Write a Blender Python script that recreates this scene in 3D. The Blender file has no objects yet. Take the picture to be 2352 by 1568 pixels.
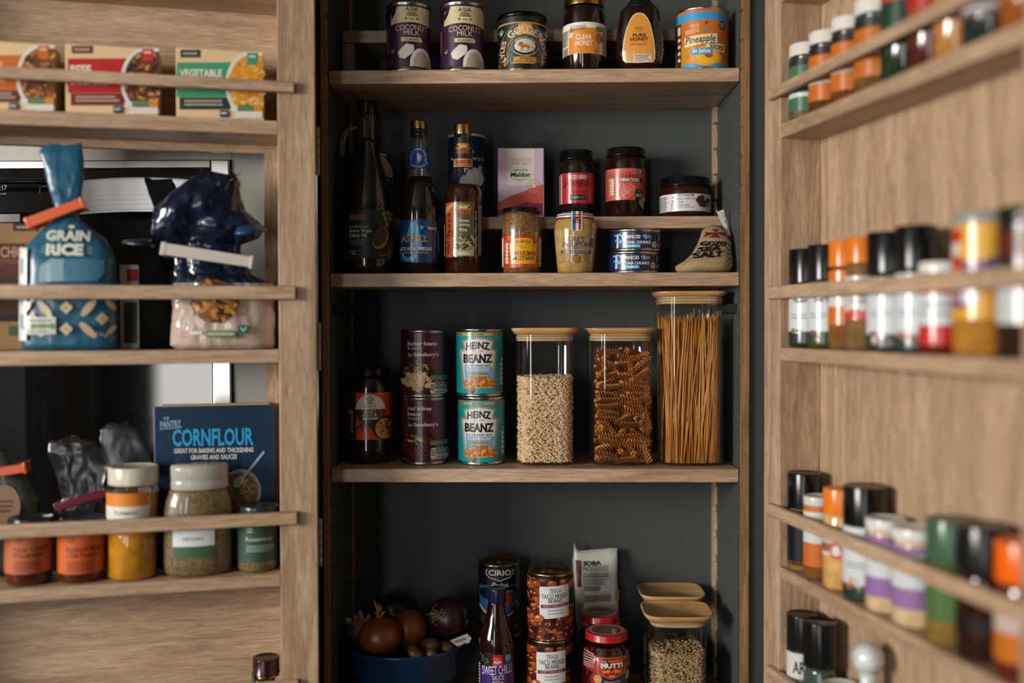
import bpy, bmesh, math, random
from mathutils import Vector, Matrix, noise
random.seed(7)
SC = bpy.context.scene
COLL = SC.collection
PI = math.pi

# ------------------------------------------------------------------ camera
F, CX, CY = 2287.0, 1176.0, 784.0          # 35 mm lens on a 36 mm frame, 2352 x 1568
ZC = 1.30
CAM = Vector((0, -1.577, ZC))
_yaw, _pit, _rol = math.atan(39 / F), math.atan(44 / F), 0.0026
FWD = Vector((-math.sin(_yaw) * math.cos(_pit), math.cos(_yaw) * math.cos(_pit), -math.sin(_pit)))
_r0 = Vector((math.cos(_yaw), math.sin(_yaw), 0))
_u0 = _r0.cross(FWD)
RGT = (_r0 - _rol * _u0).normalized()
UPV = RGT.cross(FWD)
cd = bpy.data.cameras.new('camera')
cd.lens = 35.0
cd.sensor_width = 36.0
cd.clip_start = 0.05
cd.dof.use_dof = True
cd.dof.focus_distance = 1.63
cd.dof.aperture_fstop = 1.0
cam = bpy.data.objects.new('camera', cd)
COLL.objects.link(cam)
cam.matrix_world = Matrix(((RGT.x, UPV.x, -FWD.x, CAM.x), (RGT.y, UPV.y, -FWD.y, CAM.y), (RGT.z, UPV.z, -FWD.z, CAM.z), (0, 0, 0, 1)))
SC.camera = cam

# ------------------------------------------------------------------ world, lights, exposure
w = bpy.data.worlds.new('world')
SC.world = w
w.use_nodes = True
w.node_tree.nodes['Background'].inputs[0].default_value = (0.75, 0.85, 1.0, 1)
w.node_tree.nodes['Background'].inputs[1].default_value = 0.06


def area(name, loc, aim, sx, sy, power, col):
    l = bpy.data.lights.new(name, 'AREA')
    l.shape = 'RECTANGLE'
    l.size, l.size_y, l.energy, l.color = sx, sy, power, col
    o = bpy.data.objects.new(name, l)
    COLL.objects.link(o)
    o.location = loc
    o.rotation_euler = (Vector(aim) - Vector(loc)).to_track_quat('-Z', 'Y').to_euler()
    return o


# daylight: a wide window in the left wall, a window and a narrow glazed door behind the photographer
area('daylight_window', (-2.62, -2.2, 1.62), (0, -2.2, 1.62), 1.5, 0.8, 152, (1.0, 0.96, 0.9))
area('daylight_garden_window', (-2.04, -4.33, 1.1), (-2.04, 0, 1.1), 0.46, 1.1, 11, (1.0, 0.97, 0.92))
area('daylight_door', (-1.0, -4.33, 1.2), (-1.0, 0, 1.2), 0.26, 2.0, 19, (0.95, 0.97, 1.0))
SC.view_settings.view_transform = 'Standard'
SC.view_settings.look = 'None'
SC.view_settings.gamma = 1.0
SC.view_settings.use_curve_mapping = False
SC.view_settings.exposure = 0.0
SC.cycles.use_denoising = True
SC.cycles.max_bounces = 10
SC.cycles.transparent_max_bounces = 24


# ------------------------------------------------------------------ pixel <-> place
def ray(px, py):
    return FWD + RGT * ((px - CX) / F) - UPV * ((py - CY) / F)


def W(px, py, Y):
    d = ray(px, py)
    t = (Y - CAM.y) / d.y
    return CAM.x + d.x * t, CAM.z + d.z * t


def H(h):
    """sRGB hex -> linear rgba"""
    o = []
    for i in (0, 2, 4):
        c = int(h[i:i + 2], 16) / 255
        o.append(c / 12.92 if c <= 0.04045 else ((c + 0.055) / 1.055) ** 2.4)
    return (o[0], o[1], o[2], 1)


# ------------------------------------------------------------------ materials
MATS = {}


def newmat(name):
    m = bpy.data.materials.new(name)
    m.use_nodes = True
    MATS[name] = m
    nt = m.node_tree
    return m, nt, nt.nodes['Principled BSDF']


def vcmat(name, rough, metal=0, coat=0, spec=0.5, bump=0, bscale=60, sheen=0, noise=0, nscale=40):
    m, nt, b = newmat(name)
    a = nt.nodes.new('ShaderNodeAttribute')
    a.attribute_name = 'Col'
    src = a.outputs['Color']
    tc = nt.nodes.new('ShaderNodeTexCoord')
    if noise:
        n = nt.nodes.new('ShaderNodeTexNoise')
        n.inputs['Scale'].default_value = nscale
        n.inputs['Detail'].default_value = 5
        nt.links.new(tc.outputs['Object'], n.inputs['Vector'])
        mr = nt.nodes.new('ShaderNodeMapRange')
        mr.inputs[1].default_value, mr.inputs[2].default_value = 0.3, 0.7
        mr.inputs[3].default_value, mr.inputs[4].default_value = 1 - noise, 1 + noise
        nt.links.new(n.outputs['Fac'], mr.inputs[0])
        mx = nt.nodes.new('ShaderNodeVectorMath')
        mx.operation = 'SCALE'
        nt.links.new(src, mx.inputs[0])
        nt.links.new(mr.outputs[0], mx.inputs['Scale'])
        src = mx.outputs[0]
    nt.links.new(src, b.inputs['Base Color'])
    b.inputs['Roughness'].default_value = rough
    b.inputs['Metallic'].default_value = metal
    b.inputs['Coat Weight'].default_value = coat
    b.inputs['Coat Roughness'].default_value = 0.04
    b.inputs['Specular IOR Level'].default_value = spec
    if bump:
        n = nt.nodes.new('ShaderNodeTexNoise')
        n.inputs['Scale'].default_value = bscale
        n.inputs['Detail'].default_value = 4
        nt.links.new(tc.outputs['Object'], n.inputs['Vector'])
        bp = nt.nodes.new('ShaderNodeBump')
        bp.inputs['Strength'].default_value = bump
        bp.inputs['Distance'].default_value = 0.004
        nt.links.new(n.outputs['Fac'], bp.inputs['Height'])
        nt.links.new(bp.outputs[0], b.inputs['Normal'])
    return m


vcmat('paper', 0.5, spec=0.35)
vcmat('matte', 0.85, spec=0.2)
vcmat('gloss', 0.32, coat=0.25)
vcmat('sheen_label', 0.3, coat=0.4)
vcmat('plastic', 0.2, spec=0.4)
vcmat('metal', 0.24, metal=1)
vcmat('filled', 0.12, coat=0.6, noise=0.25, nscale=60)
vcmat('foil', 0.22, coat=0.5, bump=0.55, bscale=28)
vcmat('crinkle', 0.35, coat=0.2, bump=0.4, bscale=34)
vcmat('grain', 0.3, coat=0.8, noise=0.75, nscale=330)
vcmat('herb', 0.4, coat=0.6, noise=0.6, nscale=240)
vcmat('skin', 0.38, coat=0.12, noise=0.3, nscale=35)
vcmat('food', 0.5)
vcmat('paint', 0.6, spec=0.3, noise=0.06, nscale=3)
vcmat('steel', 0.3, metal=1)
vcmat('ovenglass', 0.04, spec=1.0)


def glassmat(name, tint, extra=0.0, rough=0.05):
    m, nt, b = newmat(name)
    nt.nodes.remove(b)
    tr = nt.nodes.new('ShaderNodeBsdfTransparent')
    tr.inputs[0].default_value = tint
    gl = nt.nodes.new('ShaderNodeBsdfGlossy')
    gl.inputs['Roughness'].default_value = rough
    fr = nt.nodes.new('ShaderNodeFresnel')
    # thin glass: the same reflectance from either side of the wall
    ge = nt.nodes.new('ShaderNodeNewGeometry')
    ir = nt.nodes.new('ShaderNodeMapRange')
    ir.inputs[3].default_value, ir.inputs[4].default_value = 1.55, 1 / 1.55
    nt.links.new(ge.outputs['Backfacing'], ir.inputs[0])
    nt.links.new(ir.outputs[0], fr.inputs[0])
    ad = nt.nodes.new('ShaderNodeMath')
    ad.operation = 'ADD'
    ad.use_clamp = True
    ad.inputs[1].default_value = extra
    nt.links.new(fr.outputs[0], ad.inputs[0])
    mx = nt.nodes.new('ShaderNodeMixShader')
    nt.links.new(ad.outputs[0], mx.inputs[0])
    nt.links.new(tr.outputs[0], mx.inputs[1])
    nt.links.new(gl.outputs[0], mx.inputs[2])
    nt.links.new(mx.outputs[0], nt.nodes['Material Output'].inputs[0])
    return m


glassmat('glass', (0.97, 0.98, 0.975, 1), 0.02)
glassmat('clearbag', (0.9, 0.9, 0.91, 1), 0.02, 0.24)
glassmat('amber', (0.5, 0.27, 0.09, 1))
glassmat('pale', (0.62, 0.5, 0.28, 1))


def oak(name, axis, c0, c1, c2, rough=0.45, streak=1.0):
    m, nt, b = newmat(name)
    N, L = nt.nodes.new, nt.links.new
    tc, oi = N('ShaderNodeTexCoord'), N('ShaderNodeObjectInfo')
    vm = N('ShaderNodeVectorMath')
    vm.operation = 'SCALE'
    vm.inputs['Scale'].default_value = 13.0
    cmb = N('ShaderNodeCombineXYZ')
    for i in range(3):
        L(oi.outputs['Random'], cmb.inputs[i])
    L(cmb.outputs[0], vm.inputs[0])
    add = N('ShaderNodeVectorMath')
    L(tc.outputs['Object'], add.inputs[0])
    L(vm.outputs[0], add.inputs[1])

    def nz(lo, hi, det, dist):
        mp = N('ShaderNodeMapping')
        sc = [hi, hi, hi]
        sc[axis] = lo
        mp.inputs['Scale'].default_value = sc
        L(add.outputs[0], mp.inputs[0])
        n = N('ShaderNodeTexNoise')
        n.inputs['Scale'].default_value = 1
        n.inputs['Detail'].default_value = det
        n.inputs['Roughness'].default_value = 0.62
        n.inputs['Distortion'].default_value = dist
        L(mp.outputs[0], n.inputs['Vector'])
        return n
    n1, n2 = nz(4.0, 46, 6, 0.9), nz(34, 620, 3, 0.3)
    cr = N('ShaderNodeValToRGB')
    e = cr.color_ramp.elements
    e[0].position, e[0].color = 0.32, c0
    e[1].position, e[1].color = 0.68, c2
    k = cr.color_ramp.elements.new(0.5)
    k.color = c1
    L(n1.outputs['Fac'], cr.inputs[0])
    mr = N('ShaderNodeMapRange')
    mr.inputs[1].default_value, mr.inputs[2].default_value = 0.36, 0.6
    mr.inputs[3].default_value, mr.inputs[4].default_value = 1 - 0.34 * streak, 1.06
    L(n2.outputs['Fac'], mr.inputs[0])
    sc = N('ShaderNodeVectorMath')
    sc.operation = 'SCALE'
    L(cr.outputs[0], sc.inputs[0])
    L(mr.outputs[0], sc.inputs['Scale'])
    L(sc.outputs[0], b.inputs['Base Color'])
    b.inputs['Roughness'].default_value = rough
    bp = N('ShaderNodeBump')
    bp.inputs['Strength'].default_value = 0.18
    bp.inputs['Distance'].default_value = 0.001
    L(n2.outputs['Fac'], bp.inputs['Height'])
    L(bp.outputs[0], b.inputs['Normal'])
    return m


_o = (H('9c7f66'), H('b59678'), H('c8ab8e'))
for i, ax in enumerate('xyz'):
    oak('oak_' + ax, i, *_o)
_b = (H('a87b4c'), H('c3945f'), H('d2a871'))
_e = (H('6e5136'), H('8a6844'), H('a07c54'))
for i, ax in enumerate('xyz'):
    oak('oakedge_' + ax, i, *_e)
oak('bamboo_x', 0, *_b, rough=0.4, streak=0.5)
oak('bamboo_z', 2, *_b, rough=0.4, streak=0.5)


# ------------------------------------------------------------------ mesh builder
class G:
    def __init__(s):
        s.bm = bmesh.new()
        s.cl = s.bm.loops.layers.float_color.new('Col')
        s.mats = []

    def slot(s, m):
        if m not in s.mats:
            s.mats.append(m)
        return s.mats.index(m)

    def f(s, vs, col, mat, smooth=False):
        try:
            f = s.bm.faces.new(vs)
        except ValueError:
            return None
        f.material_index = s.slot(mat)
        f.smooth = smooth
        for l in f.loops:
            l[s.cl] = col
        return f

    def v(s, *p):
        return s.bm.verts.new(p)

    def box(s, x0, x1, y0, y1, z0, z1, col=(1, 1, 1, 1), mat='paper', bev=0.0):
        if x0 > x1: x0, x1 = x1, x0
        if y0 > y1: y0, y1 = y1, y0
        if z0 > z1: z0, z1 = z1, z0
        b = min(bev, (x1 - x0) / 2.2, (y1 - y0) / 2.2, (z1 - z0) / 2.2)
        V = [s.v(x, y, z) for x in (x0, x1) for y in (y0, y1) for z in (z0, z1)]
        fs = [s.f([V[i] for i in q], col, mat) for q in ((0, 1, 3, 2), (4, 6, 7, 5), (0, 4, 5, 1), (2, 3, 7, 6), (0, 2, 6, 4), (1, 5, 7, 3))]
        if b > 1e-5:
            es = list({e for f in fs for e in f.edges})
            r = bmesh.ops.bevel(s.bm, geom=es, offset=b, segments=2, affect='EDGES', profile=0.5)
            for f in r['faces']:
                f.smooth = True
                for l in f.loops:
                    l[s.cl] = col
        return s

    def prism(s, pts, h0, h1, axis, col, mat, smooth=False):
        """extrude a 2-D outline; axis = the axis it is extruded along (pts are the two others in order)"""
        def mk(a, b, h):
            q = [a, b]
            q.insert(axis, h)
            return s.v(*q)
        A = [mk(a, b, h0) for a, b in pts]
        B = [mk(a, b, h1) for a, b in pts]
        n = len(pts)
        s.f(A[::-1], col, mat)
        s.f(B, col, mat)
        for i in range(n):
            s.f([A[i], A[(i + 1) % n], B[(i + 1) % n], B[i]], col, mat, smooth)
        return s

    def loft(s, rows, col, mat, n=40, cap=True, fn=None, smooth=True):
        """rows of (cx, cy, z, hx, hy, p): superellipse rings joined in order"""
        rings = []
        for k, (cx, cy, z, hx, hy, p) in enumerate(rows):
            if hx < 1e-5:
                rings.append([s.v(cx, cy, z)])
                continue
            R = []
            for i in range(n):
                t = 2 * PI * (i + 0.5) / n
                c, q = math.cos(t), math.sin(t)
                P = [cx + hx * math.copysign(abs(c) ** (2 / p), c), cy + hy * math.copysign(abs(q) ** (2 / p), q), z]
                if fn: P = fn(P, t, k)
                R.append(s.v(*P))
            rings.append(R)
        for k in range(len(rings) - 1):
            c = col[k] if isinstance(col, list) else col
            A, B = rings[k], rings[k + 1]
            for i in range(n):
                j = (i + 1) % n
                if len(A) == 1 and len(B) == 1: break
                if len(A) == 1: s.f([A[0], B[j], B[i]], c, mat, smooth)
                elif len(B) == 1: s.f([A[i], A[j], B[0]], c, mat, smooth)
                else: s.f([A[i], A[j], B[j], B[i]], c, mat, smooth)
        if cap:
            c0, c1 = (col[0], col[-1]) if isinstance(col, list) else (col, col)
            if len(rings[0]) > 1: s.f(rings[0][::-1], c0, mat)
            if len(rings[-1]) > 1: s.f(rings[-1], c1, mat)
        return s

    def lathe(s, pr, col, mat, n=40, cap=True, cx=0, cy=0, p=2, ky=1):
        return s.loft([(cx, cy, z, r, r * ky, p) for r, z in pr], col, mat, n, cap)

    def tube(s, path, r, col, mat, n=8, cap=True, flat=1.0):
        path = [Vector(p) for p in path]
        rr = r if isinstance(r, (list, tuple)) else [r] * len(path)
        up = None
        rings = []
        for i, p in enumerate(path):
            d = (path[min(i + 1, len(path) - 1)] - path[max(i - 1, 0)]).normalized()
            if up is None:
                up = d.orthogonal().normalized()
            a = (up - d * up.dot(d)).normalized()
            up = a
            b = d.cross(a)
            rings.append([s.bm.verts.new(p + a * rr[i] * math.cos(2 * PI * k / n) + b * rr[i] * flat * math.sin(2 * PI * k / n)) for k in range(n)])
        for A, B in zip(rings, rings[1:]):
            for k in range(n):
                s.f([A[k], A[(k + 1) % n], B[(k + 1) % n], B[k]], col, mat, True)
        if cap:
            s.f(rings[0][::-1], col, mat)
            s.f(rings[-1], col, mat)
        return s

    def ball(s, c, rx, ry, rz, col, mat, n=16, m=10, rot=None, fn=None):
        c = Vector(c)
        rings = []
        for k in range(m + 1):
            th = PI * k / m
            if k in (0, m):
                P = Vector((0, 0, math.cos(th)))
                ps = [P]
            else:
                ps = [Vector((math.sin(th) * math.cos(2 * PI * i / n), math.sin(th) * math.sin(2 * PI * i / n), math.cos(th))) for i in range(n)]
            R = []
            for q in ps:
                q = Vector((q.x * rx, q.y * ry, q.z * rz))
                if fn: q = fn(q)
                if rot: q = rot @ q
                R.append(s.bm.verts.new(c + q))
            rings.append(R)
        for A, B in zip(rings, rings[1:]):
            for i in range(n):
                j = (i + 1) % n
                if len(A) == 1: s.f([A[0], B[i], B[j]], col, mat, True)
                elif len(B) == 1: s.f([A[i], B[0], A[j]], col, mat, True)
                else: s.f([A[i], B[i], B[j], A[j]], col, mat, True)
        return s

    def build(s, name, parent=None, label=None, sharp=38):
        for e in s.bm.edges:
            if len(e.link_faces) == 2 and e.calc_face_angle(0) > math.radians(sharp):
                e.smooth = False
        bmesh.ops.recalc_face_normals(s.bm, faces=s.bm.faces) if s.bm.faces and len(s.bm.faces) < 60000 and not getattr(s, 'keep', False) else None
        me = bpy.data.meshes.new(name)
        s.bm.to_mesh(me)
        s.bm.free()
        for m in s.mats:
            me.materials.append(MATS[m])
        o = bpy.data.objects.new(name, me)
        COLL.objects.link(o)
        if parent is not None:
            o.parent = parent
        if label:
            o['label'] = label
        return o


def tag(o, label, cat, group=None, kind=None):
    o['label'] = label
    o['category'] = cat
    if group: o['group'] = group
    if kind: o['kind'] = kind
    return o


def empty(name, loc, rz, label, cat, group=None):
    e = bpy.data.objects.new(name, None)
    e.empty_display_size = 0.02
    COLL.objects.link(e)
    e.location = loc
    e.rotation_euler = (0, 0, rz)
    return tag(e, label, cat, group)


# ------------------------------------------------------------------ lettering
_gc = {}


def glyphs(s, bold, shear, res):
    k = (s, bold, shear, res)
    if k not in _gc:
        cu = bpy.data.curves.new('lettering', 'FONT')
        cu.body = s
        cu.offset = bold
        cu.shear = shear
        cu.resolution_u = res
        ob = bpy.data.objects.new('lettering', cu)
        me = bpy.data.meshes.new_from_object(ob)
        vs = [(v.co.x, v.co.y) for v in me.vertices]
        fs = [tuple(p.vertices) for p in me.polygons]
        bpy.data.objects.remove(ob)
        bpy.data.curves.remove(cu)
        bpy.data.meshes.remove(me)
        xs, ys = [v[0] for v in vs] or [0, 1], [v[1] for v in vs] or [0, 1]
        _gc[k] = (vs, fs, min(xs), max(xs), min(ys), max(ys))
    return _gc[k]


class Art:
    """printed artwork laid out flat (photo-pixel units around the thing), then wrapped on the thing's own surface"""
    def __init__(s, ox=0, oy=0, sc=1.0):
        s.bm = bmesh.new()
        s.cl = s.bm.loops.layers.float_color.new('Col')
        s.n = 0
        s.o = (ox, oy, sc)

    def face(s, pts, col):
        vs = [s.bm.verts.new((x, -y, s.n)) for x, y in pts]
        f = s.bm.faces.new(vs)
        for l in f.loops: l[s.cl] = col
        return f

    def poly(s, pts, col, up=True):
        s.n += up
        f = s.face(pts, H(col) if isinstance(col, str) else col)
        if len(pts) > 4:
            bmesh.ops.triangulate(s.bm, faces=[f])
        return s

    def rect(s, x0, y0, x1, y1, col):
        return s.poly([(x0, y0), (x1, y0), (x1, y1), (x0, y1)], col)

    def rrect(s, x0, y0, x1, y1, r, col):
        p = []
        for cx, cy, a in ((x1 - r, y0 + r, -90), (x1 - r, y1 - r, 0), (x0 + r, y1 - r, 90), (x0 + r, y0 + r, 180)):
            for k in range(4):
                t = math.radians(a + 30 * k)
                p.append((cx + r * math.cos(t), cy + r * math.sin(t)))
        return s.poly(p, col)

    def ell(s, cx, cy, rx, ry, col, rot=0, n=18, a0=0, a1=360, up=True):
        c, q = math.cos(math.radians(rot)), math.sin(math.radians(rot))
        m = n if a1 - a0 >= 360 else n + 1
        p = []
        for i in range(m):
            t = math.radians(a0 + (a1 - a0) * i / n)
            x, y = rx * math.cos(t), ry * math.sin(t)
            p.append((cx + x * c - y * q, cy + x * q + y * c))
        return s.poly(p, col, up)

    def ring(s, cx, cy, rx, ry, w, col, a0=0, a1=360, n=28):
        s.n += 1
        c = H(col)
        for i in range(n):
            t, u = math.radians(a0 + (a1 - a0) * i / n), math.radians(a0 + (a1 - a0) * (i + 1) / n)
            P = lambda a, k: (cx + (rx - k) * math.cos(a), cy + (ry - k) * math.sin(a))
            s.face([P(t, 0), P(u, 0), P(u, w), P(t, w)], c)
        return s

    def line(s, x0, y0, x1, y1, w, col):
        dx, dy = x1 - x0, y1 - y0
        l = math.hypot(dx, dy) or 1
        a, b = -dy / l * w / 2, dx / l * w / 2
        return s.poly([(x0 + a, y0 + b), (x1 + a, y1 + b), (x1 - a, y1 - b), (x0 - a, y0 - b)], col)

    def pline(s, pts, w, col, close=False):
        if close: pts = pts + [pts[0]]
        s.n += 1
        for (x0, y0), (x1, y1) in zip(pts, pts[1:]):
            dx, dy = x1 - x0, y1 - y0
            l = math.hypot(dx, dy) or 1
            a, b = -dy / l * w / 2, dx / l * w / 2
            s.face([(x0 + a, y0 + b), (x1 + a, y1 + b), (x1 - a, y1 - b), (x0 - a, y0 - b)], H(col))
        return s

    def bars(s, x0, y0, x1, y1, n, col, seed=1, vert=False):
        """small print too fine to read: broken thin bars"""
        r = random.Random(seed)
        s.n += 1
        for i in range(n):
            if vert:
                a, b = x0 + (x1 - x0) * (i + 0.2) / n, x0 + (x1 - x0) * (i + 0.75) / n
                y = y0
                while y < y1 - 2:
                    e = min(y1, y + r.uniform(3, 10))
                    s.face([(a, y), (b, y), (b, e), (a, e)], H(col))
                    y = e + 1.2
            else:
                a, b = y0 + (y1 - y0) * (i + 0.2) / n, y0 + (y1 - y0) * (i + 0.75) / n
                x, lim = x0, x1 - r.uniform(0, (x1 - x0) * 0.2)
                while x < lim - 2:
                    e = min(lim, x + r.uniform(3, 10))
                    s.face([(x, a), (e, a), (e, b), (x, b)], H(col))
                    x = e + 1.2
        return s

    def _put(s, g, fn, col):
        vs, fs = g[0], g[1]
        s.n += 1
        V = [s.bm.verts.new((p[0], -p[1], s.n)) for p in (fn((x - g[2]) / max(1e-6, g[3] - g[2]), (y - g[4]) / max(1e-6, g[5] - g[4])) for x, y in vs)]
        c = H(col)
        for f in fs:
            try: nf = s.bm.faces.new([V[i] for i in f])
            except ValueError: continue
            for l in nf.loops: l[s.cl] = c

    def text(s, t, x0, y0, x1, y1, col, bold=0.0, shear=0.0, rot=0, bow=0, res=2, taper=0):
        g = glyphs(t, bold, shear, res)
        mx, my = (x0 + x1) / 2, (y0 + y1) / 2
        c, q = math.cos(math.radians(rot)), math.sin(math.radians(rot))

        def fn(u, v):
            k = 1 + taper * (2 * u - 1) ** 2
            x, y = (u - 0.5) * (x1 - x0), (0.5 - v) * (y1 - y0) * k + bow * (2 * u - 1) ** 2
            return (mx + x * c - y * q, my + x * q + y * c)
        s._put(g, fn, col)
        return s

    def ctext(s, t, cx, cy, rx, ry, a0, a1, h, col, bold=0.0, inside=False):
        """text on an ellipse, from angle a0 to a1 (degrees, 0 = right, 90 = up)"""
        g = glyphs(t, bold, 0, 2)

        def fn(u, v):
            a = math.radians(a0 + (a1 - a0) * u)
            k = (v if not inside else -v) * h
            return (cx + (rx + k) * math.cos(a), cy - (ry + k) * math.sin(a))
        s._put(g, fn, col)
        return s

    def beans(s, x0, y0, x1, y1, n, cols, a, b, seed=3, inside=None, hi=None):
        r = random.Random(seed)
        for i in range(n):
            for _ in range(30):
                x, y = r.uniform(x0, x1), r.uniform(y0, y1)
                if inside is None or inside(x, y): break
            else: continue
            ro, k = r.uniform(-80, 80), r.uniform(0.8, 1.2)
            s.ell(x, y, a * k, b * k, r.choice(cols), ro, 10, up=(i % 6 == 0))
            if hi: s.ell(x - a * 0.2, y - b * 0.35, a * 0.35, b * 0.25, hi, ro, 7, up=(i % 6 == 0))
        return s


class Item:
    """one thing: an Empty at its base; local -y faces the viewer, +x is right"""
    def __init__(s, name, label, cat, px, Y=None, zb=0.0, rot=None, group=None, pos=None, py=740, root=True):
        if pos is None:
            X, _ = W(px, py, Y)
        else:
            X, Y = pos
        if rot is None:
            rot = math.atan2(CAM.x - X, Y - CAM.y)
        s.P, s.zb, s.rot = Vector((X, Y, zb)), zb, rot
        s.nrm = Vector((math.sin(rot), -math.cos(rot), 0))
        s.xax = Vector((math.cos(rot), math.sin(rot), 0))
        s.px = px
        s.rows, s.flat = None, None
        s.root = empty(name, s.P, rot, label, cat, group) if root else None

    def loc(s, px, py, fd=0.0):
        d = ray(px, py)
        t = ((s.P + s.nrm * fd - CAM).dot(s.nrm)) / d.dot(s.nrm)
        Q = CAM + d * t
        return (Q - s.P).dot(s.xax), Q.z - s.zb

    def prof(s, lst, p=2, ky=1.0, snap=True, hd=None):
        """[(py, half width px) or (py, x0, x1)] from bottom to top -> loft rows"""
        out = []
        for k, q in enumerate(lst):
            if len(q) == 2: a, b = s.px - q[1], s.px + q[1]
            else: a, b = q[1], q[2]
            (xa, z), (xb, _) = s.loc(a, q[0]), s.loc(b, q[0])
            hx = max((xb - xa) / 2, 0)
            out.append(((xa + xb) / 2, 0, z, hx, hd if hd else hx * ky, p))
        if snap:
            zt, zb = out[-1][2], out[0][2]
            out = [(r[0], r[1], zt - (zt - r[2]) * (zt - 0.0005) / (zt - zb), *r[3:]) for r in out]
        return out

    def z(s, py, fd=0.0):
        return s.loc(s.px, py, fd)[1]

    def at(s, z):
        R = s.rows
        if z <= R[0][2]: return R[0]
        for a, b in zip(R, R[1:]):
            if a[2] <= z <= b[2]:
                t = (z - a[2]) / max(1e-9, b[2] - a[2])
                return tuple(x + (y - x) * t for x, y in zip(a, b))
        return R[-1]

    def surf(s, dx, dz, e):
        if s.flat is not None:
            return (dx, s.flat - e, dz)
        cx, cy, _, hx, hy, p = s.at(dz)
        hx, hy = hx + e, hy + e
        q = min(0.9995, abs(dx - cx) / hx)
        dx = cx + math.copysign(q * hx, dx - cx)
        return (dx, cy - hy * (1 - q ** p) ** (1 / p), dz)

    def band(s, g, py0, py1, col, mat='paper', e=0.0004, n=48):
        """a label wrapped right round, between two heights in the photo"""
        fd = s.fd()
        z1, z0 = s.z(py0, fd), s.z(py1, fd)
        zs = [z0] + [r[2] for r in s.rows if z0 < r[2] < z1] + [z1]
        rows = []
        for z in zs:
            cx, cy, _, hx, hy, p = s.at(z)
            rows.append((cx, cy, z, hx + e, hy + e, p))
        return g.loft(rows, H(col) if isinstance(col, str) else col, mat, n, cap=False)

    def fd(s):
        if s.flat is not None: return -s.flat
        return max(r[4] - r[1] for r in s.rows)

    def wrap(s, art, g, mat='paper', e0=0.0007, de=0.00004, gx=6, gy=None, zc=None):
        fd = s.fd()
        bm = art.bm
        ox, oy, sc = art.o
        for v in bm.verts:
            v.co.x, v.co.y = ox + v.co.x / sc, -oy + v.co.y / sc
        if s.flat is None:
            # nothing printed outside the label's own height
            lo, hi = zc or (s.rows[0][2], s.rows[-1][2])
            za, zb = s.loc(s.px, 700, fd)[1], s.loc(s.px, 800, fd)[1]
            for z_, up in ((hi, 1), (lo, -1)):
                y_ = -(700 + (za - z_) / (za - zb) * 100)
                bmesh.ops.bisect_plane(bm, geom=bm.verts[:] + bm.edges[:] + bm.faces[:], plane_co=(0, y_, 0), plane_no=(0, up, 0), dist=1e-4, clear_outer=True)
            if not bm.verts:
                return g
            xs = [v.co.x for v in bm.verts]
            ys = [v.co.y for v in bm.verts]
            for lo, hi, st, ax in ((min(xs), max(xs), gx, 0), (min(ys), max(ys), gy, 1)):
                if not st: continue
                k = math.ceil(lo / st)
                while k * st < hi:
                    co, no = [0, 0, 0], [0, 0, 0]
                    co[ax], no[ax] = k * st, 1
                    bmesh.ops.bisect_plane(bm, geom=bm.verts[:] + bm.edges[:] + bm.faces[:], plane_co=co, plane_no=no, dist=1e-4)
                    k += 1
        vm = {}
        for v in bm.verts:
            dx = s.loc(v.co.x, -v.co.y, fd if s.flat is not None else 0)[0]
            dz = s.loc(v.co.x if s.flat is not None else s.px, -v.co.y, fd)[1]
            vm[v] = g.bm.verts.new(s.surf(dx, dz, e0 + de * v.co.z))
        for f in bm.faces:
            g.f([vm[v] for v in f.verts], f.loops[0][art.cl], mat, s.flat is None)
        bm.free()
        return g

    def part(s, g, name, label=None, parent=None):
        return g.build(name, parent or s.root, label)


# ------------------------------------------------------------------ the room
def struct(g, name):
    o = g.build(name)
    o['kind'] = 'structure'
    return o


WHITE_, OAKC = H('6c6a66'), (1, 1, 1, 1)
GREY_ = H('4c5250')
g = G(); g.box(-2.7, 2.6, -4.5, 0.9, -0.02, 0.0, H('3c332a'), 'paint'); struct(g, 'floor')
g = G(); g.box(-2.7, 2.6, -4.5, 0.9, 2.6, 2.62, WHITE_, 'paint'); struct(g, 'ceiling')
g = G(); g.box(-2.7, 2.6, 0.80, 0.88, 0, 2.6, WHITE_, 'paint'); struct(g, 'wall_back')
g = G(); g.box(2.52, 2.6, -4.5, 0.8, 0, 2.6, H('4a4844'), 'paint'); struct(g, 'wall_right')
g = G()
for a, b, c, d in ((-4.5, -3.0, 0, 2.6), (-1.4, 0.8, 0, 2.6), (-3.0, -1.4, 0, 1.18), (-3.0, -1.4, 2.06, 2.6)):
    g.box(-2.7, -2.64, a, b, c, d, WHITE_, 'paint')
struct(g, 'wall_left')
g = G()
for a, b in ((-3.0, -2.95), (-2.23, -2.17), (-1.45, -1.4)):
    g.box(-2.69, -2.645, a, b, 1.18, 2.06, WHITE_, 'paint')
for a, b in ((1.18, 1.22), (2.02, 2.06)):
    g.box(-2.69, -2.645, -3.0, -1.4, a, b, WHITE_, 'paint')
struct(g, 'window_1')
g = G()
for a, b, c, d in ((-2.7, -2.3, 0, 2.6), (-1.78, -1.25, 0, 2.6), (-0.75, 2.6, 0, 2.6), (-1.25, -0.75, 2.25, 2.6), (-1.25, -0.75, 0, 0.15), (-2.3, -1.78, 0, 0.5), (-2.3, -1.78, 1.7, 2.6)):
    g.box(a, b, -4.46, -4.36, c, d, H('55544f'), 'paint')
struct(g, 'wall_front')
g = G()
for a, b in ((-1.25, -1.22), (-0.78, -0.75)):
    g.box(a, b, -4.45, -4.37, 0.15, 2.25, WHITE_, 'paint')
struct(g, 'window_2')
g = G()
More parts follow.
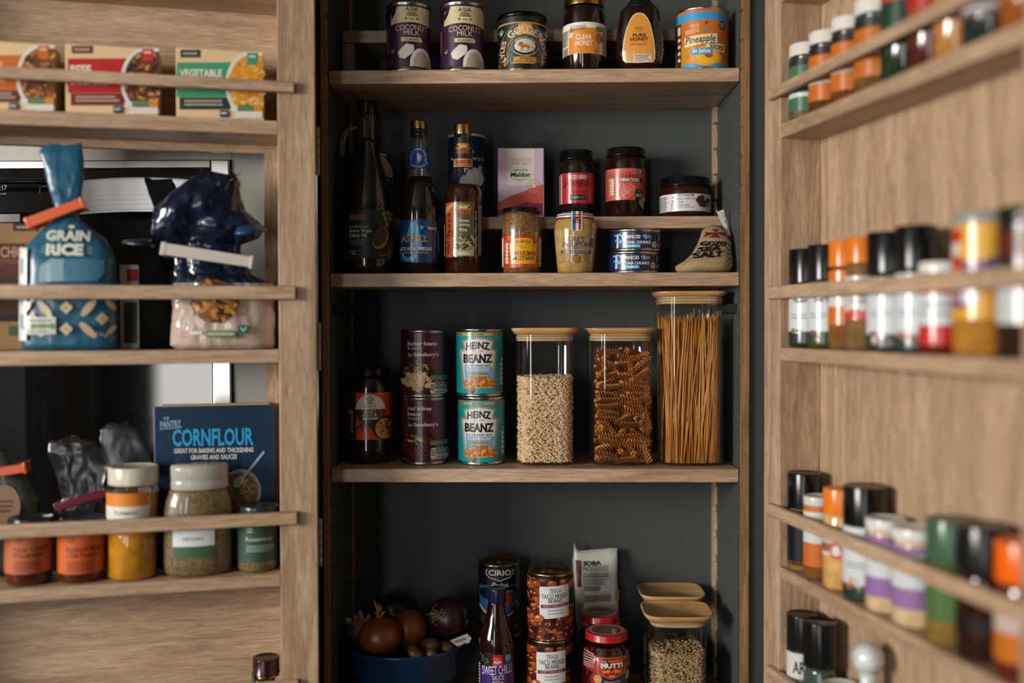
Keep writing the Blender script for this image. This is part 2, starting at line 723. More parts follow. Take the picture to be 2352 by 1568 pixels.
for a, b in ((-2.3, -2.27), (-1.81, -1.78)):
    g.box(a, b, -4.45, -4.37, 0.5, 1.7, WHITE_, 'paint')
struct(g, 'window_3')

# ------------------------------------------------------------------ the larder cabinet
larder = empty('larder_cabinet', (0, 0.1, 0.0), 0, 'tall dark grey larder cabinet with oak shelves and oak-racked doors standing open', 'cabinet')
larder.location = (0, 0, 0)
XL, XR = W(757, 740, 0)[0], W(1699, 740, 0)[0]
YB = 0.213
ZB, ZT = 0.30, 2.15


def lp(g, name, label=None, parent=None):
    return g.build(name, parent or larder, label)


DK = H('434946')
g = G(); g.box(XL - 0.018, XL, 0.0, YB, ZB, ZT, DK, 'paint'); lp(g, 'side_panel')
g = G(); g.box(XR, XR + 0.018, 0.0, YB, ZB, ZT, DK, 'paint'); lp(g, 'side_panel')
g = G(); g.box(XL - 0.018, XR + 0.018, YB, YB + 0.012, ZB, ZT, DK, 'paint'); lp(g, 'back_panel')
# oak lipping down the two front edges, scalloped on the inner side
ZS = [W(1215, p, 0)[1] for p in (158.5, 626.5, 1076.5)]       # shelf tops
ZS4 = ZC - 0.632


def saw(x0, dirn, z0, z1, a, b, per):
    """outline of a notched strip: straight back at x0, toothed front at distance a..b"""
    pts = [(x0, z0)]
    z = z0
    while z < z1 - 1e-6:
        e = min(z + per, z1)
        pts += [(x0 + dirn * b, z), (x0 + dirn * b, z + (e - z) * 0.78), (x0 + dirn * a, e)]
        z = e
    return pts + [(x0, z1)]


for s_, x in ((1, XL - 0.0085), (-1, XR + 0.0115)):
    g = G(); g.prism(saw(x, s_, ZB, ZT, 0.0065 if s_ > 0 else 0.0095, 0.0085 if s_ > 0 else 0.0115, 0.045), -0.016, 0.004, 1, OAKC, 'oakedge_z'); lp(g, 'oak_lipping', 'oak lipping')
# dark grey face frame outside the lipping
xa, xb = W(733, 740, -0.016)[0], XL - 0.0085
g = G(); g.box(xa, xb, -0.010, 0.03, ZB, ZT, H('30332f'), 'paint'); lp(g, 'face_frame')
g = G(); g.box(XR + 0.0115, XR + 0.075, -0.008, 0.03, ZB, ZT, H('3e423e'), 'paint'); lp(g, 'face_frame')
def blocks(yb, z0, z1):
    pts, z = [(yb, z0)], z0
    while z < z1 - 1e-6:
        pts += [(yb - 0.016, z), (yb - 0.026, z + 0.0015), (yb - 0.024, z + 0.033), (yb - 0.019, z + 0.0335), (yb - 0.016, z + 0.0435), (yb - 0.010, z + 0.045)]
        z += 0.045
    return pts + [(yb, z)]


# notched support strips in the back corners
for x0, x1 in ((W(793, 740, 0.19)[0], W(807, 740, 0.19)[0]), (W(1640, 740, 0.19)[0], W(1655, 740, 0.19)[0])):
    g = G(); g.prism([(y, z) for y, z in blocks(YB, ZB, ZT)], x0, x1, 0, OAKC, 'oak_z'); lp(g, 'notched_support_strip', 'oak strip with saw-tooth notches')
# shelves (the topmost is only seen from below at the edge of the photograph)
for z in ZS + [ZS4, ZS[0] + 0.336]:
    g = G(); g.box(XL + 0.001, XR - 0.001, 0, YB - 0.002, z - 0.0215, z, OAKC, 'oak_x', 0.0012); lp(g, 'shelf', 'thick oak shelf')
for x0, x1 in ((XL, XL + 0.014), (XR - 0.014, XR)):
    for z in (ZS[1] - 0.05,):
        g = G(); g.box(x0, x1, 0.02, 0.185, z - 0.014, z, H('22231f'), 'paint', 0.001); lp(g, 'shelf_cleat', 'dark shelf cleat')
# three butt hinges on the left
for a, b in ((290, 401), (741, 851), (1191, 1300)):
    z1, z0 = W(732, a, -0.02)[1], W(732, b, -0.02)[1]
    x = W(731, 740, -0.02)[0]
    g = G()
    for k in range(5):
        h = (z1 - z0) / 5
        g.lathe([(0, z0 + k * h), (0.0036, z0 + k * h), (0.0036, z0 + (k + 1) * h - 0.0006), (0, z0 + (k + 1) * h - 0.0006)], H('b4b2aa'), 'gloss', 12, False, x, -0.0165)
    lp(g, 'hinge', 'steel butt hinge')

# risers: the raised back tier on two shelves
for k, (z, xr) in enumerate(((ZS[1], 1657), (ZS[0], 1655))):
    e = empty('shelf_riser', (0, 0.155, z), 0, ('oak step riser carrying the jars and salt box behind the bottles', 'oak step riser behind the coconut milk cans on the top shelf')[k], 'shelf riser')
    y0 = 0.10 - 0.155
    zt = W(1215, (497.5, 67)[k], 0.10)[1] - z
    x0, x1 = W(790, 740, 0.10)[0], W(xr, 740, 0.10)[0]
    g = G(); g.box(x0, x1, y0, 0.185 - 0.155, zt - 0.0205, zt, OAKC, 'oak_x', 0.001); g.build('riser_board', e)
    for a in (x0, x1 - 0.02):
        g = G(); g.box(a, a + 0.02, y0 + 0.001, 0.18 - 0.155, 0.0004, zt - 0.0207, OAKC, 'oak_z', 0.001); g.build('riser_leg', e)
    if k == 0: ZR2 = z + zt
    else: ZR1 = z + zt

# ------------------------------------------------------------------ the two doors (hinged parts of the larder)
# photo heights above the lens, in metres: (rail top, rail bottom, ledge top, ledge bottom)
RACKS = [(0.350, 0.334, 0.294, 0.2735), (0.0535, 0.034, -0.0385, -0.058), (-0.276, -0.295, -0.368, -0.386), (-0.524, -0.543, -0.615, -0.634)]
WD, ST, DEP = 0.630, 0.054, 0.075
TOPZ, BOTZ = 0.80, -0.90


def door(ox, oy, rot, sgn, opening, dep):
    """sgn +1: leaf runs along local +x from the hinge; local -y is the inner, racked face"""
    X = lambda a, b: (sgn * a, sgn * b)
    g = G()
    for a in (0, WD - ST):
        g.box(*X(a, a + ST), 0, dep, BOTZ, TOPZ, OAKC, 'oak_z', 0.0015)
    d = g.build('door', larder, 'oak rack door standing open')
    d.location, d.rotation_euler = (ox, oy, ZC), (0, 0, rot)
    # panel(s)
    gx = 'oak_x' if opening else 'oak_z'
    y0, y1 = dep, dep + 0.014
    if opening:
        zt, zb, lip = 0.262, -0.395, 0.02
        for a, b, c, e in ((0, WD, zt, TOPZ), (0, WD, BOTZ, zb)):
            g = G(); g.box(*X(a, b), y0, y1, c, e, OAKC, gx); g.build('back_panel', d)
        for a, b in ((0, ST + lip), (WD - ST - lip, WD)):
            g = G(); g.box(*X(a, b), y0, y1, zb, zt, OAKC, 'oak_z'); g.build('back_panel', d)
    else:
        g = G(); g.box(*X(0, WD), y0, y1, BOTZ, TOPZ, OAKC, gx); g.build('back_panel', d)
        g = G(); g.box(*X(0, WD), y1, y1 + 0.008, BOTZ, TOPZ, DK, 'paint'); g.build('outer_skin', d, 'dark grey painted outer face')
    for rt, rb, lt, lb in [(0.64, 0.62, 0.495, 0.475)] + RACKS:
        g = G(); g.box(*X(0.030, WD - 0.030), -0.010, -0.0005, rb, rt, OAKC, 'oak_x', 0.0015); g.build('rack_rail', d)
        g = G(); g.box(*X(ST, WD - ST), 0, dep, lb, lt, OAKC, 'oak_x', 0.001); g.build('rack_ledge', d)
    return d


RT_ROT = -math.radians(77.9)
RN = Vector((math.sin(RT_ROT), -math.cos(RT_ROT), 0))
RO = Vector((W(1755, 740, -0.025)[0], -0.025, 0))
door(RO.x, RO.y, RT_ROT, 1, False, 0.066)
LT_ROT = math.radians(14.5)
LN = Vector((math.sin(LT_ROT), -math.cos(LT_ROT), 0))
LO = Vector((W(727, 740, -0.115)[0], -0.115, 0))
LDEP = 0.098
door(LO.x, LO.y, LT_ROT, -1, True, LDEP)


def on_plane(px, O, n, back, py=740):
    """point of a vertical plane (through O, moved 'back' away from the viewer) seen at photo column px"""
    d = ray(px, py)
    Q = O - n * back
    t = ((Q.x - CAM.x) * n.x + (Q.y - CAM.y) * n.y) / (d.x * n.x + d.y * n.y)
    P = CAM + d * t
    return P.x, P.y


# ------------------------------------------------------------------ the oven seen through the left door
YO = 0.06
ox = lambda p, y=YO: W(p, 600, y)[0]
oz = lambda p, y=YO: W(400, p, y)[1]
hs = empty('oven_housing', (-0.95, 0.3, 0), 0, 'pale grey tall kitchen unit around the built-in oven behind the left door', 'cabinet')
rel = lambda x0, x1, y0, y1, z0, z1: (x0 + 0.95, x1 + 0.95, y0 - 0.3, y1 - 0.3, z0, z1)
HC = H('b4b1a8')
g = G(); g.box(*rel(ox(535), XL - 0.03, YO, 0.6, 0, 2.3), HC, 'paint'); g.build('stile', hs)
g = G(); g.box(*rel(-1.30, ox(534), YO, 0.6, oz(367), 2.3), HC, 'paint'); g.build('top_panel', hs)
g = G(); g.box(*rel(-1.30, ox(534), YO, 0.6, 0, 0.62), HC, 'paint'); g.build('bottom_panel', hs)
ov = empty('oven', (-0.95, 0.3, 0.63), 0, 'black glass built-in oven with steel edging, partly hidden behind the left door', 'oven')
relo = lambda x0, x1, y0, y1, z0, z1: (x0 + 0.95, x1 + 0.95, y0 - 0.3, y1 - 0.3, z0 - 0.63, z1 - 0.63)
STL = H('b8b8b4')
g = G(); g.box(*relo(-1.28, ox(486), YO - 0.004, 0.5, oz(386), oz(369)), STL, 'steel', 0.001); g.build('top_trim', ov, 'brushed steel top trim')
g = G(); g.box(*relo(ox(489), ox(531), YO - 0.008, 0.5, 0.63, oz(369)), H('eeeeec'), 'steel', 0.002); g.build('side_trim', ov, 'bright steel side trim')
BK = H('0c0d0e')
g = G(); g.box(*relo(-1.28, ox(485), YO + 0.002, 0.5, oz(486), oz(387)), BK, 'ovenglass'); cp = g.build('control_panel', ov, 'black glass control panel')
it = Item('x', '', '', 20, YO + 0.002, oz(437), rot=0, root=False)
it.flat = 0
a = Art()
a.text(':17', 0, 425, 16, 437, 'c8ccd0', 0.01)
a.bars(-14, 442, 22, 448, 1, '50555a', 2)
a.line(95, 428, 108, 428, 1, '70757a'); a.line(92, 428, 92, 444, 1, '70757a')
g = G(); it.wrap(a, g); o = g.build('clock_display', cp, 'lit clock digits')
o.location = (it.P.x + 0.95, it.P.y - 0.3, it.P.z - 0.63)
g = G(); g.box(*relo(-1.28, ox(485), YO, 0.5, 0.64, oz(488)), BK, 'ovenglass'); dg = g.build('oven_door', ov, 'black glass oven door')
g = G(); g.box(*relo(-1.28, ox(58), YO - 0.012, YO, oz(512), oz(489)), H('17181a'), 'plastic', 0.002); g.build('door_ledge', dg)
# bar handle; ribbed white sheet added to imitate the blind reflected in the panel
hz = oz(424)
g = G(); g.tube([(-1.25 + 0.95, YO - 0.045 - 0.3, hz - 0.63), (ox(470) + 0.95, YO - 0.045 - 0.3, hz - 0.63)], 0.0042, H('303234'), 'metal', 14)
for p in (-1.2, ox(462)):
    g.tube([(p + 0.95, YO - 0.045 - 0.3, hz - 0.63), (p + 0.95, YO - 0.3, hz - 0.63)], 0.005, H('303234'), 'metal', 10)
g.build('handle', dg, 'bar handle')
refl = Item('blind_reflection', 'white ribbed sheet imitating a window blind reflected in the oven panel', 'reflection', 310, YO - 0.0475, oz(500), rot=0)
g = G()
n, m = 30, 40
xa, xb = refl.loc(188, 450)[0], refl.loc(436, 450)[0]
ht = refl.z(415)
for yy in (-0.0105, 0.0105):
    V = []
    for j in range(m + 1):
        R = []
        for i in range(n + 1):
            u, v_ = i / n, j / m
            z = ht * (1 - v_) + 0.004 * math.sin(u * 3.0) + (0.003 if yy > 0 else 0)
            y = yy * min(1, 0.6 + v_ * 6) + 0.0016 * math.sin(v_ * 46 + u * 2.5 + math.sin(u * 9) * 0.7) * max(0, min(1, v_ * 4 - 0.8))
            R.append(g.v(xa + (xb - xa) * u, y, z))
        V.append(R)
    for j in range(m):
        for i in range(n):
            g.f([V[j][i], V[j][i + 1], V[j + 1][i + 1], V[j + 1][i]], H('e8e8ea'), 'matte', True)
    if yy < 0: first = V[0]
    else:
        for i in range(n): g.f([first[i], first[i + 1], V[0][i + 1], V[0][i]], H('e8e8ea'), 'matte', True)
refl.part(g, 'reflection_sheet')


# ------------------------------------------------------------------ builders for tins, jars and lids
TIN = H('b9b6b0')


def can(it, hw, Hh, rim=TIN, pull=True, name='tin_body'):
    R = it.loc(it.px + hw, 740)[0]
    g = G()
    q = R * 1.012
    g.lathe([(0, 0.0012), (R * 0.93, 0.0012), (R * 0.95, 0.0), (q, 0.0004), (q * 1.003, 0.002), (q, 0.0034), (R * 0.99, 0.0045), (R * 0.99, Hh - 0.0045), (q, Hh - 0.0034),
             (q * 1.003, Hh - 0.002), (q, Hh - 0.0004), (R * 0.975, Hh), (R * 0.94, Hh - 0.0006), (R * 0.925, Hh - 0.0045), (R * 0.8, Hh - 0.0045), (R * 0.78, Hh - 0.0038), (0, Hh - 0.0038)], rim, 'metal', 56)
    it.part(g, name)
    if pull:
        g = G()
        pts = [(R * 0.28 * math.cos(t) * 0.8 - R * 0.28, R * 0.28 * math.sin(t) * 0.7, Hh - 0.0022) for t in [2 * PI * k / 16 for k in range(17)]]
        g.tube(pts, 0.0011, rim, 'metal', 6, False)
        g.box(-R * 0.12, R * 0.12, -R * 0.12, R * 0.12, Hh - 0.0038, Hh - 0.0016, rim, 'metal', 0.0006)
        it.part(g, 'ring_pull')
    it.rows = [(0, 0, 0.0045, R * 0.992, R * 0.992, 2), (0, 0, Hh - 0.0045, R * 0.992, R * 0.992, 2)]
    return R


def canlabel(it, art, Hh, col, z0=0.0055, z1=None, mat='gloss', name='label', label=None):
    g = G()
    z1 = z1 or Hh - 0.0055
    r = it.rows[0][3] + 0.0004
    g.loft([(0, 0, z0, r, r, 2), (0, 0, z1, r, r, 2)], H(col), mat, 56, cap=False)
    if art: it.wrap(art, g, mat, zc=(z0, z1))
    return it.part(g, name, label)


def glassjar(it, prof, col, mat='filled', p=2, ky=1.0, name='jar_body', n=48, label=None):
    it.rows = it.prof(prof, p, ky)
    g = G()
    R = it.rows
    b = R[0]
    g.loft([(b[0], b[1], b[2], b[3] * 0.85, b[4] * 0.85, b[5])] + R, col, mat, n)
    return it.part(g, name, label)


def screwlid(it, z0, z1, R, col, mat='plastic', name='lid', ribs=0, lip=0.0, label=None, cx=0):
    g = G()
    rows = [(cx, 0, z0, R * 0.96, R * 0.96, 2), (cx, 0, z0 + 0.0004, R + lip, R + lip, 2), (cx, 0, z0 + 0.0016, R + lip, R + lip, 2), (cx, 0, z0 + 0.0026, R, R, 2), (cx, 0, z1 - 0.0016, R, R, 2), (cx, 0, z1 - 0.0005, R * 0.985, R * 0.985, 2),
            (cx, 0, z1, R * 0.95, R * 0.95, 2), (cx, 0, z1, R * 0.9, R * 0.9, 2), (cx, 0, z1 - 0.0007, R * 0.87, R * 0.87, 2), (cx, 0, z1 - 0.0007, 0, 0, 2)]
    n = 48
    fn = None
    if ribs:
        n = ribs * 2

        def fn(P, t, k):
            if 1 <= k <= 5:
                i = int(round(t * n / (2 * PI) - 0.5))
                q = 1 - 0.022 * (i % 2)
                return [cx + (P[0] - cx) * q, P[1] * q, P[2]]
            return P
    g.loft(rows, col, mat, n, fn=fn)
    return it.part(g, name, label)


def label(it, art, p0, p1, col, mat='gloss', name='label', gy=None, lab=None):
    g = G()
    it.band(g, p0, p1, col, mat)
    if art: it.wrap(art, g, mat, gy=gy, zc=(it.z(p1, it.fd()), it.z(p0, it.fd())))
    return it.part(g, name, lab)


def lablet(it, art, mat='gloss', name='label', gy=None, lab=None, gx=6, e0=0.0007, parent=None):
    g = G()
    it.wrap(art, g, mat, gy=gy, gx=gx, e0=e0)
    return it.part(g, name, lab, parent)


T1, T2, T3, T4 = ZS[0], ZS[1], ZS[2], ZS4
EP = 0.0006
CAT_T, CAT_J, CAT_B = 'food tin', 'jar', 'bottle'

# ================================================================== top shelf
def coconut_art(a):
    a.poly([(10, 0), (10, 545), (1120, 545), (1120, 0)], '3a1838')
    a.ell(640, 330, 460, 330, 'cdbf92', n=40, a0=180, a1=360)
    a.poly([(180, 330), (1100, 330), (1080, 570), (860, 520), (620, 503), (380, 515), (185, 545)], 'cdbf92')
    a.poly([(0, 0), (310, 0), (320, 130), (270, 300), (195, 440), (0, 470)], '130a0a')
    a.line(580, 95, 760, 105, 14, '1c1418'); a.line(480, 122, 790, 126, 12, '1c1418'); a.ell(637, 74, 13, 11, '1c1418')
    a.text('ASIA', 492, 160, 787, 255, '1c1418', 0.01)
    a.text('GREEN', 535, 268, 747, 312, '1c1418', 0.02); a.text('GARDEN', 510, 318, 777, 366, '1c1418', 0.02)
    a.ell(515, 415, 26, 17, '1c1418'); a.line(515, 415, 517, 465, 8, '1c1418'); a.ell(768, 420, 26, 17, '1c1418'); a.line(768, 420, 770, 465, 8, '1c1418')
    a.text('Asian', 588, 400, 698, 450, '4a3c28')
    a.text('COCONUT', 285, 560, 990, 680, 'd9c8a8', 0.0, bow=26, taper=0.05)
    a.text('MILK', 472, 690, 815, 798, 'd9c8a8', 0.0, bow=6)
    a.poly([(405, 848), (835, 842), (880, 900), (855, 950), (640, 940), (412, 945)], 'cdbf92')
    a.text('CLASSIC', 488, 864, 803, 925, '1c1418', 0.02)
    a.poly([(530, 990), (690, 1020), (700, 1110), (640, 1220), (480, 1340), (370, 1300), (335, 1180), (420, 1080)], 'd8d2c4')
    a.poly([(600, 1500), (610, 1330), (680, 1160), (790, 1085), (900, 1080), (1000, 1150), (1060, 1290), (1080, 1500)], 'e2ddd0')
    a.poly([(660, 1500), (690, 1330), (760, 1190), (850, 1150), (950, 1200), (1020, 1330), (1040, 1500)], 'b9ab9a')
    a.poly([(185, 1100), (222, 1130), (262, 1075), (262, 1150), (232, 1185), (196, 1160)], '6f9a55')
    a.bars(105, 640, 130, 1160, 2, '8a8078', 5, True)


for k, (px, lab) in enumerate(((942, 'purple coconut milk tin, the left of the two on the top shelf'), (1064, 'purple coconut milk tin standing next to the green and gold syrup tin'))):
    it = Item('coconut_milk_tin', lab, CAT_T, px, 0.043, T1 + EP, group='coconut milk tins on the top shelf')
    can(it, 51, 0.110)
    a = Art(880 + 122 * k, -(1 if k == 0 else -1), 9.8); coconut_art(a)
    canlabel(it, a, 0.110, '3a1838', z0=0.0075)

it = Item('syrup_tin', 'short green, black and gold syrup tin with a domed lid on the top shelf', CAT_T, 1201, 0.046, T1 + EP)
R = it.loc(1201 + 55.5, 740)[0]
g = G()
hh = it.z(50)
g.lathe([(R * 0.94, 0), (R * 1.0, 0.0005), (R * 1.0, 0.003), (R * 0.985, 0.004), (R * 0.985, hh - 0.004), (R * 0.97, hh)], H('b39a64'), 'metal', 56)
it.part(g, 'tin_body')
it.rows = [(0, 0, 0.004, R * 0.987, R * 0.987, 2), (0, 0, hh, R * 0.987, R * 0.987, 2)]
a = Art(1130, 20, 11.2)
a.rect(130, 330, 1450, 1530, '0b1a16')
BR, GO, CR = '4a2a10', 'c08a34', 'ccc6ae'
a.rect(150, 330, 1430, 372, 'b08a48')
a.poly([(215, 1450), (225, 1180), (262, 920), (350, 690), (500, 500), (680, 400), (850, 372), (1010, 392), (1180, 470), (1310, 640), (1380, 850), (1400, 1100), (1405, 1420), (1290, 1420), (1280, 1100), (1210, 860), (1040, 690), (850, 650), (650, 690), (500, 860), (400, 1100), (385, 1410)], BR)
a.poly([(590, 640), (690, 400), (850, 378), (1010, 395), (1090, 600), (1040, 690), (850, 650), (690, 680)], 'd9a24a')
a.poly([(1210, 570), (1270, 600), (1310, 800), (1240, 900), (1210, 830)], 'b4741f'); a.poly([(310, 1200), (345, 1200), (370, 1440), (320, 1450)], 'b4741f')
import itertools
for (cx, cy, rx, ry, a0, a1, n) in ((850, 1040, 640, 670, 18, 162, 52), (850, 1060, 455, 410, 6, 174, 44)):
    a.n += 1
    for k in range(n + 1):
        t = math.radians(a0 + (a1 - a0) * k / n)
        a.ell(cx + rx * math.cos(t), cy - ry * math.sin(t), 9, 9, CR, n=6, up=False)
a.n += 1
for k in range(22):
    a.ell(205 + 25 * math.cos(k), 1450 - 24 * k, 7, 7, CR, n=6, up=False)
    a.ell(388 + 0.6 * k, 1410 - 15 * k, 7, 7, CR, n=6, up=False); a.ell(1285 - 0.5 * k, 1420 - 15 * k, 7, 7, CR, n=6, up=False)
a.poly([(405, 1400), (420, 1090), (500, 880), (650, 730), (850, 690), (1040, 730), (1200, 900), (1260, 1090), (1275, 1405), (1140, 1385), (850, 1375), (560, 1380)], '0d2019')
a.pline([(415, 1390), (425, 1090), (505, 890), (655, 740), (850, 700), (1035, 740), (1190, 905), (1250, 1090), (1262, 1395)], 9, '8fa398')
a.text('LYLES', -350, 0, 350, 0, CR) if False else None
a.ctext('LYLES', 850, 1060, 520, 520, 205, 152, 110, 'd6c9b0', 0.01)
a.ctext('GOLDEN', 850, 1060, 470, 440, 138, 36, 185, 'd8d2bf', 0.015)
a.ctext('SYRUP', 850, 1060, 450, 470, 30, -38, 100, 'd9b878', 0.01)
a.ell(845, 945, 325, 255, '0a120f', n=36); a.ring(845, 945, 325, 255, 8, '8fa398')
a.ell(845, 950, 268, 182, 'cfcabb', n=36)
a.ctext('ABRAM LYLE & SONS', 845, 950, 275, 190, 152, 28, 46, CR, 0.02)
a.ctext('SUGAR REFINERS', 845, 950, 320, 232, 212, 328, 40, CR, 0.02)
LI = 'b06f26'
a.ell(740, 915, 68, 62, '8a4f1a'); a.ell(722, 925, 40, 44, LI)
a.poly([(770, 900), (850, 912), (930, 930), (985, 985), (940, 1010), (950, 1045), (900, 1045), (915, 1010), (880, 992), (810, 998), (780, 1060), (720, 1060), (755, 1010), (745, 960)], LI)
a.pline([(975, 985), (1030, 990), (1070, 1010)], 9, '6a3a14'); a.ell(1062, 1006, 16, 9, '3a2210')
a.bars(670, 1075, 1020, 1100, 1, '8a867a', 3)
for sx in (480, 1195):
    a.pline([(sx - 35, 1190), (sx, 1130), (sx + 40, 1190), (sx, 1260), (sx - 35, 1190)], 8, '9fb0a5'); a.pline([(sx - 30, 1330), (sx, 1260), (sx + 28, 1330), (sx, 1370), (sx - 30, 1330)], 8, '9fb0a5'); a.ring(sx, 1030, 34, 40, 8, '9fb0a5')
for sx in (250, 1390):
    for k in range(5):
        a.line(sx, 640, sx + (k - 2) * 34, 470 + abs(k - 2) * 30, 12, '9fb0a5')
a.rrect(555, 1232, 1142, 1378, 6, GO)
a.text('454g e', 705, 1250, 1020, 1325, '4a2a12', 0.01); a.bars(580, 1338, 1120, 1366, 1, '6a4014', 9)
a.rect(500, 1380, 1090, 1412, 'b08a48')
canlabel(it, a, hh, '0b1a16', z0=0.0045, z1=hh - 0.001)
g = G()
ht = it.z(41)
g.lathe([(R * 0.99, hh - 0.002), (R * 1.03, hh - 0.001), (R * 1.035, hh + 0.003), (R * 1.0, ht - 0.001), (R * 0.95, ht), (R * 0.9, ht - 0.001), (R * 0.86, ht - 0.004), (0, ht - 0.004)], H('20302a'), 'metal', 56)
it.part(g, 'lid', 'dark green press-in lid with a bright rim')

it = Item('honey_jar', 'round clear honey jar with a gold lid and white and orange label', CAT_J, 1342.5, 0.042, T1 + EP)
glassjar(it, [(155, 43), (150, 46.5), (135, 47), (131, 49), (60, 49.5), (40, 49), (28, 45.5), (24, 43)], H('1c0a03'))
a = Art(1220, 0, 4.612)
a.rect(328, 240, 810, 562, 'e3ddd2')
a.rect(402, 292, 720, 562, 'd8821f')
a.text('Essentials', 415, 250, 580, 316, '2a2622', 0.0, shear=0.25, rot=-6); a.bars(445, 258, 505, 268, 1, '55504a', 3)
a.text('CLEAR', 475, 362, 645, 416, 'e8dccb', 0.02); a.text('HONEY', 472, 424, 652, 482, 'e8dccb', 0.02)
for dx, dy in ((-10, -16), (10, -14), (-12, 6), (2, 14)): a.ell(428 + dx, 362 + dy, 9, 14, 'e8dccb', 30)
a.rrect(682, 272, 750, 328, 14, '4f7a55'); a.ell(718, 398, 36, 52, '8e1512')
for k, t in enumerate(('BIGGER', 'PACK', 'BETTER', 'VALUE')): a.text(t, 694, 364 + k * 20, 742, 377 + k * 20, 'e0a898', 0.02)
a.ell(685, 520, 5, 9, '8e1512', 20); a.ell(676, 534, 5, 9, '8e1512', -40); a.ell(694, 538, 5, 9, '8e1512', 40)
a.bars(335, 300, 396, 470, 12, '5a564f', 4)
for k in range(11): a.rect(345 + k * 4.3, 482, 345 + k * 4.3 + (1.5 if k % 3 else 2.8), 580, '55524d')
a.bars(755, 265, 785, 560, 5, '6a665f', 8, True)
label(it, a, 50, 122, 'e3ddd2', 'gloss', gy=10)
screwlid(it, it.z(21), it.z(-2), it.loc(1342.5 + 46, 740)[0], H('b08a3c'), 'metal', label='gold screw lid')

it = Item('honey_bottle', 'tapered squeezy honey bottle with a black cap and amber arched label', CAT_B, 1470, 0.034, T1 + EP)
R0 = it.prof([(155, 32), (150, 42), (138, 52), (115, 57), (95, 56), (60, 51), (30, 46), (21, 40), (18, 34)], 2.6, 0.62)
it.rows = R0
g = G(); g.loft(R0, H('190a03'), 'filled', 44); it.part(g, 'bottle_body')
g = G()
zz = lambda p: it.z(p)
r_ = it.loc(1470 + 34, 740)[0]
g.loft([(0, 0, zz(20), r_ * 1.02, r_ * 0.7, 2.4), (0, 0, zz(16), r_, r_ * 0.68, 2.3), (0, 0, zz(4), r_ * 0.72, r_ * 0.6, 2), (0, 0, zz(-4), r_ * 0.66, r_ * 0.6, 2), (0, 0, zz(-30), r_ * 0.6, r_ * 0.55, 2), (0, 0, zz(-34), r_ * 0.4, r_ * 0.4, 2)], H('0f0f10'), 'plastic', 40)
it.part(g, 'cap', 'black flip cap')
a = Art(1220, 0, 4.612)
def arch(dx, dy):
    return [(1140 + x * (1 + dx), 395 + (y - 395) * (1 + dy)) for x, y in ((-20, 128), (20, 128), (60, 145), (95, 190), (125, 260), (155, 400), (172, 540), (170, 620), (150, 655), (0, 660), (-140, 650), (-168, 615), (-170, 520), (-160, 420), (-130, 290), (-95, 205), (-60, 150))]
a.poly(arch(0, 0), 'e6d8c2'); a.poly(arch(-0.055, -0.035), 'd58f33')
a.text('M&S', 1105, 276, 1195, 311, '3a2c1a'); a.text('FOOD', 1120, 320, 1182, 331, '3a2c1a'); a.line(1106, 326, 1114, 326, 2, '3a2c1a'); a.line(1186, 326, 1193, 326, 2, '3a2c1a')
a.text('PURE', 1078, 352, 1216, 390, '2e2418', 0.03); a.text('HONEY', 1053, 394, 1240, 433, '2e2418', 0.03)
a.text('LIGHT & DELICATE', 1058, 461, 1226, 475, '4a3820')
a.rect(1097, 572, 1273, 635, 'dcd3c2'); a.bars(1102, 576, 1270, 632, 3, '5a5248', 4)
lablet(it, a, 'gloss', gy=8)

it = Item('pineapple_tin', 'orange and blue pineapple slices tin at the right end of the top shelf', CAT_T, 1612, 0.0495, T1 + EP)
Hp = it.z(32)
can(it, 60.5, Hp)
a = Art(1220, 0, 4.612)
a.rect(1500, 100, 2110, 760, 'c9691a')
a.rect(1500, 118, 2110, 212, '3a93c6'); a.rect(1500, 662, 2110, 740, '3a93c6')
a.poly([(1590, 470), (1650, 455), (1760, 500), (1760, 665), (1590, 665)], 'c9831c')
a.ell(1850, 590, 150, 105, 'e2a41e', n=28); a.ell(1885, 575, 48, 42, '8a4a10'); a.poly([(1700, 580), (2010, 580), (2010, 662), (1720, 662)], 'd9991c')
a.ell(1880, 600, 130, 70, 'e8b02a', n=24); a.ell(1880, 585, 42, 28, '9a5512')
a.text('FOUR', 1697, 242, 1782, 287, 'e6c98f', 0.02, rot=-4); a.text('SEASONS', 1636, 298, 1782, 342, 'e6c98f', 0.02, rot=-5)
a.ell(1855, 240, 11, 22, '7a3d10', 25); a.ell(1850, 305, 36, 17, '5a8fa8', 30)
a.ell(2020, 258, 32, 48, '23412a'); a.bars(2000, 232, 2042, 285, 4, '9fb59a', 6)
a.poly([(1628, 380), (1970, 352), (1970, 450), (1628, 486)], 'e0d2a8'); a.poly([(1850, 466), (2045, 452), (2042, 548), (1850, 512)], 'e0d2a8')
a.text('Pineapple', 1634, 372, 1950, 470, '2a2412', 0.015, shear=0.3, rot=-4); a.text('Slices', 1882, 446, 2034, 524, '2a2412', 0.015, shear=0.3, rot=4)
a.rect(1702, 508, 1914, 576, '3f97c4'); a.text('in juice', 1716, 514, 1898, 570, 'dfe8ea', 0.03, rot=2)
a.rect(1520, 215, 1590, 700, '5a2c10'); a.rrect(1556, 245, 1586, 332, 6, 'cfc9b8')
for k in range(4): a.rrect(1556, 368 + k * 72, 1586, 402 + k * 72, 10, 'd8d2c2'); a.rect(1556, 338 + k * 72, 1586, 364 + k * 72, '33502e')
a.bars(1524, 490, 1548, 690, 2, 'b8a890', 7, True)
canlabel(it, a, Hp, 'c9691a', z0=0.0035, z1=Hp - 0.0035)

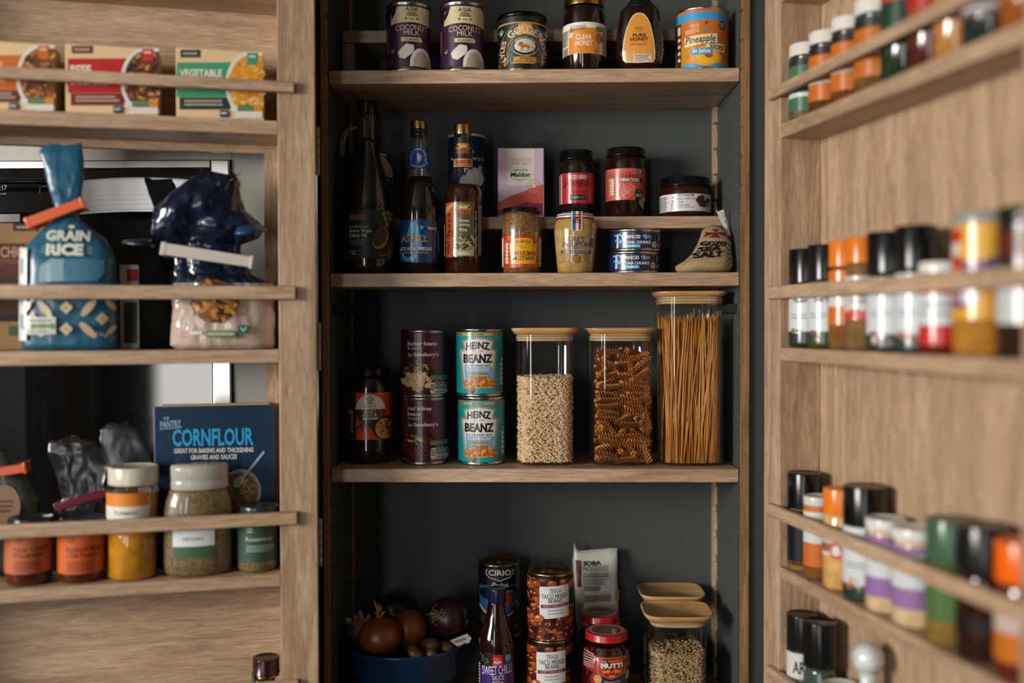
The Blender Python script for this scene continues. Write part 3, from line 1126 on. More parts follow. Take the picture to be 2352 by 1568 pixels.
# ================================================================== second shelf, back tier (on the riser)
it = Item('coconut_milk_tin', 'purple coconut milk tin on the riser, half hidden behind the olive oil bottle', CAT_T, 856, 0.145, ZR2 + EP)
can(it, 49.5, 0.110)
a = Art(750, 220, 3.564)
a.rect(200, 470, 560, 990, '3a1838'); a.ell(405, 640, 138, 160, 'cdbf92', n=30, a0=180, a1=360); a.rect(267, 636, 543, 652, 'cdbf92')
a.line(400, 520, 450, 516, 8, '1c1418'); a.text('ASIA', 360, 535, 452, 566, '1c1418'); a.text('COCONUT', 300, 672, 516, 706, 'd9c8a8')
a.poly([(330, 980), (340, 850), (410, 820), (470, 850), (500, 980)], 'd8d2c4')
canlabel(it, a, 0.110, '3a1838')

it = Item('salt_drum', 'tall blue salt drum on the riser behind the cooking wine bottle', 'container', 1072.5, 0.15, ZR2 + EP)
R = it.loc(1072.5 + 42, 740)[0]
Hh = it.z(313)
g = G(); g.lathe([(R * 0.95, 0), (R, 0.001), (R, Hh - 0.004)], H('12305e'), 'paper', 48)
it.rows = [(0, 0, 0, R, R, 2), (0, 0, Hh, R, R, 2)]
it.part(g, 'drum_body')
a = Art(750, 220, 3.564)
a.ell(1212, 668, 74, 82, 'c5bcb8', n=28); a.ell(1256, 578, 17, 14, 'c5bcb8'); a.poly([(1236, 590), (1262, 588), (1270, 620), (1230, 612)], 'c5bcb8'); a.ell(1130, 700, 40, 50, 'c5bcb8', n=20); a.rect(1110, 690, 1150, 735, 'c5bcb8')
a.text('table', 1090, 398, 1196, 428, 'd8d8dc', 0.015); a.text('salt', 1150, 436, 1208, 466, 'd8d8dc', 0.015); a.text("by Sainsbury's", 1020, 494, 1284, 528, 'd8d8dc', 0.02)
lablet(it, a, 'paper')
g = G(); g.lathe([(R * 1.0, Hh - 0.0045), (R * 1.015, Hh - 0.004), (R * 1.015, Hh - 0.0005), (R * 0.97, Hh), (R * 0.93, Hh - 0.003), (0, Hh - 0.003)], H('c9c9c6'), 'plastic', 48); it.part(g, 'lid', 'pale plastic lid')

it = Item('pink_salt_box', 'pink and coral salt carton with an open torn flap on the riser', 'box', 1194, 0.150, ZR2 + EP, rot=0.03)
(xa, z0), (xb, z1) = it.loc(1144, 492), it.loc(1248, 341)
zz = lambda p: it.z(p, 0.02)
g = G(); D_ = 0.025
z1 = zz(341)
g.box(xa, xb, -D_, D_, 0, z1, H('c9aab8'), 'paper', 0.0008); it.flat = -D_
a = Art(1130, 320, 4.9)
a.poly([(78, 105), (578, 112), (574, 505), (560, 855), (66, 855)], 'cdb2c4')
a.poly([(66, 705), (100, 640), (200, 565), (330, 600), (330, 855), (66, 855)], 'c8b8bc')
a.poly([(66, 705), (130, 680), (230, 630), (350, 590), (450, 540), (574, 508), (570, 855), (66, 855)], 'c4514a')
a.poly([(66, 790), (180, 775), (300, 745), (390, 702), (450, 720), (570, 722), (566, 855), (66, 855)], '7e2038')
a.rect(168, 107, 478, 518, 'd9d4cb')
a.text('HIMALAYAN', 202, 208, 452, 246, 'c47a68', 0.0, shear=0.2); a.text('PINK SALT', 218, 250, 438, 288, 'c47a68', 0.0, shear=0.2)
a.text('selected by', 242, 330, 402, 364, '1f2f2a', 0.01, shear=0.2); a.text('Maldon', 206, 370, 430, 424, '16261f', 0.03, shear=0.2)
a.bars(236, 444, 400, 456, 1, '6a6a64', 3); a.bars(282, 466, 356, 476, 1, '6a6a64', 4)
for r in (78, 60): a.ring(468, 520, r, r, 5, 'd9a06a')
a.ell(468, 520, 34, 34, 'd8a27a'); a.rect(450, 500, 490, 534, 'e2c8a4')
it.wrap(a, g, 'paper'); it.part(g, 'carton')
g = G()
P = [it.loc(x, y) for x, y in ((1155, 341), (1247, 341), (1236, 327), (1210, 333))]
for (x0, z0), (x1, z1_), y in ((P[0], P[3], 0.0), (P[3], P[2], 0.012)):
    g.prism([(x0, zz(341) - 0.001), (x1 + 0.006, zz(341) - 0.001), (x1 + 0.004, z1_ + 0.002), (x1 - 0.006, z1_)], y, y + 0.0008, 1, H('33222a'), 'paper')
it.part(g, 'torn_flap', 'dark inner flap')

# jars on the riser
it = Item('jalapeno_jar', 'sliced green jalapeños jar with a red label and black lid', CAT_J, 1324.5, 0.145, ZR2 + EP)
glassjar(it, [(497, 34), (492, 38), (400, 38.5), (382, 37.5), (374, 34), (368, 33)], H('17160a'))
a = Art(1130, 320, 4.9)
a.rect(760, 372, 1145, 716, 'b3202a'); a.rect(760, 388, 787, 716, 'cfc6bc'); a.rect(778, 380, 790, 716, 'cfc6bc')
a.text('SLICED GREEN', 858, 400, 1070, 446, 'c9d0cc', 0.02, bow=-6); a.text('JALAPEÑOS', 806, 452, 1116, 550, '1a1210', 0.02, bow=-8, taper=0.05)
a.text("by Sainsbury's", 848, 574, 1080, 606, '2a1412', 0.0, shear=0.1); a.rect(878, 622, 1050, 680, '10201e')
for k in range(5): a.ell(904 + k * 17, 652, 6, 14, '4fc0b0', 15)
a.text('HOT', 990, 640, 1034, 664, '3f8f88', 0.02)
for x in (815, 838, 1090, 1114): a.ell(x, 436, 6, 8, '3a1010')
label(it, a, 396.5, 466.5, 'b3202a')
screwlid(it, it.z(370), it.z(348), it.loc(1324.5 + 37.5, 740)[0], H('0c0c0c'), lip=0.0006, label='black metal lid')

it = Item('tomato_jar', 'sundried tomatoes jar with a coral label and black lid', CAT_J, 1437, 0.145, ZR2 + EP)
glassjar(it, [(497, 40), (492, 44.5), (400, 45), (375, 44.5), (365, 40), (360, 38)], H('1f0a04'))
a = Art(1220, 220, 3.564)
a.rect(600, 592, 945, 850, 'c8574a')
a.bars(704, 624, 830, 636, 1, '7a2a22', 3); a.text('SUNDRIED', 706, 640, 876, 668, '7a1a16', 0.03); a.rect(690, 668, 912, 706, '6e2018'); a.text('TOMATOES', 706, 672, 884, 700, 'e8dccf', 0.03)
a.ell(790, 775, 66, 82, 'b8432e', 35, 26); a.ell(790, 775, 54, 68, 'd2705a', 35, 26)
for k in range(14):
    t = k * 2 * PI / 14
    a.ell(790 + 36 * math.cos(t), 775 + 46 * math.sin(t), 5, 9, 'a83a28', math.degrees(t) + 90, 8, up=(k == 0))
a.line(728, 838, 856, 738, 5, 'd9a07a')
a.ell(880, 796, 30, 36, '16110f'); a.rect(852, 796, 910, 855, '16110f'); a.text('deli', 856, 788, 902, 822, 'd8d2c8', 0.0, shear=0.3); a.bars(868, 772, 892, 780, 1, 'b8b2a8', 1)
for k, c in enumerate(('2f7a55', 'dcd6cc', 'b03428')): a.rect(876 + k * 10, 602, 886 + k * 10, 630, c)
for k in range(6): a.rrect(642 if k else 640, 674 + k * 23, 680, 694 + k * 23, 9, 'd8cfc4'); a.rect(642, 676 + k * 23, 660, 692 + k * 23, ('b8862c', '3f7a52')[k % 2])
a.bars(640, 630, 684, 664, 3, '3f6a4a', 5); a.bars(915, 600, 938, 840, 4, '8a3a30', 8, True); a.bars(615, 610, 632, 840, 3, '8a3a30', 9, True)
label(it, a, 386, 458.5, 'c8574a')
screwlid(it, it.z(362), it.z(343), it.loc(1437 + 44.5, 740)[0], H('0c0c0c'), lip=0.0006, label='black metal lid')

it = Item('meze_jar', 'squat bruschetta topping jar with a white label and wide black lid', CAT_J, 1574, 0.15, ZR2 + EP)
glassjar(it, [(497, 52), (492, 58), (460, 59), (440, 58), (432, 52), (428, 50)], H('2e1007'))
a = Art(1220, 220, 3.564)
a.rect(1040, 790, 1480, 940, 'd2d0cc')
a.text('ODYSEA', 1192, 799, 1306, 821, '1f1f20', 0.01); a.ell(1321, 808, 12, 12, 'b04a2c')
for k, t in enumerate(('BRUSCHETTA', 'MEZE', 'TOPPING')): a.text(t, 1192, 832 + k * 27, 1192 + (148, 58, 106)[k], 849 + k * 27, '77777a')
a.bars(1192, 908, 1340, 916, 1, '8a8a8c', 3)
a.text('220g e', 1108, 862, 1212, 886, '4a4a4c', rot=-90)
a.bars(1056, 815, 1116, 935, 9, '6a6a6c', 4)
a.ell(1408, 880, 66, 38, 'c9c7c2'); a.beans(1362, 822, 1450, 895, 16, ['4a1512', '5e1c15', '38100e'], 22, 18, 5, inside=lambda x, y: (x - 1406) ** 2 / 44 ** 2 + (y - 858) ** 2 / 42 ** 2 < 1)
label(it, a, 444, 484, 'd2d0cc')
screwlid(it, it.z(431), it.z(411), it.loc(1574 + 57, 740)[0], H('0b0b0b'), lip=0.0007, label='wide black lid')

# ================================================================== second shelf, front row
it = Item('olive_oil_bottle', 'tall dark olive oil bottle with a glass loop handle and black cap', CAT_B, 846, 0.055, T2 + EP)
it.rows = it.prof([(622, 50), (617, 55), (600, 57), (480, 57), (440, 52), (400, 40), (360, 27), (330, 20.5), (318, 19.5)], 2)
g = G(); b = it.rows[0]; g.loft([(0, 0, 0.0005, b[3] * 0.8, b[4] * 0.8, 2)] + it.rows, H('0d0b05'), 'filled', 48); it.part(g, 'bottle_body', 'oil-filled dark body')
g = G(); g.loft(it.prof([(322, 20.3), (300, 20.6), (264, 20.6)], 2, snap=False), H('ffffff'), 'glass', 32, cap=False); it.part(g, 'neck', 'clear glass neck above the oil')
g = G()
hp = [it.loc(x, y) for x, y in ((824, 291), (806, 294), (792, 306), (787, 322), (786, 345), (786, 364))]
g.tube([(x, 0, z) for x, z in hp], [0.0048, 0.0062, 0.0065, 0.006, 0.0055, 0.005], H('4a4c48'), 'glass', 14); it.part(g, 'handle', 'clear glass loop handle')
screwlid(it, it.z(263), it.z(234), it.loc(846 + 23.5, 740)[0], H('080808'), ribs=30, name='cap', label='black ribbed cap', cx=0)
a = Art(750, 220, 3.564)
a.rect(150, 930, 560, 1330, '101215'); a.poly([(375, 932), (560, 932), (560, 1110), (470, 1080), (400, 1010)], '18222c')
a.rect(159, 934, 167, 1330, '6a6238')
a.text('SPECIALLY', 190, 968, 326, 990, 'a8603a', 0.01); a.text('SELECTED', 190, 993, 322, 1014, 'a8603a', 0.01)
a.text('Unfiltered', 192, 1055, 341, 1082, '9a9378'); a.text('Extra Virgin', 190, 1090, 368, 1122, 'd2d0c6'); a.text('Olive Oil', 190, 1126, 328, 1156, 'd2d0c6')
a.bars(190, 1172, 335, 1222, 3, '5a5c58', 3); a.text('ITALIAN', 190, 1264, 246, 1274, 'a8a8a0', 0.01)
for k, c in enumerate(('3a6a48', 'c9c9c4', 'a03030')): a.rect(208 + k * 12, 1284, 220 + k * 12, 1294, c)
a.bars(435, 1300, 495, 1308, 1, '8a8a84', 2)
a.ell(500, 990, 62, 60, '0b0c08', n=24)
for x, y in ((470, 960), (505, 955), (480, 1000), (520, 1000), (495, 1045), (530, 960)): a.ell(x, y, 19, 24, '5e5a22', 10); a.ell(x - 5, y - 8, 5, 6, '9a9560')
a.ell(440, 1160, 62, 98, '7a5f1c', 20, 26); a.ell(432, 1150, 52, 84, '2a2410', 20, 26); a.ell(520, 1250, 26, 90, '5a3a26', 10, 20)
a.bars(255, 1388, 400, 1398, 1, '3a3c3a', 5)
lablet(it, a, 'paper', gy=None)

it = Item('vinegar_bottle', 'blue-labelled white wine vinegar bottle with a gold crown cap', CAT_B, 964, 0.06, T2 + EP)
it.rows = it.prof([(622, 40), (617, 44.5), (480, 45.5), (455, 43), (430, 34), (405, 27), (380, 22.5), (340, 20), (312, 18.5), (306, 18.5)], 2)
g = G(); b = it.rows[0]; g.loft([(0, 0, 0.0005, b[3] * 0.8, b[4] * 0.8, 2)] + it.rows[:5] + [(*it.rows[5][:3], it.rows[5][3], it.rows[5][4], 2)], H('1a1208'), 'filled', 44); it.part(g, 'bottle_body', 'vinegar-filled body')
g = G(); g.loft(it.rows[5:], H('ffffff'), 'glass', 40, cap=False); it.part(g, 'neck', 'clear glass neck')
g = G(); r_ = it.loc(964 + 19, 740)[0]
g.lathe([(r_ * 0.97, it.z(314)), (r_ * 1.06, it.z(313)), (r_ * 1.06, it.z(309)), (r_ * 0.99, it.z(308)), (r_ * 0.99, it.z(299))], H('1a1a18'), 'filled', 32, False); it.part(g, 'neck_ring')
screwlid(it, it.z(298), it.z(279), r_ * 0.98, H('b8924a'), 'metal', ribs=24, name='cap', label='gold crown cap')
a = Art(750, 220, 3.564)
a.rect(590, 1008, 930, 1362, '14406e'); a.rect(590, 1200, 930, 1362, '163a66')
for k in range(26):
    t = random.uniform(0, 6.28); r = random.uniform(20, 105)
    a.ell(790 + r * math.cos(t), 1100 + r * 0.8 * math.sin(t), 16, 7, random.choice(['1c5c98', '2a6fa8', '123a66']), random.uniform(0, 180), 8, up=False)
for k in range(8): a.ell(778 + 9 * math.cos(k * .785), 1075 + 9 * math.sin(k * .785), 9, 4, '6fa8d2', k * 45, 8, up=(k == 0))
a.poly([(655, 1140), (692, 1026), (738, 1026), (758, 1110), (790, 1260), (740, 1262), (716, 1100), (702, 1140)], '3f9fd6')
a.pline([(610, 1290), (640, 1330), (690, 1338), (735, 1300)], 34, '3f9fd6'); a.poly([(690, 1200), (730, 1190), (724, 1230), (690, 1232)], '3f9fd6')
a.text('ASPALL', 610, 1136, 826, 1196, 'c08a5a', 0.025); a.bars(715, 1202, 766, 1211, 1, 'c0a88a', 3)
a.text('WHITE WINE VINEGAR', 560, 1234, 864, 1266, 'e0dfd8', 0.02); a.text('TO LIFT and BRIGHTEN FLAVOUR', 596, 1276, 832, 1288, 'd2d0c8', 0.01)
a.ell(864, 1078, 40, 52, '14161a'); a.ring(864, 1078, 40, 52, 3, '8a6a4a'); a.text('taste', 828, 1064, 896, 1094, 'd8d6d0', 0.02); a.text('great', 846, 1044, 882, 1058, '9a8a78')
a.bars(906, 1100, 926, 1280, 2, '8fa8c8', 3, True)
label(it, a, 503, 602, '14406e', 'gloss')
a = Art(750, 220, 3.564)
a.rect(680, 408, 850, 572, '1a5296'); a.ctext('WHITE WINE VINEGAR', 752, 488, 54, 62, 200, -30, 14, 'd8dde0', 0.02); a.ctext('ASPALL SUFFOLK', 752, 488, 68, 76, 215, 320, 13, 'd8dde0', 0.02)
for k in range(14):
    t = math.radians(-100 + k * 200 / 14)
    a.line(745, 492, 745 + 36 * math.cos(t), 492 + 40 * math.sin(t), 4, 'd8dde0')
a.text('PU', 813, 520, 834, 544, 'd8dde0', 0.01)
label(it, a, 334.5, 380.5, '1a5296', 'gloss', 'neck_label', gy=3)

it = Item('cooking_wine_bottle', 'amber cooking wine bottle with a gold cap and olive and orange labels', CAT_B, 1064, 0.06, T2 + EP)
it.rows = it.prof([(622, 38), (617, 41.5), (440, 42.5), (425, 40), (412, 31), (398, 24.5), (375, 21), (340, 20.5), (312, 19)], 2)
g = G(); b = it.rows[0]; zl = it.z(427)
g.loft([(0, 0, 0.0005, b[3] * 0.8, b[4] * 0.8, 2)] + it.rows[:3] + [(0, 0, zl, it.at(zl)[3], it.at(zl)[3], 2)], H('301506'), 'filled', 44); it.part(g, 'bottle_body', 'amber wine-filled body')
g = G(); g.loft([(0, 0, zl, it.at(zl)[3], it.at(zl)[3], 2)] + [r for r in it.rows if r[2] > zl], H('ffffff'), 'glass', 40, cap=False); it.part(g, 'neck', 'clear glass neck')
r_ = it.loc(1064 + 20, 740)[0]
screwlid(it, it.z(311), it.z(287), r_, H('b59a5c'), 'metal', ribs=32, name='cap', label='gold screw cap')


def pagoda(a, cx, y, w, h):
    a.poly([(cx - w * .38, y), (cx + w * .38, y), (cx + w * .5, y + h * .22), (cx - w * .5, y + h * .22)], 'b08a4a')
    a.poly([(cx - w * .3, y + h * .22), (cx + w * .3, y + h * .22), (cx + w * .28, y + h * .36), (cx - w * .28, y + h * .36)], 'd9c27a')
    a.poly([(cx - w * .5, y + h * .36), (cx + w * .5, y + h * .36), (cx + w * .58, y + h * .52), (cx - w * .58, y + h * .52)], 'a8803c')
    for k in range(5): a.rrect(cx - w * .46 + k * w * .19, y + h * .54, cx - w * .46 + k * w * .19 + w * .15, y + h, 4, 'b0503c')


a = Art(750, 220, 3.564)
a.rect(960, 868, 1290, 1316, '23241a')
a.rect(1038, 868, 1206, 1160, '55522c'); a.rect(1206, 880, 1290, 1316, '1c1b14')
a.rect(978, 868, 1038, 1318, 'b5571c'); a.poly([(978, 900), (1038, 870), (1038, 900), (978, 960)], 'cfa05a')
a.text('WING YIP', 912, 1192, 1088, 1222, '6e0f10', 0.04, rot=-90); a.text('永榮業行', 935, 1032, 1075, 1064, '6e0f10', 0.01, rot=-90) if False else None
for k in range(4):
    y = 970 + k * 44
    a.line(992, y, 1022, y - 4, 5, '6e0f10'); a.line(1007, y - 16, 1005, y + 20, 5, '6e0f10'); a.line(992, y + 16, 1004, y + 2, 4, '6e0f10'); a.line(1008, y + 2, 1024, y + 16, 4, '6e0f10'); a.line(996, y - 10, 1018, y - 12, 4, '6e0f10')
a.bars(1026, 1100, 1034, 1310, 1, '7a3a12', 3, True)
pagoda(a, 1118, 890, 128, 80)
for k, t in enumerate(('Chinese', 'Cooking', 'Wine')): a.text(t, 1118 - (50, 55, 34)[k], 1004 + k * 38, 1118 + (50, 55, 34)[k], 1034 + k * 38, 'd9d5c6', 0.01)
a.rect(1038, 1155, 1206, 1310, '3a3420'); a.beans(1042, 1160, 1202, 1300, 60, ['b8a468', '8f7d46', 'cdbb86', '5f6a3a'], 34, 4, 8)
a.poly([(1038, 1240), (1075, 1265), (1170, 1265), (1206, 1240), (1206, 1310), (1038, 1310)], 'a89a78'); a.bars(1070, 1275, 1180, 1302, 2, 'd9d5c6', 6)
a.text('Marinade • Flavour • Poach', 1068, 1082, 1372, 1102, 'c9c5b6', rot=-90)
a.bars(1240, 885, 1268, 1300, 2, 'b8b4a6', 4, True); a.bars(962, 1050, 972, 1310, 1, 'b8b4a6', 5, True)
label(it, a, 463, 590, '23241a', 'gloss')
a = Art(750, 220, 3.564)
a.rect(1040, 326, 1195, 500, '2a2a18'); pagoda(a, 1118, 372, 112, 88)
a.rect(1040, 500, 1195, 568, 'd0a878'); a.rect(1044, 506, 1190, 550, 'c9862c'); a.text('WING YIP', 1056, 512, 1182, 542, '8a1512', 0.04); a.bars(1056, 550, 1180, 562, 1, '8a4a2a', 3)
label(it, a, 311, 379.5, '2a2a18', 'gloss', 'neck_label', gy=3)

it = Item('mustard_jar', 'wholegrain mustard jar with a black lid and yellow and orange label', CAT_J, 1198, 0.055, T2 + EP)
it.rows = it.prof([(622, 36), (617, 41.5), (600, 43), (570, 44.5), (530, 45), (510, 43.5), (497, 39.5), (490, 38.5)], 2)
g = G(); b = it.rows[0]; g.loft([(0, 0, 0.0005, b[3] * 0.8, b[4] * 0.8, 2)] + it.rows, H('74502a'), 'grain', 48); it.part(g, 'jar_body', 'clear jar full of seedy mustard')
screwlid(it, it.z(490), it.z(479), it.loc(1198 + 43, 740)[0], H('0b0b0b'), lip=0.0006, label='black metal lid')
a = Art(1130, 320, 4.9)
a.rect(100, 1075, 560, 1440, 'a83414')
a.beans(130, 1080, 540, 1430, 40, ['b8481a', '8f2a10', 'c05a20'], 40, 22, 4)
a.poly([(198, 1168), (248, 1166), (252, 1120), (300, 1108), (410, 1108), (456, 1122), (458, 1168), (506, 1170), (490, 1398), (218, 1402)], 'e0a018')
a.text('BRAMWELLS', 272, 1128, 436, 1166, '8a4a14', 0.01, bow=5); a.ring(350, 1205, 40, 20, 5, '9a5a18', 0, 250)
a.line(225, 1188, 320, 1190, 2, '9a5a18'); a.line(400, 1190, 490, 1188, 2, '9a5a18')
a.text('WHOLEGRAIN', 218, 1256, 490, 1306, '4a2412', 0.01); a.text('MUSTARD', 238, 1314, 470, 1358, '4a2412', 0.01)
for k in range(6): a.rrect(148, 1160 + k * 40, 186, 1194 + k * 40, 12, 'd8cfc0'); a.rect(146, 1164 + k * 40, 162, 1190 + k * 40, ('c0501c', 'b04018')[k % 2])
a.rect(116, 1100, 132, 1425, 'd8cfc0')
for k in range(20): a.rect(520, 1104 + k * 16, 552, 1104 + k * 16 + (7, 11)[k % 2], 'd8cfc0')
label(it, a, 540, 614, 'a83414', 'gloss', gy=8)

it = Item('dijon_jar', 'Dijon mustard jar with a tricolour ribbon seal over its lid', CAT_J, 1321.5, 0.05, T2 + EP)
it.rows = it.prof([(624, 36), (619, 41), (600, 43), (560, 47), (530, 49), (515, 47.5), (504, 42), (498, 38.5), (494, 38.5)], 2)
g = G(); b = it.rows[0]; g.loft([(0, 0, 0.0005, b[3] * 0.8, b[4] * 0.8, 2)] + it.rows, H('ad8a50'), 'filled', 48); it.part(g, 'jar_body', 'clear jar of smooth yellow mustard')
g = G(); r_ = it.loc(1321.5 + 43, 740)[0]
zz = lambda p: it.z(p, r_)
g.lathe([(r_ * 0.95, zz(502)), (r_ * 1.0, zz(501.5)), (r_ * 1.0, zz(497)), (r_ * 1.0, zz(494)), (r_ * 0.99, zz(491.5)), (r_ * 0.97, zz(489)), (r_ * 0.92, zz(487)), (r_ * 0.8, zz(485.5)), (0, zz(485.5))],
        [H('7e1c20'), H('7e1c20'), H('d8d5d0'), H('24386e'), H('d8d5d0'), H('24386e'), H('d8d5d0'), H('d8d5d0')], 'gloss', 48)
it.part(g, 'lid', 'striped red, white and blue lid')
g = G()
def P_(x, y, e):
    z = zz(y)
    r = r_ * 1.012 if y < 503 else it.at(z)[3] * 1.02 + 0.0006
    dx = it.loc(x, y)[0]
    return (dx, -math.sqrt(max(1e-8, r * r - dx * dx)) - e, z)
X0, X1 = 1312.5, 1337
for i, (x0, x1, c) in enumerate(((X0, X1, 'd8d6d2'), (1315.3, 1320.8, '24407e'), (1328.6, 1334, 'b0322e'))):
    ys = [484.8, 490, 496, 502, 508, 514, 520, 526, 529 if i == 2 else 531]
    for y0, y1 in zip(ys, ys[1:]):
        g.f([g.v(*P_(x0, y0, 0.0002 + i * 0.0001)), g.v(*P_(x1, y0, 0.0002 + i * 0.0001)), g.v(*P_(x1, y1 - (2 if y1 > 528 else 0), 0.0002 + i * 0.0001)), g.v(*P_(x0, y1, 0.0002 + i * 0.0001))], H(c), 'gloss')
it.part(g, 'ribbon_seal', 'tricolour paper ribbon')
a = Art(1130, 320, 4.9)
IN = '39446e'
a.text('GREY', 846, 1092, 1046, 1146, IN, 0.005); a.text('POUPON', 796, 1150, 1104, 1208, IN, 0.005); a.text('DIJON', 915, 1208, 1000, 1240, IN, 0.0)
a.poly([(772, 1246), (1116, 1250), (1108, 1265), (1116, 1284), (775, 1276), (784, 1262)], '22356c'); a.text('au White Wine, fait au Vin Blanc', 802, 1254, 1090, 1274, 'c9c4b4', 0.01)
for x in (810, 1065):
    for k in range(4): a.bars(x - 36 + k * 4, 1288 + k * 20, x + 36 - k * 4, 1302 + k * 20, 1, '8a6a3a', k + 3)
    a.text('215g 200ml e', x - 60, 1364, x + 60, 1388, '7a5c34')
a.ell(945, 1340, 42, 50, '9a7434'); a.ring(945, 1340, 42, 50, 5, '6a4c20'); a.ring(945, 1340, 26, 34, 4, '6a4c20'); a.ell(945, 1300, 14, 14, '6a4c20'); a.line(945, 1300, 945, 1384, 4, '6a4c20'); a.line(912, 1340, 978, 1340, 4, '6a4c20')
a.text('Grey', 916, 894, 992, 918, '27407c', shear=0.2) if False else None
a.ell(1132, 1152, 24, 50, '1c2430')
lablet(it, a, 'gloss', name='printed_lettering', gy=8)
a = Art(1130, 320, 4.9)
# lettering on the ribbon
a.text('Grey', 918, 896, 992, 920, '1f2c56', 0.02, shear=0.3); a.text('Poupon', 910, 920, 998, 944, '1f2c56', 0.02, shear=0.3)
rs, it.rows = it.rows, [(0, 0, r[2], max(r[3] * 1.02 + 0.0012, r_ * 1.012 if r[2] > zz(506) else 0), max(r[4] * 1.02 + 0.0012, r_ * 1.012 if r[2] > zz(506) else 0), 2) for r in it.rows]
lablet(it, a, 'gloss', name='ribbon_lettering', gy=4)
it.rows = rs

for k, (px, bot, lab) in enumerate(((1455, 0.0, 'navy tuna chunks tin standing on the shelf, under its twin'), (1458.5, 0.0357, 'navy tuna chunks tin stacked on top of an identical tin'))):
    it = Item('tuna_tin', lab, CAT_T, px, 0.065, T2 + EP + bot, group='stacked tuna tins')
    can(it, 58.5, 0.0352, pull=(k == 1))
    a = Art(1380, 510, 7.35) if k else Art(1380 - 3, 510 + 48, 7.35)
    a.rect(60, 148, 1120, 455, '14204a')
    a.poly([(275, 195), (305, 185), (306, 420), (280, 436), (270, 430)], 'c9cbd0'); a.ring(310, 270, 80, 82, 26, '5fb6d6', -110, 120); a.ring(290, 310, 46, 40, 16, '5fb6d6', -200, 40); a.ell(255, 215, 20, 14, '5fb6d6')
    a.text('PRINCES', 405, 214, 668, 272, 'd8d6d4', 0.03); a.line(405, 284, 672, 286, 6, '8a3040'); a.text('TUNA CHUNKS', 412, 312, 836, 362, 'd8d6d4', 0.035)
    a.rect(410, 376, 665, 425, '6fbfda'); a.text('IN BRINE', 480, 386, 596, 414, 'a8dcea', 0.01)
    a.poly([(695, 222), (760, 200), (775, 240), (765, 282), (730, 272)], '7cc0d4'); a.poly([(785, 215), (805, 212), (800, 270), (782, 272)], '7cc0d4'); a.poly([(805, 240), (850, 222), (838, 250), (850, 282)], '7cc0d4'); a.ell(715, 232, 6, 6, '14204a')
    for x in (722, 742): a.line(x, 212, x + 6, 274, 5, '14204a')
    a.ell(896, 374, 38, 54, 'd0cdc8'); a.bars(870, 345, 922, 385, 2, '3a3a44', 3); a.ell(898, 410, 10, 10, '14204a')
    a.rect(950, 200, 985, 300, '2a3464'); a.bars(955, 205, 980, 300, 1, '8a90b0', 3, True); a.pline([(958, 380), (970, 405), (998, 350)], 9, 'd0cdc8'); a.ring(985, 380, 36, 46, 5, '44508a')
    canlabel(it, a, 0.0352, '14204a', z0=0.0048, z1=0.0352 - 0.0048)

# burlap salt sack with its paper tag
m, nt, b = newmat('burlap')
N, L = nt.nodes.new, nt.links.new
tc = N('ShaderNodeTexCoord')
mp = N('ShaderNodeMapping'); mp.inputs['Rotation'].default_value = (0.3, 0.5, 0.78)
L(tc.outputs['Object'], mp.inputs[0])
at = N('ShaderNodeAttribute'); at.attribute_name = 'Col'
hs_ = []
for d in ('X', 'Z'):
    wv = N('ShaderNodeTexWave'); wv.bands_direction = d; wv.inputs['Scale'].default_value = 135; wv.inputs['Distortion'].default_value = 1.5; wv.inputs['Detail Scale'].default_value = 3
    L(mp.outputs[0], wv.inputs[0]); hs_.append(wv)
mu = N('ShaderNodeMath'); mu.operation = 'MULTIPLY'
L(hs_[0].outputs['Fac'], mu.inputs[0]); L(hs_[1].outputs['Fac'], mu.inputs[1])
mr = N('ShaderNodeMapRange'); mr.inputs[3].default_value, mr.inputs[4].default_value = 0.35, 1.6
L(mu.outputs[0], mr.inputs[0])
sc = N('ShaderNodeVectorMath'); sc.operation = 'SCALE'
L(at.outputs['Color'], sc.inputs[0]); L(mr.outputs[0], sc.inputs['Scale']); L(sc.outputs[0], b.inputs['Base Color'])
b.inputs['Roughness'].default_value = 0.95
b.inputs['Specular IOR Level'].default_value = 0.1
bp = N('ShaderNodeBump'); bp.inputs['Strength'].default_value = 0.6; bp.inputs['Distance'].default_value = 0.0012
L(mu.outputs[0], bp.inputs['Height']); L(bp.outputs[0], b.inputs['Normal'])

it = Item('salt_sack', 'small burlap sea salt sack with a red cross, slumped at the shelf end', 'sack', 1617, 0.048, T2 + EP, rot=0.05)
it.rows = it.prof([(623, 1560, 1672), (616, 1553, 1676), (608, 1553, 1678), (596, 1574, 1678), (580, 1592, 1676), (560, 1604, 1678), (540, 1612, 1674), (528, 1618, 1668), (520, 1628, 1662), (515, 1638, 1656)], 2.6)
it.rows = [(r[0], (0, -0.004, -0.004, -0.002, 0, 0.004, 0.01, 0.015, 0.018, 0.02)[k], r[2], r[3], (0.034, 0.043, 0.044, 0.04, 0.036, 0.031, 0.026, 0.022, 0.016, 0.008)[k], r[5]) for k, r in enumerate(it.rows)]
g = G()
def lump(P, t, k):
    return [P[0] + 0.0012 * math.sin(5 * t + k), P[1] + 0.0012 * math.cos(4 * t + 2 * k), P[2]]
g.loft(it.rows, H('c9ac84'), 'burlap', 56, fn=lump); it.part(g, 'sack_body')
a = Art(1380, 510, 7.35)
for t in ('p', ):
    cx, cy = 1895, 145
    for x0, y0, x1, y1 in ((1860, 75, 1960, 68), (2065, 125, 2060, 218), (1935, 238, 1775, 236), (1700, 220, 1745, 128)):
        a.poly([(cx, cy), (x0, y0), ((x0 + x1) / 2 * .9 + cx * .1, (y0 + y1) / 2 * .9 + cy * .1), (x1, y1)], '7a1512')
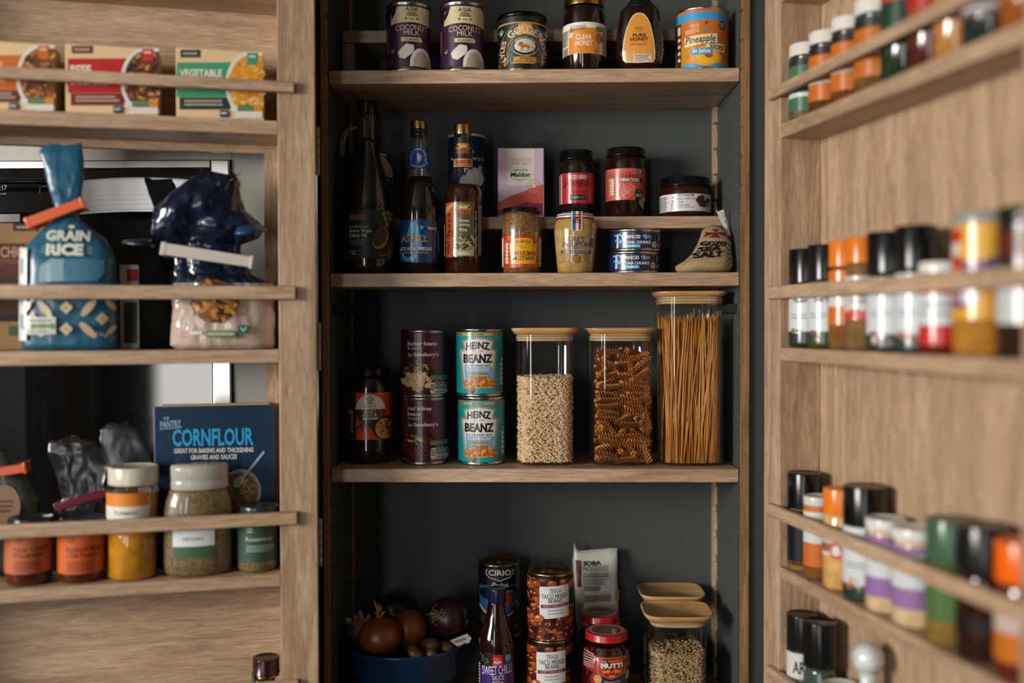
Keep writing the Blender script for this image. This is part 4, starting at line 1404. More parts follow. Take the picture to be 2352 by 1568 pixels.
a.text('GOZO', 1640, 300, 2045, 388, '15110d', 0.05, shear=0.25, rot=2); a.text('SEA', 1570, 392, 1930, 478, '15110d', 0.05, shear=0.25, rot=-3); a.text('SALT', 1490, 484, 1975, 590, '15110d', 0.05, shear=0.2, rot=-3)
lablet(it, a, 'matte', name='printed_lettering', gy=5, gx=5, e0=0.0022)
g = G()
T = [it.loc(x, y) for x, y in ((1648, 479), (1660, 489), (1684, 538), (1674, 541))]
g.prism(T, 0.012, 0.0125, 1, H('c9c5b8'), 'paper')
T = [it.loc(x, y) for x, y in ((1657, 482), (1669, 477), (1685, 533), (1680, 539))]
g.prism(T, 0.02, 0.0205, 1, H('d5d2c8'), 'paper')
(xa, za), (xb, zb) = it.loc(1664, 484), it.loc(1690, 538)
it.part(g, 'folded_tag', 'folded paper tag')
g = G(); q = [it.loc(x, y) for x, y in ((1657, 520), (1664, 512), (1668, 518), (1672, 506))]
g.tube([(x, 0.014, z) for x, z in q], 0.0009, H('8a6a44'), 'matte', 6); it.part(g, 'tie_string')


# ================================================================== third shelf
it = Item('sauce_jar', 'dark sweet and sour cooking sauce jar with an orange label at the shelf left end', CAT_J, 849, 0.085, T3 + EP)
glassjar(it, [(1066, 46), (1058, 51), (1035, 52), (890, 53), (880, 51), (868, 43), (862, 40)], H('140603'))
a = Art(750, 660, 3.484)
a.rect(150, 840, 560, 1222, 'c24a14'); a.rect(165, 850, 238, 1215, '4a2410')
a.ell(350, 985, 118, 122, '4e2014', n=36); a.ell(350, 975, 118, 118, 'd5c9b0', n=36, a0=180, a1=360)
a.line(308, 882, 382, 880, 4, '1c1418'); a.ell(348, 872, 5, 4, '1c1418'); a.text('ASIA', 314, 888, 380, 910, '1c1418', 0.01); a.text('GREEN', 324, 914, 372, 923, '1c1418', 0.01); a.text('GARDEN', 318, 925, 376, 935, '1c1418', 0.01)
a.text('Chinese', 328, 944, 368, 957, '1c1418'); a.ell(310, 950, 8, 5, '1c1418', 20); a.ell(386, 950, 8, 5, '1c1418', -20)
a.text('SWEET', 300, 980, 396, 1006, 'd9c9a4', 0.01); a.text('& SOUR', 292, 1008, 404, 1034, 'd9c9a4', 0.01); a.rect(292, 1040, 410, 1058, 'd5c9b0'); a.text('COOKING SAUCE', 300, 1043, 402, 1055, '3a2010', 0.01)
for t in (-40, -15, 15, 40): a.ell(308 + t * 1.1, 1108 + abs(t) * 0.1, 9, 44, '3a1c10', -t * 1.1)
a.ell(462, 1128, 92, 96, '1c100a', n=30); a.ell(466, 1132, 78, 82, 'b98a52', n=30)
a.beans(392, 1056, 535, 1210, 60, ['b4621c', '8e2c14', 'c98a3a', '6a3418', 'a8842c'], 16, 11, 6, inside=lambda x, y: (x - 474) ** 2 / 62 ** 2 + (y - 1130) ** 2 / 66 ** 2 < 1)
a.poly([(176, 900), (184, 930), (192, 900), (186, 934), (181, 934)], '3f8a78')
for k in range(5): a.rrect(196, 984 + k * 38, 214, 1018 + k * 38, 8, 'cdbfae')
a.rect(176, 984, 194, 1016, 'cdbfae')
label(it, a, 902, 1009.5, 'c24a14')
screwlid(it, it.z(862), it.z(844), it.loc(849 + 47, 740)[0], H('0a0808'), lip=0.0006, label='black metal lid')

for k, (px, lab) in enumerate(((974, 'dark plum red kidney beans tin at the bottom of its stack of two'), (973, 'dark plum butter beans tin stacked on a red kidney beans tin'))):
    it = Item('bean_tin', lab, CAT_T, px, 0.075, T3 + EP + k * 0.1102, group='stacked plum bean tins')
    can(it, 52, 0.1098)
    a = Art(910, 750, 4.754) if k else Art(911, 750 + 152.5, 4.754)
    a.rect(40, 90, 560, 760, '3a1524'); a.poly([(270, 100), (560, 100), (560, 700), (400, 560), (340, 400)], '4a1a30')
    a.ell(240, 560, 205, 148, '1c0a0c', n=34); a.ell(240, 590, 200, 112, '5a1c1e', n=34); a.ell(236, 560, 188, 118, '1a0b08', n=34)
    if k:
        a.text('butter beans', 128, 160, 440, 206, 'd9c9c0', 0.02); a.text('in water', 128, 214, 276, 252, 'c9b4ac', 0.0)
        a.text('by', 134, 284, 184, 340, 'd9c9c0', 0.0, shear=0.25); a.text("Sainsbury's", 192, 280, 458, 336, 'd9c9c0', 0.025)
        ins = lambda x, y: (x - 230) ** 2 / 150 ** 2 + (y - 600) ** 2 / 84 ** 2 < 1
        a.beans(80, 390, 360, 520, 60, ['3f4a22', '5e1c14', '6a6a30', 'b08a3a', '2a3018'], 30, 9, 12, inside=lambda x, y: (x - 225) ** 2 / 140 ** 2 + (y - 470) ** 2 / 78 ** 2 < 1)
        a.beans(70, 500, 390, 690, 34, ['b9925c', 'c9a874', 'a87e4a', 'd2b684'], 44, 28, 11, inside=ins, hi='e0cba2')
        a.bars(60, 738, 152, 750, 1, '8a7a74', 3)
    else:
        a.text('red kidney', 124, 145, 384, 204, 'd9c9c0', 0.02); a.text('beans', 124, 206, 268, 250, 'd9c9c0', 0.02); a.text('in water', 126, 256, 270, 294, 'c9b4ac', 0.0)
        a.text('by', 128, 324, 178, 382, 'd9c9c0', 0.0, shear=0.25); a.text("Sainsbury's", 186, 320, 452, 376, 'd9c9c0', 0.025)
        a.beans(70, 440, 380, 690, 110, ['3a0e0a', '52140c', '2a0a08', '6a1c10'], 26, 13, 14, inside=lambda x, y: (x - 236) ** 2 / 180 ** 2 + (y - 560) ** 2 / 112 ** 2 < 1, hi='8a4030')
        for x, y, r in ((190, 470, 20), (230, 500, -20), (150, 520, 10), (215, 540, 50), (260, 480, 40)): a.ell(x, y, 44, 9, '7a8a4a', r)
        for x, y in ((150, 525), (235, 500), (260, 515)): a.ell(x, y, 28, 13, 'a8a878', 10)
        a.bars(60, 722, 140, 732, 1, '8a7a74', 3)
    yo = 0 if k else -12
    a.rrect(366, 535 + yo, 560, 580 + yo, 18, '9fb09a'); a.rrect(370, 539 + yo, 560, 576 + yo, 16, '2c5238'); a.text('HIGH FIBRE', 414, 548 + yo, 490, 566 + yo, 'a8b8a4', 0.02); a.pline([(384, 556 + yo), (392, 566 + yo), (408, 546 + yo)], 4, 'cdd6cc')
    a.bars(426, 590 + yo, 526, 604 + yo, 1, 'c07a84', 5)
    a.rrect(370, 612 + yo, 560, 732 + yo, 16, 'c3bcb4')
    for q in range(4): a.rrect(424 + q * 44, 616 + yo, 462 + q * 44, 702 + yo, 14, '2f5a3e'); a.rect(430 + q * 44, 678 + yo, 456 + q * 44, 696 + yo, 'c3bcb4'); a.bars(430 + q * 44, 632 + yo, 456 + q * 44, 664 + yo, 2, 'b8c4b4', q)
    a.bars(376, 626 + yo, 418, 700 + yo, 4, '4a4644', 6); a.bars(420, 706 + yo, 540, 724 + yo, 1, '4a4644', 7); a.bars(366, 738 + yo, 545, 752 + yo, 1, 'b48a90', 8)
    canlabel(it, a, 0.1098, '3a1524')

for k, (px, lab) in enumerate(((1105, 'turquoise baked beans tin at the bottom of its stack of two'), (1101.5, 'turquoise baked beans tin stacked on top of its twin'))):
    it = Item('baked_bean_tin', lab, CAT_T, px, 0.073, T3 + EP + k * 0.1112, group='stacked turquoise baked bean tins')
    can(it, 53, 0.1108)
    a = Art(1030, 740, 4.613) if k else Art(1033, 740 + 158.7, 4.613)
    TEAL, GLD, BLU = '12929a', 'b8924e', '5aa8d4'
    a.rect(80, 95, 590, 800, TEAL); a.rect(80, 114, 590, 143, 'c09a58')
    a.text('MULTIPACK', 240, 119, 372, 138, '3a2a14', 0.02); a.text('MULTIPACK', 478, 119, 562, 138, '3a2a14', 0.02); a.text('MULTIPACK', 60, 119, 148, 138, '3a2a14', 0.02)

    def key(d):
        return [(318, 158 + d), (400, 166 + d), (484 - d, 196 + d * .7), (462 - d, 272 + d), (514 - d, 292 + d), (508 - d, 330), (474 - d * .9, 700 - d), (162 + d * .9, 700 - d), (124 + d, 330), (120 + d, 292 + d), (168 + d, 272 + d), (146 + d, 196 + d * .7), (232, 168 + d)]
    a.poly(key(0), GLD); a.poly(key(14), BLU); a.poly(key(20), 'd9d6cf')
    a.poly([(170, 476), (470, 476), (452, 690), (188, 690)], BLU)
    a.poly([(120, 452), (140, 452), (164, 690), (150, 690)], GLD) if False else None
    a.text('HEINZ', 188, 206, 436, 282, '17171a', 0.035, bow=14, taper=0.12)
    a.text('EST.  1869', 252, 296, 370, 312, 'b08a50', 0.01)
    a.text('BEANZ', 162, 336, 464, 432, '17171a', 0.045)
    a.text('In a rich tomato sauce', 178, 444, 442, 468, '26262a', 0.01)
    a.text('NO ADDED SUGAR', 184, 486, 438, 514, 'dcdad4', 0.03)
    a.poly([(192, 526), (430, 526), (420, 544), (430, 562), (196, 562), (204, 544)], 'c09a58'); a.text('NO ARTIFICIAL SWEETENERS', 208, 536, 412, 552, '4a3414', 0.02)
    a.beans(185, 590, 460, 690, 44, ['a85a1c', 'c4762a', 'b5661f', '8e4614', 'd08a3a'], 32, 21, 9, inside=lambda x, y: y > 590 + 0.0022 * (x - 330) ** 2, hi='e0b070')
    for x, y in ((180, 640), (200, 652), (480, 660), (440, 650), (250, 690)): a.ell(x, y, 34, 26, 'b5661f', -10); a.ell(x - 6, y - 8, 12, 7, 'dca860')
    a.ell(246, 722, 24, 20, '8e4614'); a.ell(248, 740, 7, 14, '7a3410'); a.ell(470, 690, 8, 18, '8e4614'); a.rect(175, 684, 470, 700, GLD); a.ell(240, 690, 38, 28, 'b5661f'); a.ell(232, 682, 14, 8, 'dca860')
    for q in range(6): a.rrect(541 if q < 5 else 548, 628 - q * 50, 570, 666 - q * 50, 12, 'c9c9c2'); a.ell(557, 646 - q * 50, 6, 9, '3a7a7a')
    a.bars(526, 672, 570, 740, 4, '0a5a60', 5, True); a.bars(540, 350, 566, 372, 2, '0a4a50', 6)
    canlabel(it, a, 0.1108, TEAL)


# square storage jars with bamboo lids
def square_jar(px, Y, zb, x0, x1, top, lid_px, lid_t, lid_b, plug_b, lab, name='storage_jar', grp=None, ky=1.0):
    it = Item(name, lab, CAT_J, px, Y, zb, rot=0.0)
    hw = (it.loc(x1, 900)[0] - it.loc(x0, 900)[0]) / 2
    zt = it.z(top, hw)
    rows = [(0, 0, 0.001, hw * 0.9, hw * 0.9, 3.6), (0, 0, 0.004, hw * 0.985, hw * 0.985, 3.8), (0, 0, 0.009, hw, hw, 4), (0, 0, zt - 0.002, hw, hw, 4), (0, 0, zt, hw * 1.004, hw * 1.004, 4)]
    rows = [(*r[:4], r[4] * ky, r[5]) for r in rows]
    it.rows = rows
    g = G(); g.loft(rows, H('ffffff'), 'glass', 72, cap=False)
    g.loft([(0, 0, 0.001, hw * 0.9, hw * 0.9 * ky, 3.6), (0, 0, 0.0009, 0, 0, 2)], H('ffffff'), 'glass', 72, cap=False)
    it.part(g, 'glass_body', 'clear glass body')
    lh = (it.loc(lid_px[1], 900)[0] - it.loc(lid_px[0], 900)[0]) / 2
    sq = lambda P, t, k: [P[0], P[1] * ky, P[2]]
    zl0, zl1 = zt + 0.0006, it.z(lid_t, lh)
    g = G()
    t = zl1 - zl0
    g.loft([(0, 0, zl0, lh * 0.90, lh * 0.90, 4.6), (0, 0, zl0 + t * 0.45, lh * 0.96, lh * 0.96, 4.6), (0, 0, zl1 - t * 0.2, lh, lh, 4.6), (0, 0, zl1 - 0.0003, lh * 0.995, lh * 0.995, 4.6), (0, 0, zl1, lh * 0.97, lh * 0.97, 4.6), (0, 0, zl1, lh * 0.93, lh * 0.93, 4.6), (0, 0, zl1 - 0.0012, lh * 0.91, lh * 0.91, 4.6), (0, 0, zl1 - 0.0012, 0, 0, 2)], OAKC, 'bamboo_x', 72, fn=sq)
    lid = it.part(g, 'lid', 'bamboo lid')
    g = G(); q = hw * 0.945
    zp = zt - (it.z(top) - it.z(plug_b))
    g.loft([(0, 0, zp, q * 0.98, q * 0.98, 4), (0, 0, zp + 0.001, q, q, 4), (0, 0, (zp + zt) / 2 - 0.0015, q, q, 4)], OAKC, 'bamboo_x', 60, fn=sq)
    g.loft([(0, 0, zt - 0.003, q, q, 4), (0, 0, zl0, q, q, 4)], OAKC, 'bamboo_x', 60, fn=sq)
    it.part(g, 'lid_plug', None, lid)
    g = G(); g.loft([(0, 0, (zp + zt) / 2 - 0.0012, q * 1.02, q * 1.02, 4), (0, 0, zt - 0.0034, q * 1.02, q * 1.02, 4)], H('b0a890'), 'plastic', 60, fn=sq)
    it.part(g, 'seal', 'pale silicone seal', lid)
    it.hw, it.ky = hw, ky
    return it


def grains(it, name, lab, cat, ztop, n, ln, wd, cols, seed, layer=0.006):
    """loose grain filling a square jar: individual grains against the glass and on top, packed round a solid heart"""
    r = random.Random(seed)
    hw = it.hw - 0.0052
    g = G(); g.keep = True
    core = hw - 0.004
    ky = it.ky
    g.loft([(0, 0, 0.0035, core * 0.93, core * 0.93 * ky, 4), (0, 0, 0.010, core, core * ky, 4), (0, 0, ztop - 0.004, core, core * ky, 4), (0, 0, ztop - 0.003, 0, 0, 2)], H(cols[-1]), 'matte', 40)
    me_n = 6
    cl = [H(c) for c in cols]
    for i in range(n):
        u = r.random()
        if u < 0.60: x, y, z = r.uniform(-hw, hw) * 0.97, -hw - 0.0018 + r.uniform(0.0005, layer), r.uniform(0.0058, ztop)
        elif u < 0.80: x, y, z = r.choice((-1, 1)) * (hw - r.uniform(0.0005, 0.004)), r.uniform(-hw, hw) * 0.97, r.uniform(0.0058, ztop)
        else: x, y, z = r.uniform(-hw, hw), r.uniform(-hw, hw), ztop + r.uniform(-0.004, 0.0015)
        q = (abs(x / hw) ** 4 + abs(y / hw) ** 4) ** 0.25
        if q > 1.0: x, y = x / q, y / q
        y *= ky
        M = Matrix.Rotation(max(-0.5, min(0.5, r.gauss(0, 0.25))), 3, 'X') @ Matrix.Rotation(r.gauss(0, 0.6), 3, 'Y') @ Matrix.Rotation(r.gauss(0, 0.3), 3, 'Z')
        k = r.uniform(0.85, 1.1)
        g.ball((x, y, z), ln * k, wd * k, wd * k, r.choice(cl[:-1]), 'food', 5, 4, M)
    o = g.build(name)
    o.location, o.rotation_euler = it.P, (0, 0, it.rot)
    return tag(o, lab, cat, kind='stuff')


j1 = square_jar(1251, 0.075, T3 + EP, 1183, 1320, 768, (1172, 1325), 753, 779, 783, 'square glass jar of white rice with a bamboo lid beside the turquoise tins')
grains(j1, 'rice_grains', 'white rice filling the lower part of the square glass jar', 'rice', j1.z(869, j1.hw), 5200, 0.0043, 0.00112, ['d8b68c', 'e0c29a', 'cfaa80', 'e4caa4', 'b4926a'], 5)
j2 = square_jar(1422.5, 0.073, T3 + EP, 1349, 1496, 767, (1341, 1499), 753, 779, 783, 'square glass jar packed with pasta spirals, bamboo lid, middle of the three')
j3 = square_jar(1581.5, 0.073, T3 + EP, 1506, 1657, 681, (1499, 1662), 668, 684, 697, 'tallest square glass jar holding spaghetti under a bamboo lid')

# pasta spirals
def spiral_mesh(L_, R_, turns, seed):
    g = G(); g.keep = True
    n = 30
    for b_ in range(3):
        prev = None
        for k in range(n + 1):
            u = k / n
            t = 2 * PI * turns * u + b_ * 2 * PI / 3
            z = (u - 0.5) * L_
            w_ = R_ * (0.9 + 0.1 * math.sin(7 * u + seed))
            wob = 0.0
            row = []
            for q, th in ((0.1, 0.0), (0.55, 0.16), (1.0, 0.34)):
                row.append(g.v(w_ * q * math.cos(t + th), w_ * q * math.sin(t + th), z))
            for q, th in ((1.0, 0.52), (0.55, 0.42), (0.1, 0.3)):
                row.append(g.v(w_ * q * math.cos(t + th), w_ * q * math.sin(t + th), z + 0.0009))
            if prev:
                for i in range(6):
                    g.f([prev[i], prev[(i + 1) % 6], row[(i + 1) % 6], row[i]], H(('a8661f', 'b67228', 'c48238')[seed % 3]), 'food', True)
            else: g.f(row, H('a86a2a'), 'food')
            prev = row
        g.f(prev[::-1], H('a86a2a'), 'food')
    return g


protos = []
ztp = j2.z(800, j2.hw)
r = random.Random(21)
hw = j2.hw - 0.007
cnt = 0
for layer in range(3):
    z = 0.009
    while z < ztp - 0.003 - layer * 0.004:
        x = -hw + r.uniform(0.008, 0.016)
        while x < hw - 0.004:
            L_ = r.uniform(0.034, 0.042)
            tilt = r.gauss(0, 0.28) if r.random() < 0.8 else r.uniform(0.8, 1.5)
            cx = min(max(x + 0.010, -hw + 0.019 * abs(math.cos(tilt)) + 0.002), hw - 0.019 * abs(math.cos(tilt)) - 0.001)
            yaw = r.gauss(0, 0.16) if r.random() < 0.85 or layer else r.uniform(0.7, 1.1)
            cy = -hw + 0.0005 + layer * 0.0125 + r.uniform(0, 0.002) + (abs(math.sin(yaw)) * 0.012)
            cz = min(max(z + r.uniform(-0.001, 0.001), 0.009 + 0.016 * abs(math.sin(tilt))), ztp - 0.016 * abs(math.sin(tilt)))
            lab = 'brown twisted pasta spiral packed in the middle bamboo-lidded glass jar'
            if len(protos) < 6:
                o = spiral_mesh(0.037, 0.0062, (2.6, 3.0, 2.3)[len(protos) % 3], len(protos)).build('pasta_spiral')
                protos.append(o)
            else:
                o = r.choice(protos).copy()
                COLL.objects.link(o)
            tag(o, lab, 'pasta', 'pasta spirals in the square glass jar')
            M = Matrix.Rotation(yaw, 3, 'Z') @ Matrix.Rotation(tilt, 3, 'Y') @ Matrix.Rotation(PI / 2, 3, 'Y') @ Matrix.Rotation(r.uniform(0, 6), 3, 'Z')
            o.location = j2.P + Vector((cx, cy, cz))
            o.rotation_euler = M.to_euler()
            cnt += 1
            x += r.uniform(0.030, 0.040)
        z += 0.0098 + r.uniform(-0.0006, 0.0006)

# spaghetti
r = random.Random(4)
g = G(); g.keep = True
hw = j3.hw - 0.005
for k in range(330):
    front = k < 170
    x = r.uniform(-hw, hw) * 0.97
    y = -hw + r.uniform(0, 0.012) if front else r.uniform(-hw, hw) * 0.95
    Ln = j3.z(738, j3.hw) + r.uniform(-0.006, 0.004) + (r.random() < 0.12) * r.uniform(0, 0.014)
    lean = (r.gauss(0.006, 0.010) if x < 0 else r.gauss(0.022, 0.022)) if front else r.gauss(0, 0.015)
    xt = min(max(x + lean, -hw), hw)
    yt = min(max(y + r.gauss(0.002, 0.006), -hw), hw)
    bow = r.gauss(0, 0.002)
    P = [(x + (xt - x) * t + bow * math.sin(PI * t), y + (yt - y) * t, 0.005 + Ln * t) for t in (0, 0.35, 0.7, 1.0)]
    P = [((px_ if abs(px_) < hw else math.copysign(hw, px_)), py_, pz_) for px_, py_, pz_ in P]
    P = [(lambda q_: (a_ / q_, b_ / q_, c_))(max(1.0, (abs(a_ / hw) ** 4 + abs(b_ / hw) ** 4) ** 0.25)) for a_, b_, c_ in P]
    g.tube(P, 0.00095, H(r.choice(['b8762c', 'c48438', 'aa6a24', 'd0944a', 'bd7c30'])), 'food', 5)
o = g.build('spaghetti_bundle')
o.location = j3.P
tag(o, 'long brown spaghetti strands leaning inside the tallest glass jar', 'spaghetti', kind='stuff')

# ================================================================== bottom shelf
it = Item('mixing_bowl', 'deep blue mixing bowl heaped with onions and potatoes on the bottom shelf', 'bowl', 930, 0.0985, T4 + EP)
rb = it.loc(930 + 150, 740)[0] * 0.975
zr = it.z(1511, rb)
g = G()
PR = [(0.0, 0.004), (rb * 0.42, 0.004), (rb * 0.44, 0.0), (rb * 0.5, 0.0), (rb * 0.52, 0.006), (rb * 0.72, 0.022), (rb * 0.88, zr * 0.5), (rb * 0.97, zr - 0.008), (rb * 0.995, zr - 0.006), (rb, zr - 0.002), (rb * 0.99, zr), (rb * 0.965, zr - 0.001), (rb * 0.95, zr - 0.008), (rb * 0.85, zr * 0.5), (rb * 0.69, 0.026), (rb * 0.5, 0.011), (0, 0.009)]
g.lathe(PR, H('0b3050'), 'plastic', 72, False)
it.part(g, 'bowl_shell')
BZ, BP = T4 + zr, it.P


def onion(px, py, Y, rx, rz, col, lab, tilt=(0, 0), roots=False, stalk=True, name='onion', cat='onion', mat='skin', col2=None):
    X, Z = W(px, py, Y)
    s_ = (Y - CAM.y) / F
    rx, rz = rx * s_, rz * s_
    e = empty(name, (X, Y, Z), 0, lab, cat)
    rot = Matrix.Rotation(tilt[0], 3, 'X') @ Matrix.Rotation(tilt[1], 3, 'Y')
    g = G()

    def shp(q):
        u = q.z / rz
        k = 1.0
        if u > 0.62: k = 1 - 0.55 * ((u - 0.62) / 0.38) ** 1.4
        a_ = math.atan2(q.y, q.x)
        k *= 1 + 0.008 * math.sin(9 * a_)
        return Vector((q.x * k, q.y * k, q.z * (1.12 if u > 0 else 1)))
    g.ball((0, 0, 0), rx, rx, rz, H(col), mat, 40, 24, rot, shp)
    g.build('onion_bulb', e)
    if stalk:
        g = G()
        for q in range(7):
            a_ = q * 0.9
            base = Vector((0.003 * math.cos(a_), 0.003 * math.sin(a_), rz * 1.06))
            tip = base + Vector((0.009 * math.cos(a_ * 1.7), 0.006 * math.sin(a_), 0.012 + 0.008 * (q % 3)))
            g.tube([rot @ base, rot @ ((base + tip) / 2 + Vector((0, 0, 0.003))), rot @ tip], [0.0032, 0.0022, 0.0006], H('a87a44'), 'skin', 6, flat=0.4)
        g.build('dry_stalk', e, 'papery dry stalk')
    if roots:
        g = G()
        rr = random.Random(3)
        for q in range(26):
            a_ = rr.uniform(0, 6.28)
            b0 = Vector((0.004 * math.cos(a_), 0.004 * math.sin(a_), -rz * 1.0))
            m_ = b0 + Vector((rr.uniform(-.010, .010), rr.uniform(-.010, .010), -rr.uniform(0.002, 0.006)))
            t_ = m_ + Vector((rr.uniform(-.010, .010), rr.uniform(-.010, .010), rr.uniform(-0.004, 0.004)))
            g.tube([rot @ b0, rot @ m_, rot @ t_], [0.0006, 0.0005, 0.0003], H('b89a70'), 'matte', 5)
        g.build('root_tuft', e, 'pale dry roots')
    return e


onion(872, 1462, 0.052, 49, 44, '72390f', 'golden brown onion with a dry stalk at the front of the blue bowl', (0.1, 0.0))
onion(938, 1447, 0.110, 47, 43, '7c4416', 'golden brown onion lying on its side in the middle of the bowl', (-1.0, -0.75))
onion(1030, 1418, 0.105, 48, 46, '2e1018', 'dark red onion with pale roots turned out at the right of the bowl', (-2.0, 0.5), roots=True, stalk=False)
onion(905, 1402, 0.170, 40, 38, '1f0a12', 'very dark red onion at the back of the bowl', (0.2, 0.3), stalk=False)
# garlic
X, Z = W(830, 1449, 0.112)
e = empty('garlic_bulb', (X, 0.112, Z), 0, 'papery garlic bulb at the left rim of the blue bowl', 'garlic')
g = G()
g.ball((0, 0, 0), 0.0235, 0.0235, 0.020, H('a8957c'), 'skin', 40, 20, None, lambda q: Vector((q.x, q.y, q.z)) * (1 + 0.09 * abs(math.sin(4 * math.atan2(q.y, q.x)))) if abs(q.z) < 0.0195 else q)
g.build('bulb', e)
g = G(); g.tube([(0, 0, 0.017), (-0.001, 0, 0.026), (-0.004, 0.002, 0.035)], [0.007, 0.004, 0.0025], H('b8a488'), 'skin', 10); g.build('stem', e)
g = G()
for q in range(6):
    a_ = q * 1.05
    p0 = Vector((0.016 * math.cos(a_), 0.016 * math.sin(a_), 0.012))
    p1 = p0 + Vector((0.012 * math.cos(a_ + .3), 0.010 * math.sin(a_ + .3), 0.012))
    g.tube([p0, (p0 + p1) / 2, p1], [0.005, 0.006, 0.0008], H('b5a288'), 'crinkle', 8, flat=0.12)
g.build('loose_skin', e, 'flaking papery skin')
for k, (px, py, Y, rx, rz, lab) in enumerate(((988, 1484, 0.070, 21, 17, 'small brown potato in front of the dark red onion'), (1028, 1490, 0.082, 20, 15, 'small brown potato under the white barcode ticket'), (955, 1504, 0.030, 22, 13, 'brown potato just showing above the front rim of the bowl'), (992, 1506, 0.030, 16, 12, 'smallest brown potato wedged at the front rim of the bowl'))):
    X, Z = W(px, py, Y)
    s_ = (Y - CAM.y) / F
    g = G(); g.ball((0, 0, 0), rx * s_ * 1.1, rx * s_, rz * s_ * 1.15, H('6a4826'), 'skin', 24, 16, Matrix.Rotation(0.4 * k, 3, 'Y'), lambda q: q * (1 + 0.03 * math.sin(q.x * 300) + 0.03 * math.sin(q.z * 260)))
    o = g.build('potato'); o.location = (X, Y, Z)
    tag(o, lab, 'potato')
it = Item('barcode_ticket', 'white barcode ticket lying over the right rim of the blue bowl', 'ticket', 1059, 0.075, W(1059, 1470, 0.075)[1], rot=0.0)
g = G()
c = [it.loc(x, y) for x, y in ((1034, 1470), (1072, 1458), (1083, 1466), (1078, 1474), (1062, 1478), (1050, 1480))]
top = [g.v(x, (z) * 0.9 - 0.002, z + 0.0006) for x, z in c]
bot = [g.v(x, (z) * 0.9 - 0.002, z) for x, z in c]
g.f(top, H('c9c6be'), 'paper'); g.f(bot[::-1], H('c9c6be'), 'paper')
for i in range(6): g.f([bot[i], bot[(i + 1) % 6], top[(i + 1) % 6], top[i]], H('c9c6be'), 'paper')
it.part(g, 'ticket_paper')
g = G()
for q in range(12):
    x0 = 1044 + q * 2.2
    pts = [it.loc(x, y) for x, y in ((x0, 1471 - q * 0.5), (x0 + 1.1, 1470.6 - q * 0.5), (x0 + 3.5, 1475 - q * 0.5), (x0 + 2.4, 1475.4 - q * 0.5))]
    g.f([g.v(x, z * 0.9 - 0.0022, z + 0.0008) for x, z in pts], H('4a4844'), 'paper')
it.part(g, 'barcode')

# stacked chopped tomato tins
for k, (px, lab) in enumerate(((1147, 'tomato tin with a cream and red label at the bottom, behind the chilli sauce'), (1145, 'black and blue tomato pulp tin stacked at the back behind the chilli sauce'))):
    it = Item('tomato_tin', lab, CAT_T, px, 0.138, T4 + EP + k * 0.1102, group='stacked tomato tins')
    can(it, 49, 0.1098, H('a8905e'))
    a = Art(1080, 1250, 4.932)
    if k:
        a.rect(80, 200, 560, 920, '0c0d10'); a.poly([(105, 480), (200, 470), (560, 470), (540, 760), (320, 840), (110, 760)], '1c5e8a')
        a.ell(330, 560, 230, 90, '0c0d10'); a.ell(470, 620, 60, 66, '3a4a26'); a.ell(420, 620, 50, 90, '9a2a1e'); a.ring(330, 640, 240, 200, 22, 'c9c3b8', 20, 160); a.ring(330, 650, 240, 200, 12, '8a2018', 20, 160)
        a.rect(80, 815, 560, 915, '2a3328'); a.text('ALL ITALIAN', 420, 838, 560, 890, '7a8078')
        hp_ = [(333, 272), (290, 256), (225, 262), (185, 300), (185, 345), (215, 378), (290, 396), (333, 416), (380, 396), (450, 378), (484, 340), (484, 300), (446, 264), (380, 256)]
        a.pline(hp_, 9, 'b8bab8', True); a.text('CIRIO', 208, 290, 462, 355, 'c3c3c0', 0.015); a.text('1856', 285, 366, 376, 388, '4a4a48'); a.poly([(300, 398), (366, 398), (333, 415)], '2a7a92')
        a.text('Polpa', 240, 432, 430, 500, 'b8b6b0', 0.01, shear=0.3); a.text('tomatoes', 345, 520, 484, 548, '9aa4a8'); a.ell(502, 724, 34, 54, '3a3a34'); a.ring(502, 724, 34, 54, 5, '8a8a80')
        for q in range(6): a.line(440 + q * 12, 640 - q * 4, 470 + q * 8, 575 + q * 3, 3, '55683a')
        canlabel(it, a, 0.1098, '0c0d10')
    else:
        a.rect(80, 920, 580, 1600, '4a1c14'); a.rect(80, 930, 580, 1068, 'a89a80')
        a.text('CHOPPED', 250, 1120, 530, 1180, '8a6a54', 0.01); a.text('TOMATOES', 220, 1210, 530, 1268, '8a6a54', 0.01)
        canlabel(it, a, 0.1098, '4a1c14')

it = Item('chilli_sauce_bottle', 'slender sweet chilli sauce bottle with a navy cap and purple label', CAT_B, 1140, 0.06, T4 + EP)
it.rows = it.prof([(1662, 40), (1655, 42.5), (1490, 42), (1470, 39), (1440, 29), (1410, 22.5), (1385, 19), (1378, 18)], 2)
g = G(); b = it.rows[0]; g.loft([(0, 0, 0.0005, b[3] * 0.8, b[4] * 0.8, 2)] + it.rows, H('200904'), 'filled', 44); it.part(g, 'bottle_body', 'sauce-filled glass body')
screwlid(it, it.z(1382), it.z(1350), it.loc(1140 + 21, 740)[0], H('101a38'), ribs=32, name='cap', label='navy ribbed cap')
a = Art(1080, 1250, 4.932)
a.rect(80, 1232, 510, 1700, '120d14'); a.poly([(120, 1420), (250, 1380), (490, 1330), (510, 1700), (120, 1700)], '3a2368')
a.rect(255, 1230, 372, 1376, 'b5161c'); a.text('ASIA', 264, 1312, 356, 1352, 'd9cfc9', 0.03); a.bars(266, 1286, 346, 1304, 1, 'd99a8a', 3); a.bars(268, 1358, 354, 1368, 1, 'd99a8a', 4)
a.ell(428, 1292, 34, 50, '2f7fae'); a.text('New', 410, 1268, 446, 1288, 'c9dae4', 0.01); a.text('Look!', 406, 1292, 452, 1316, 'c9dae4', 0.01)
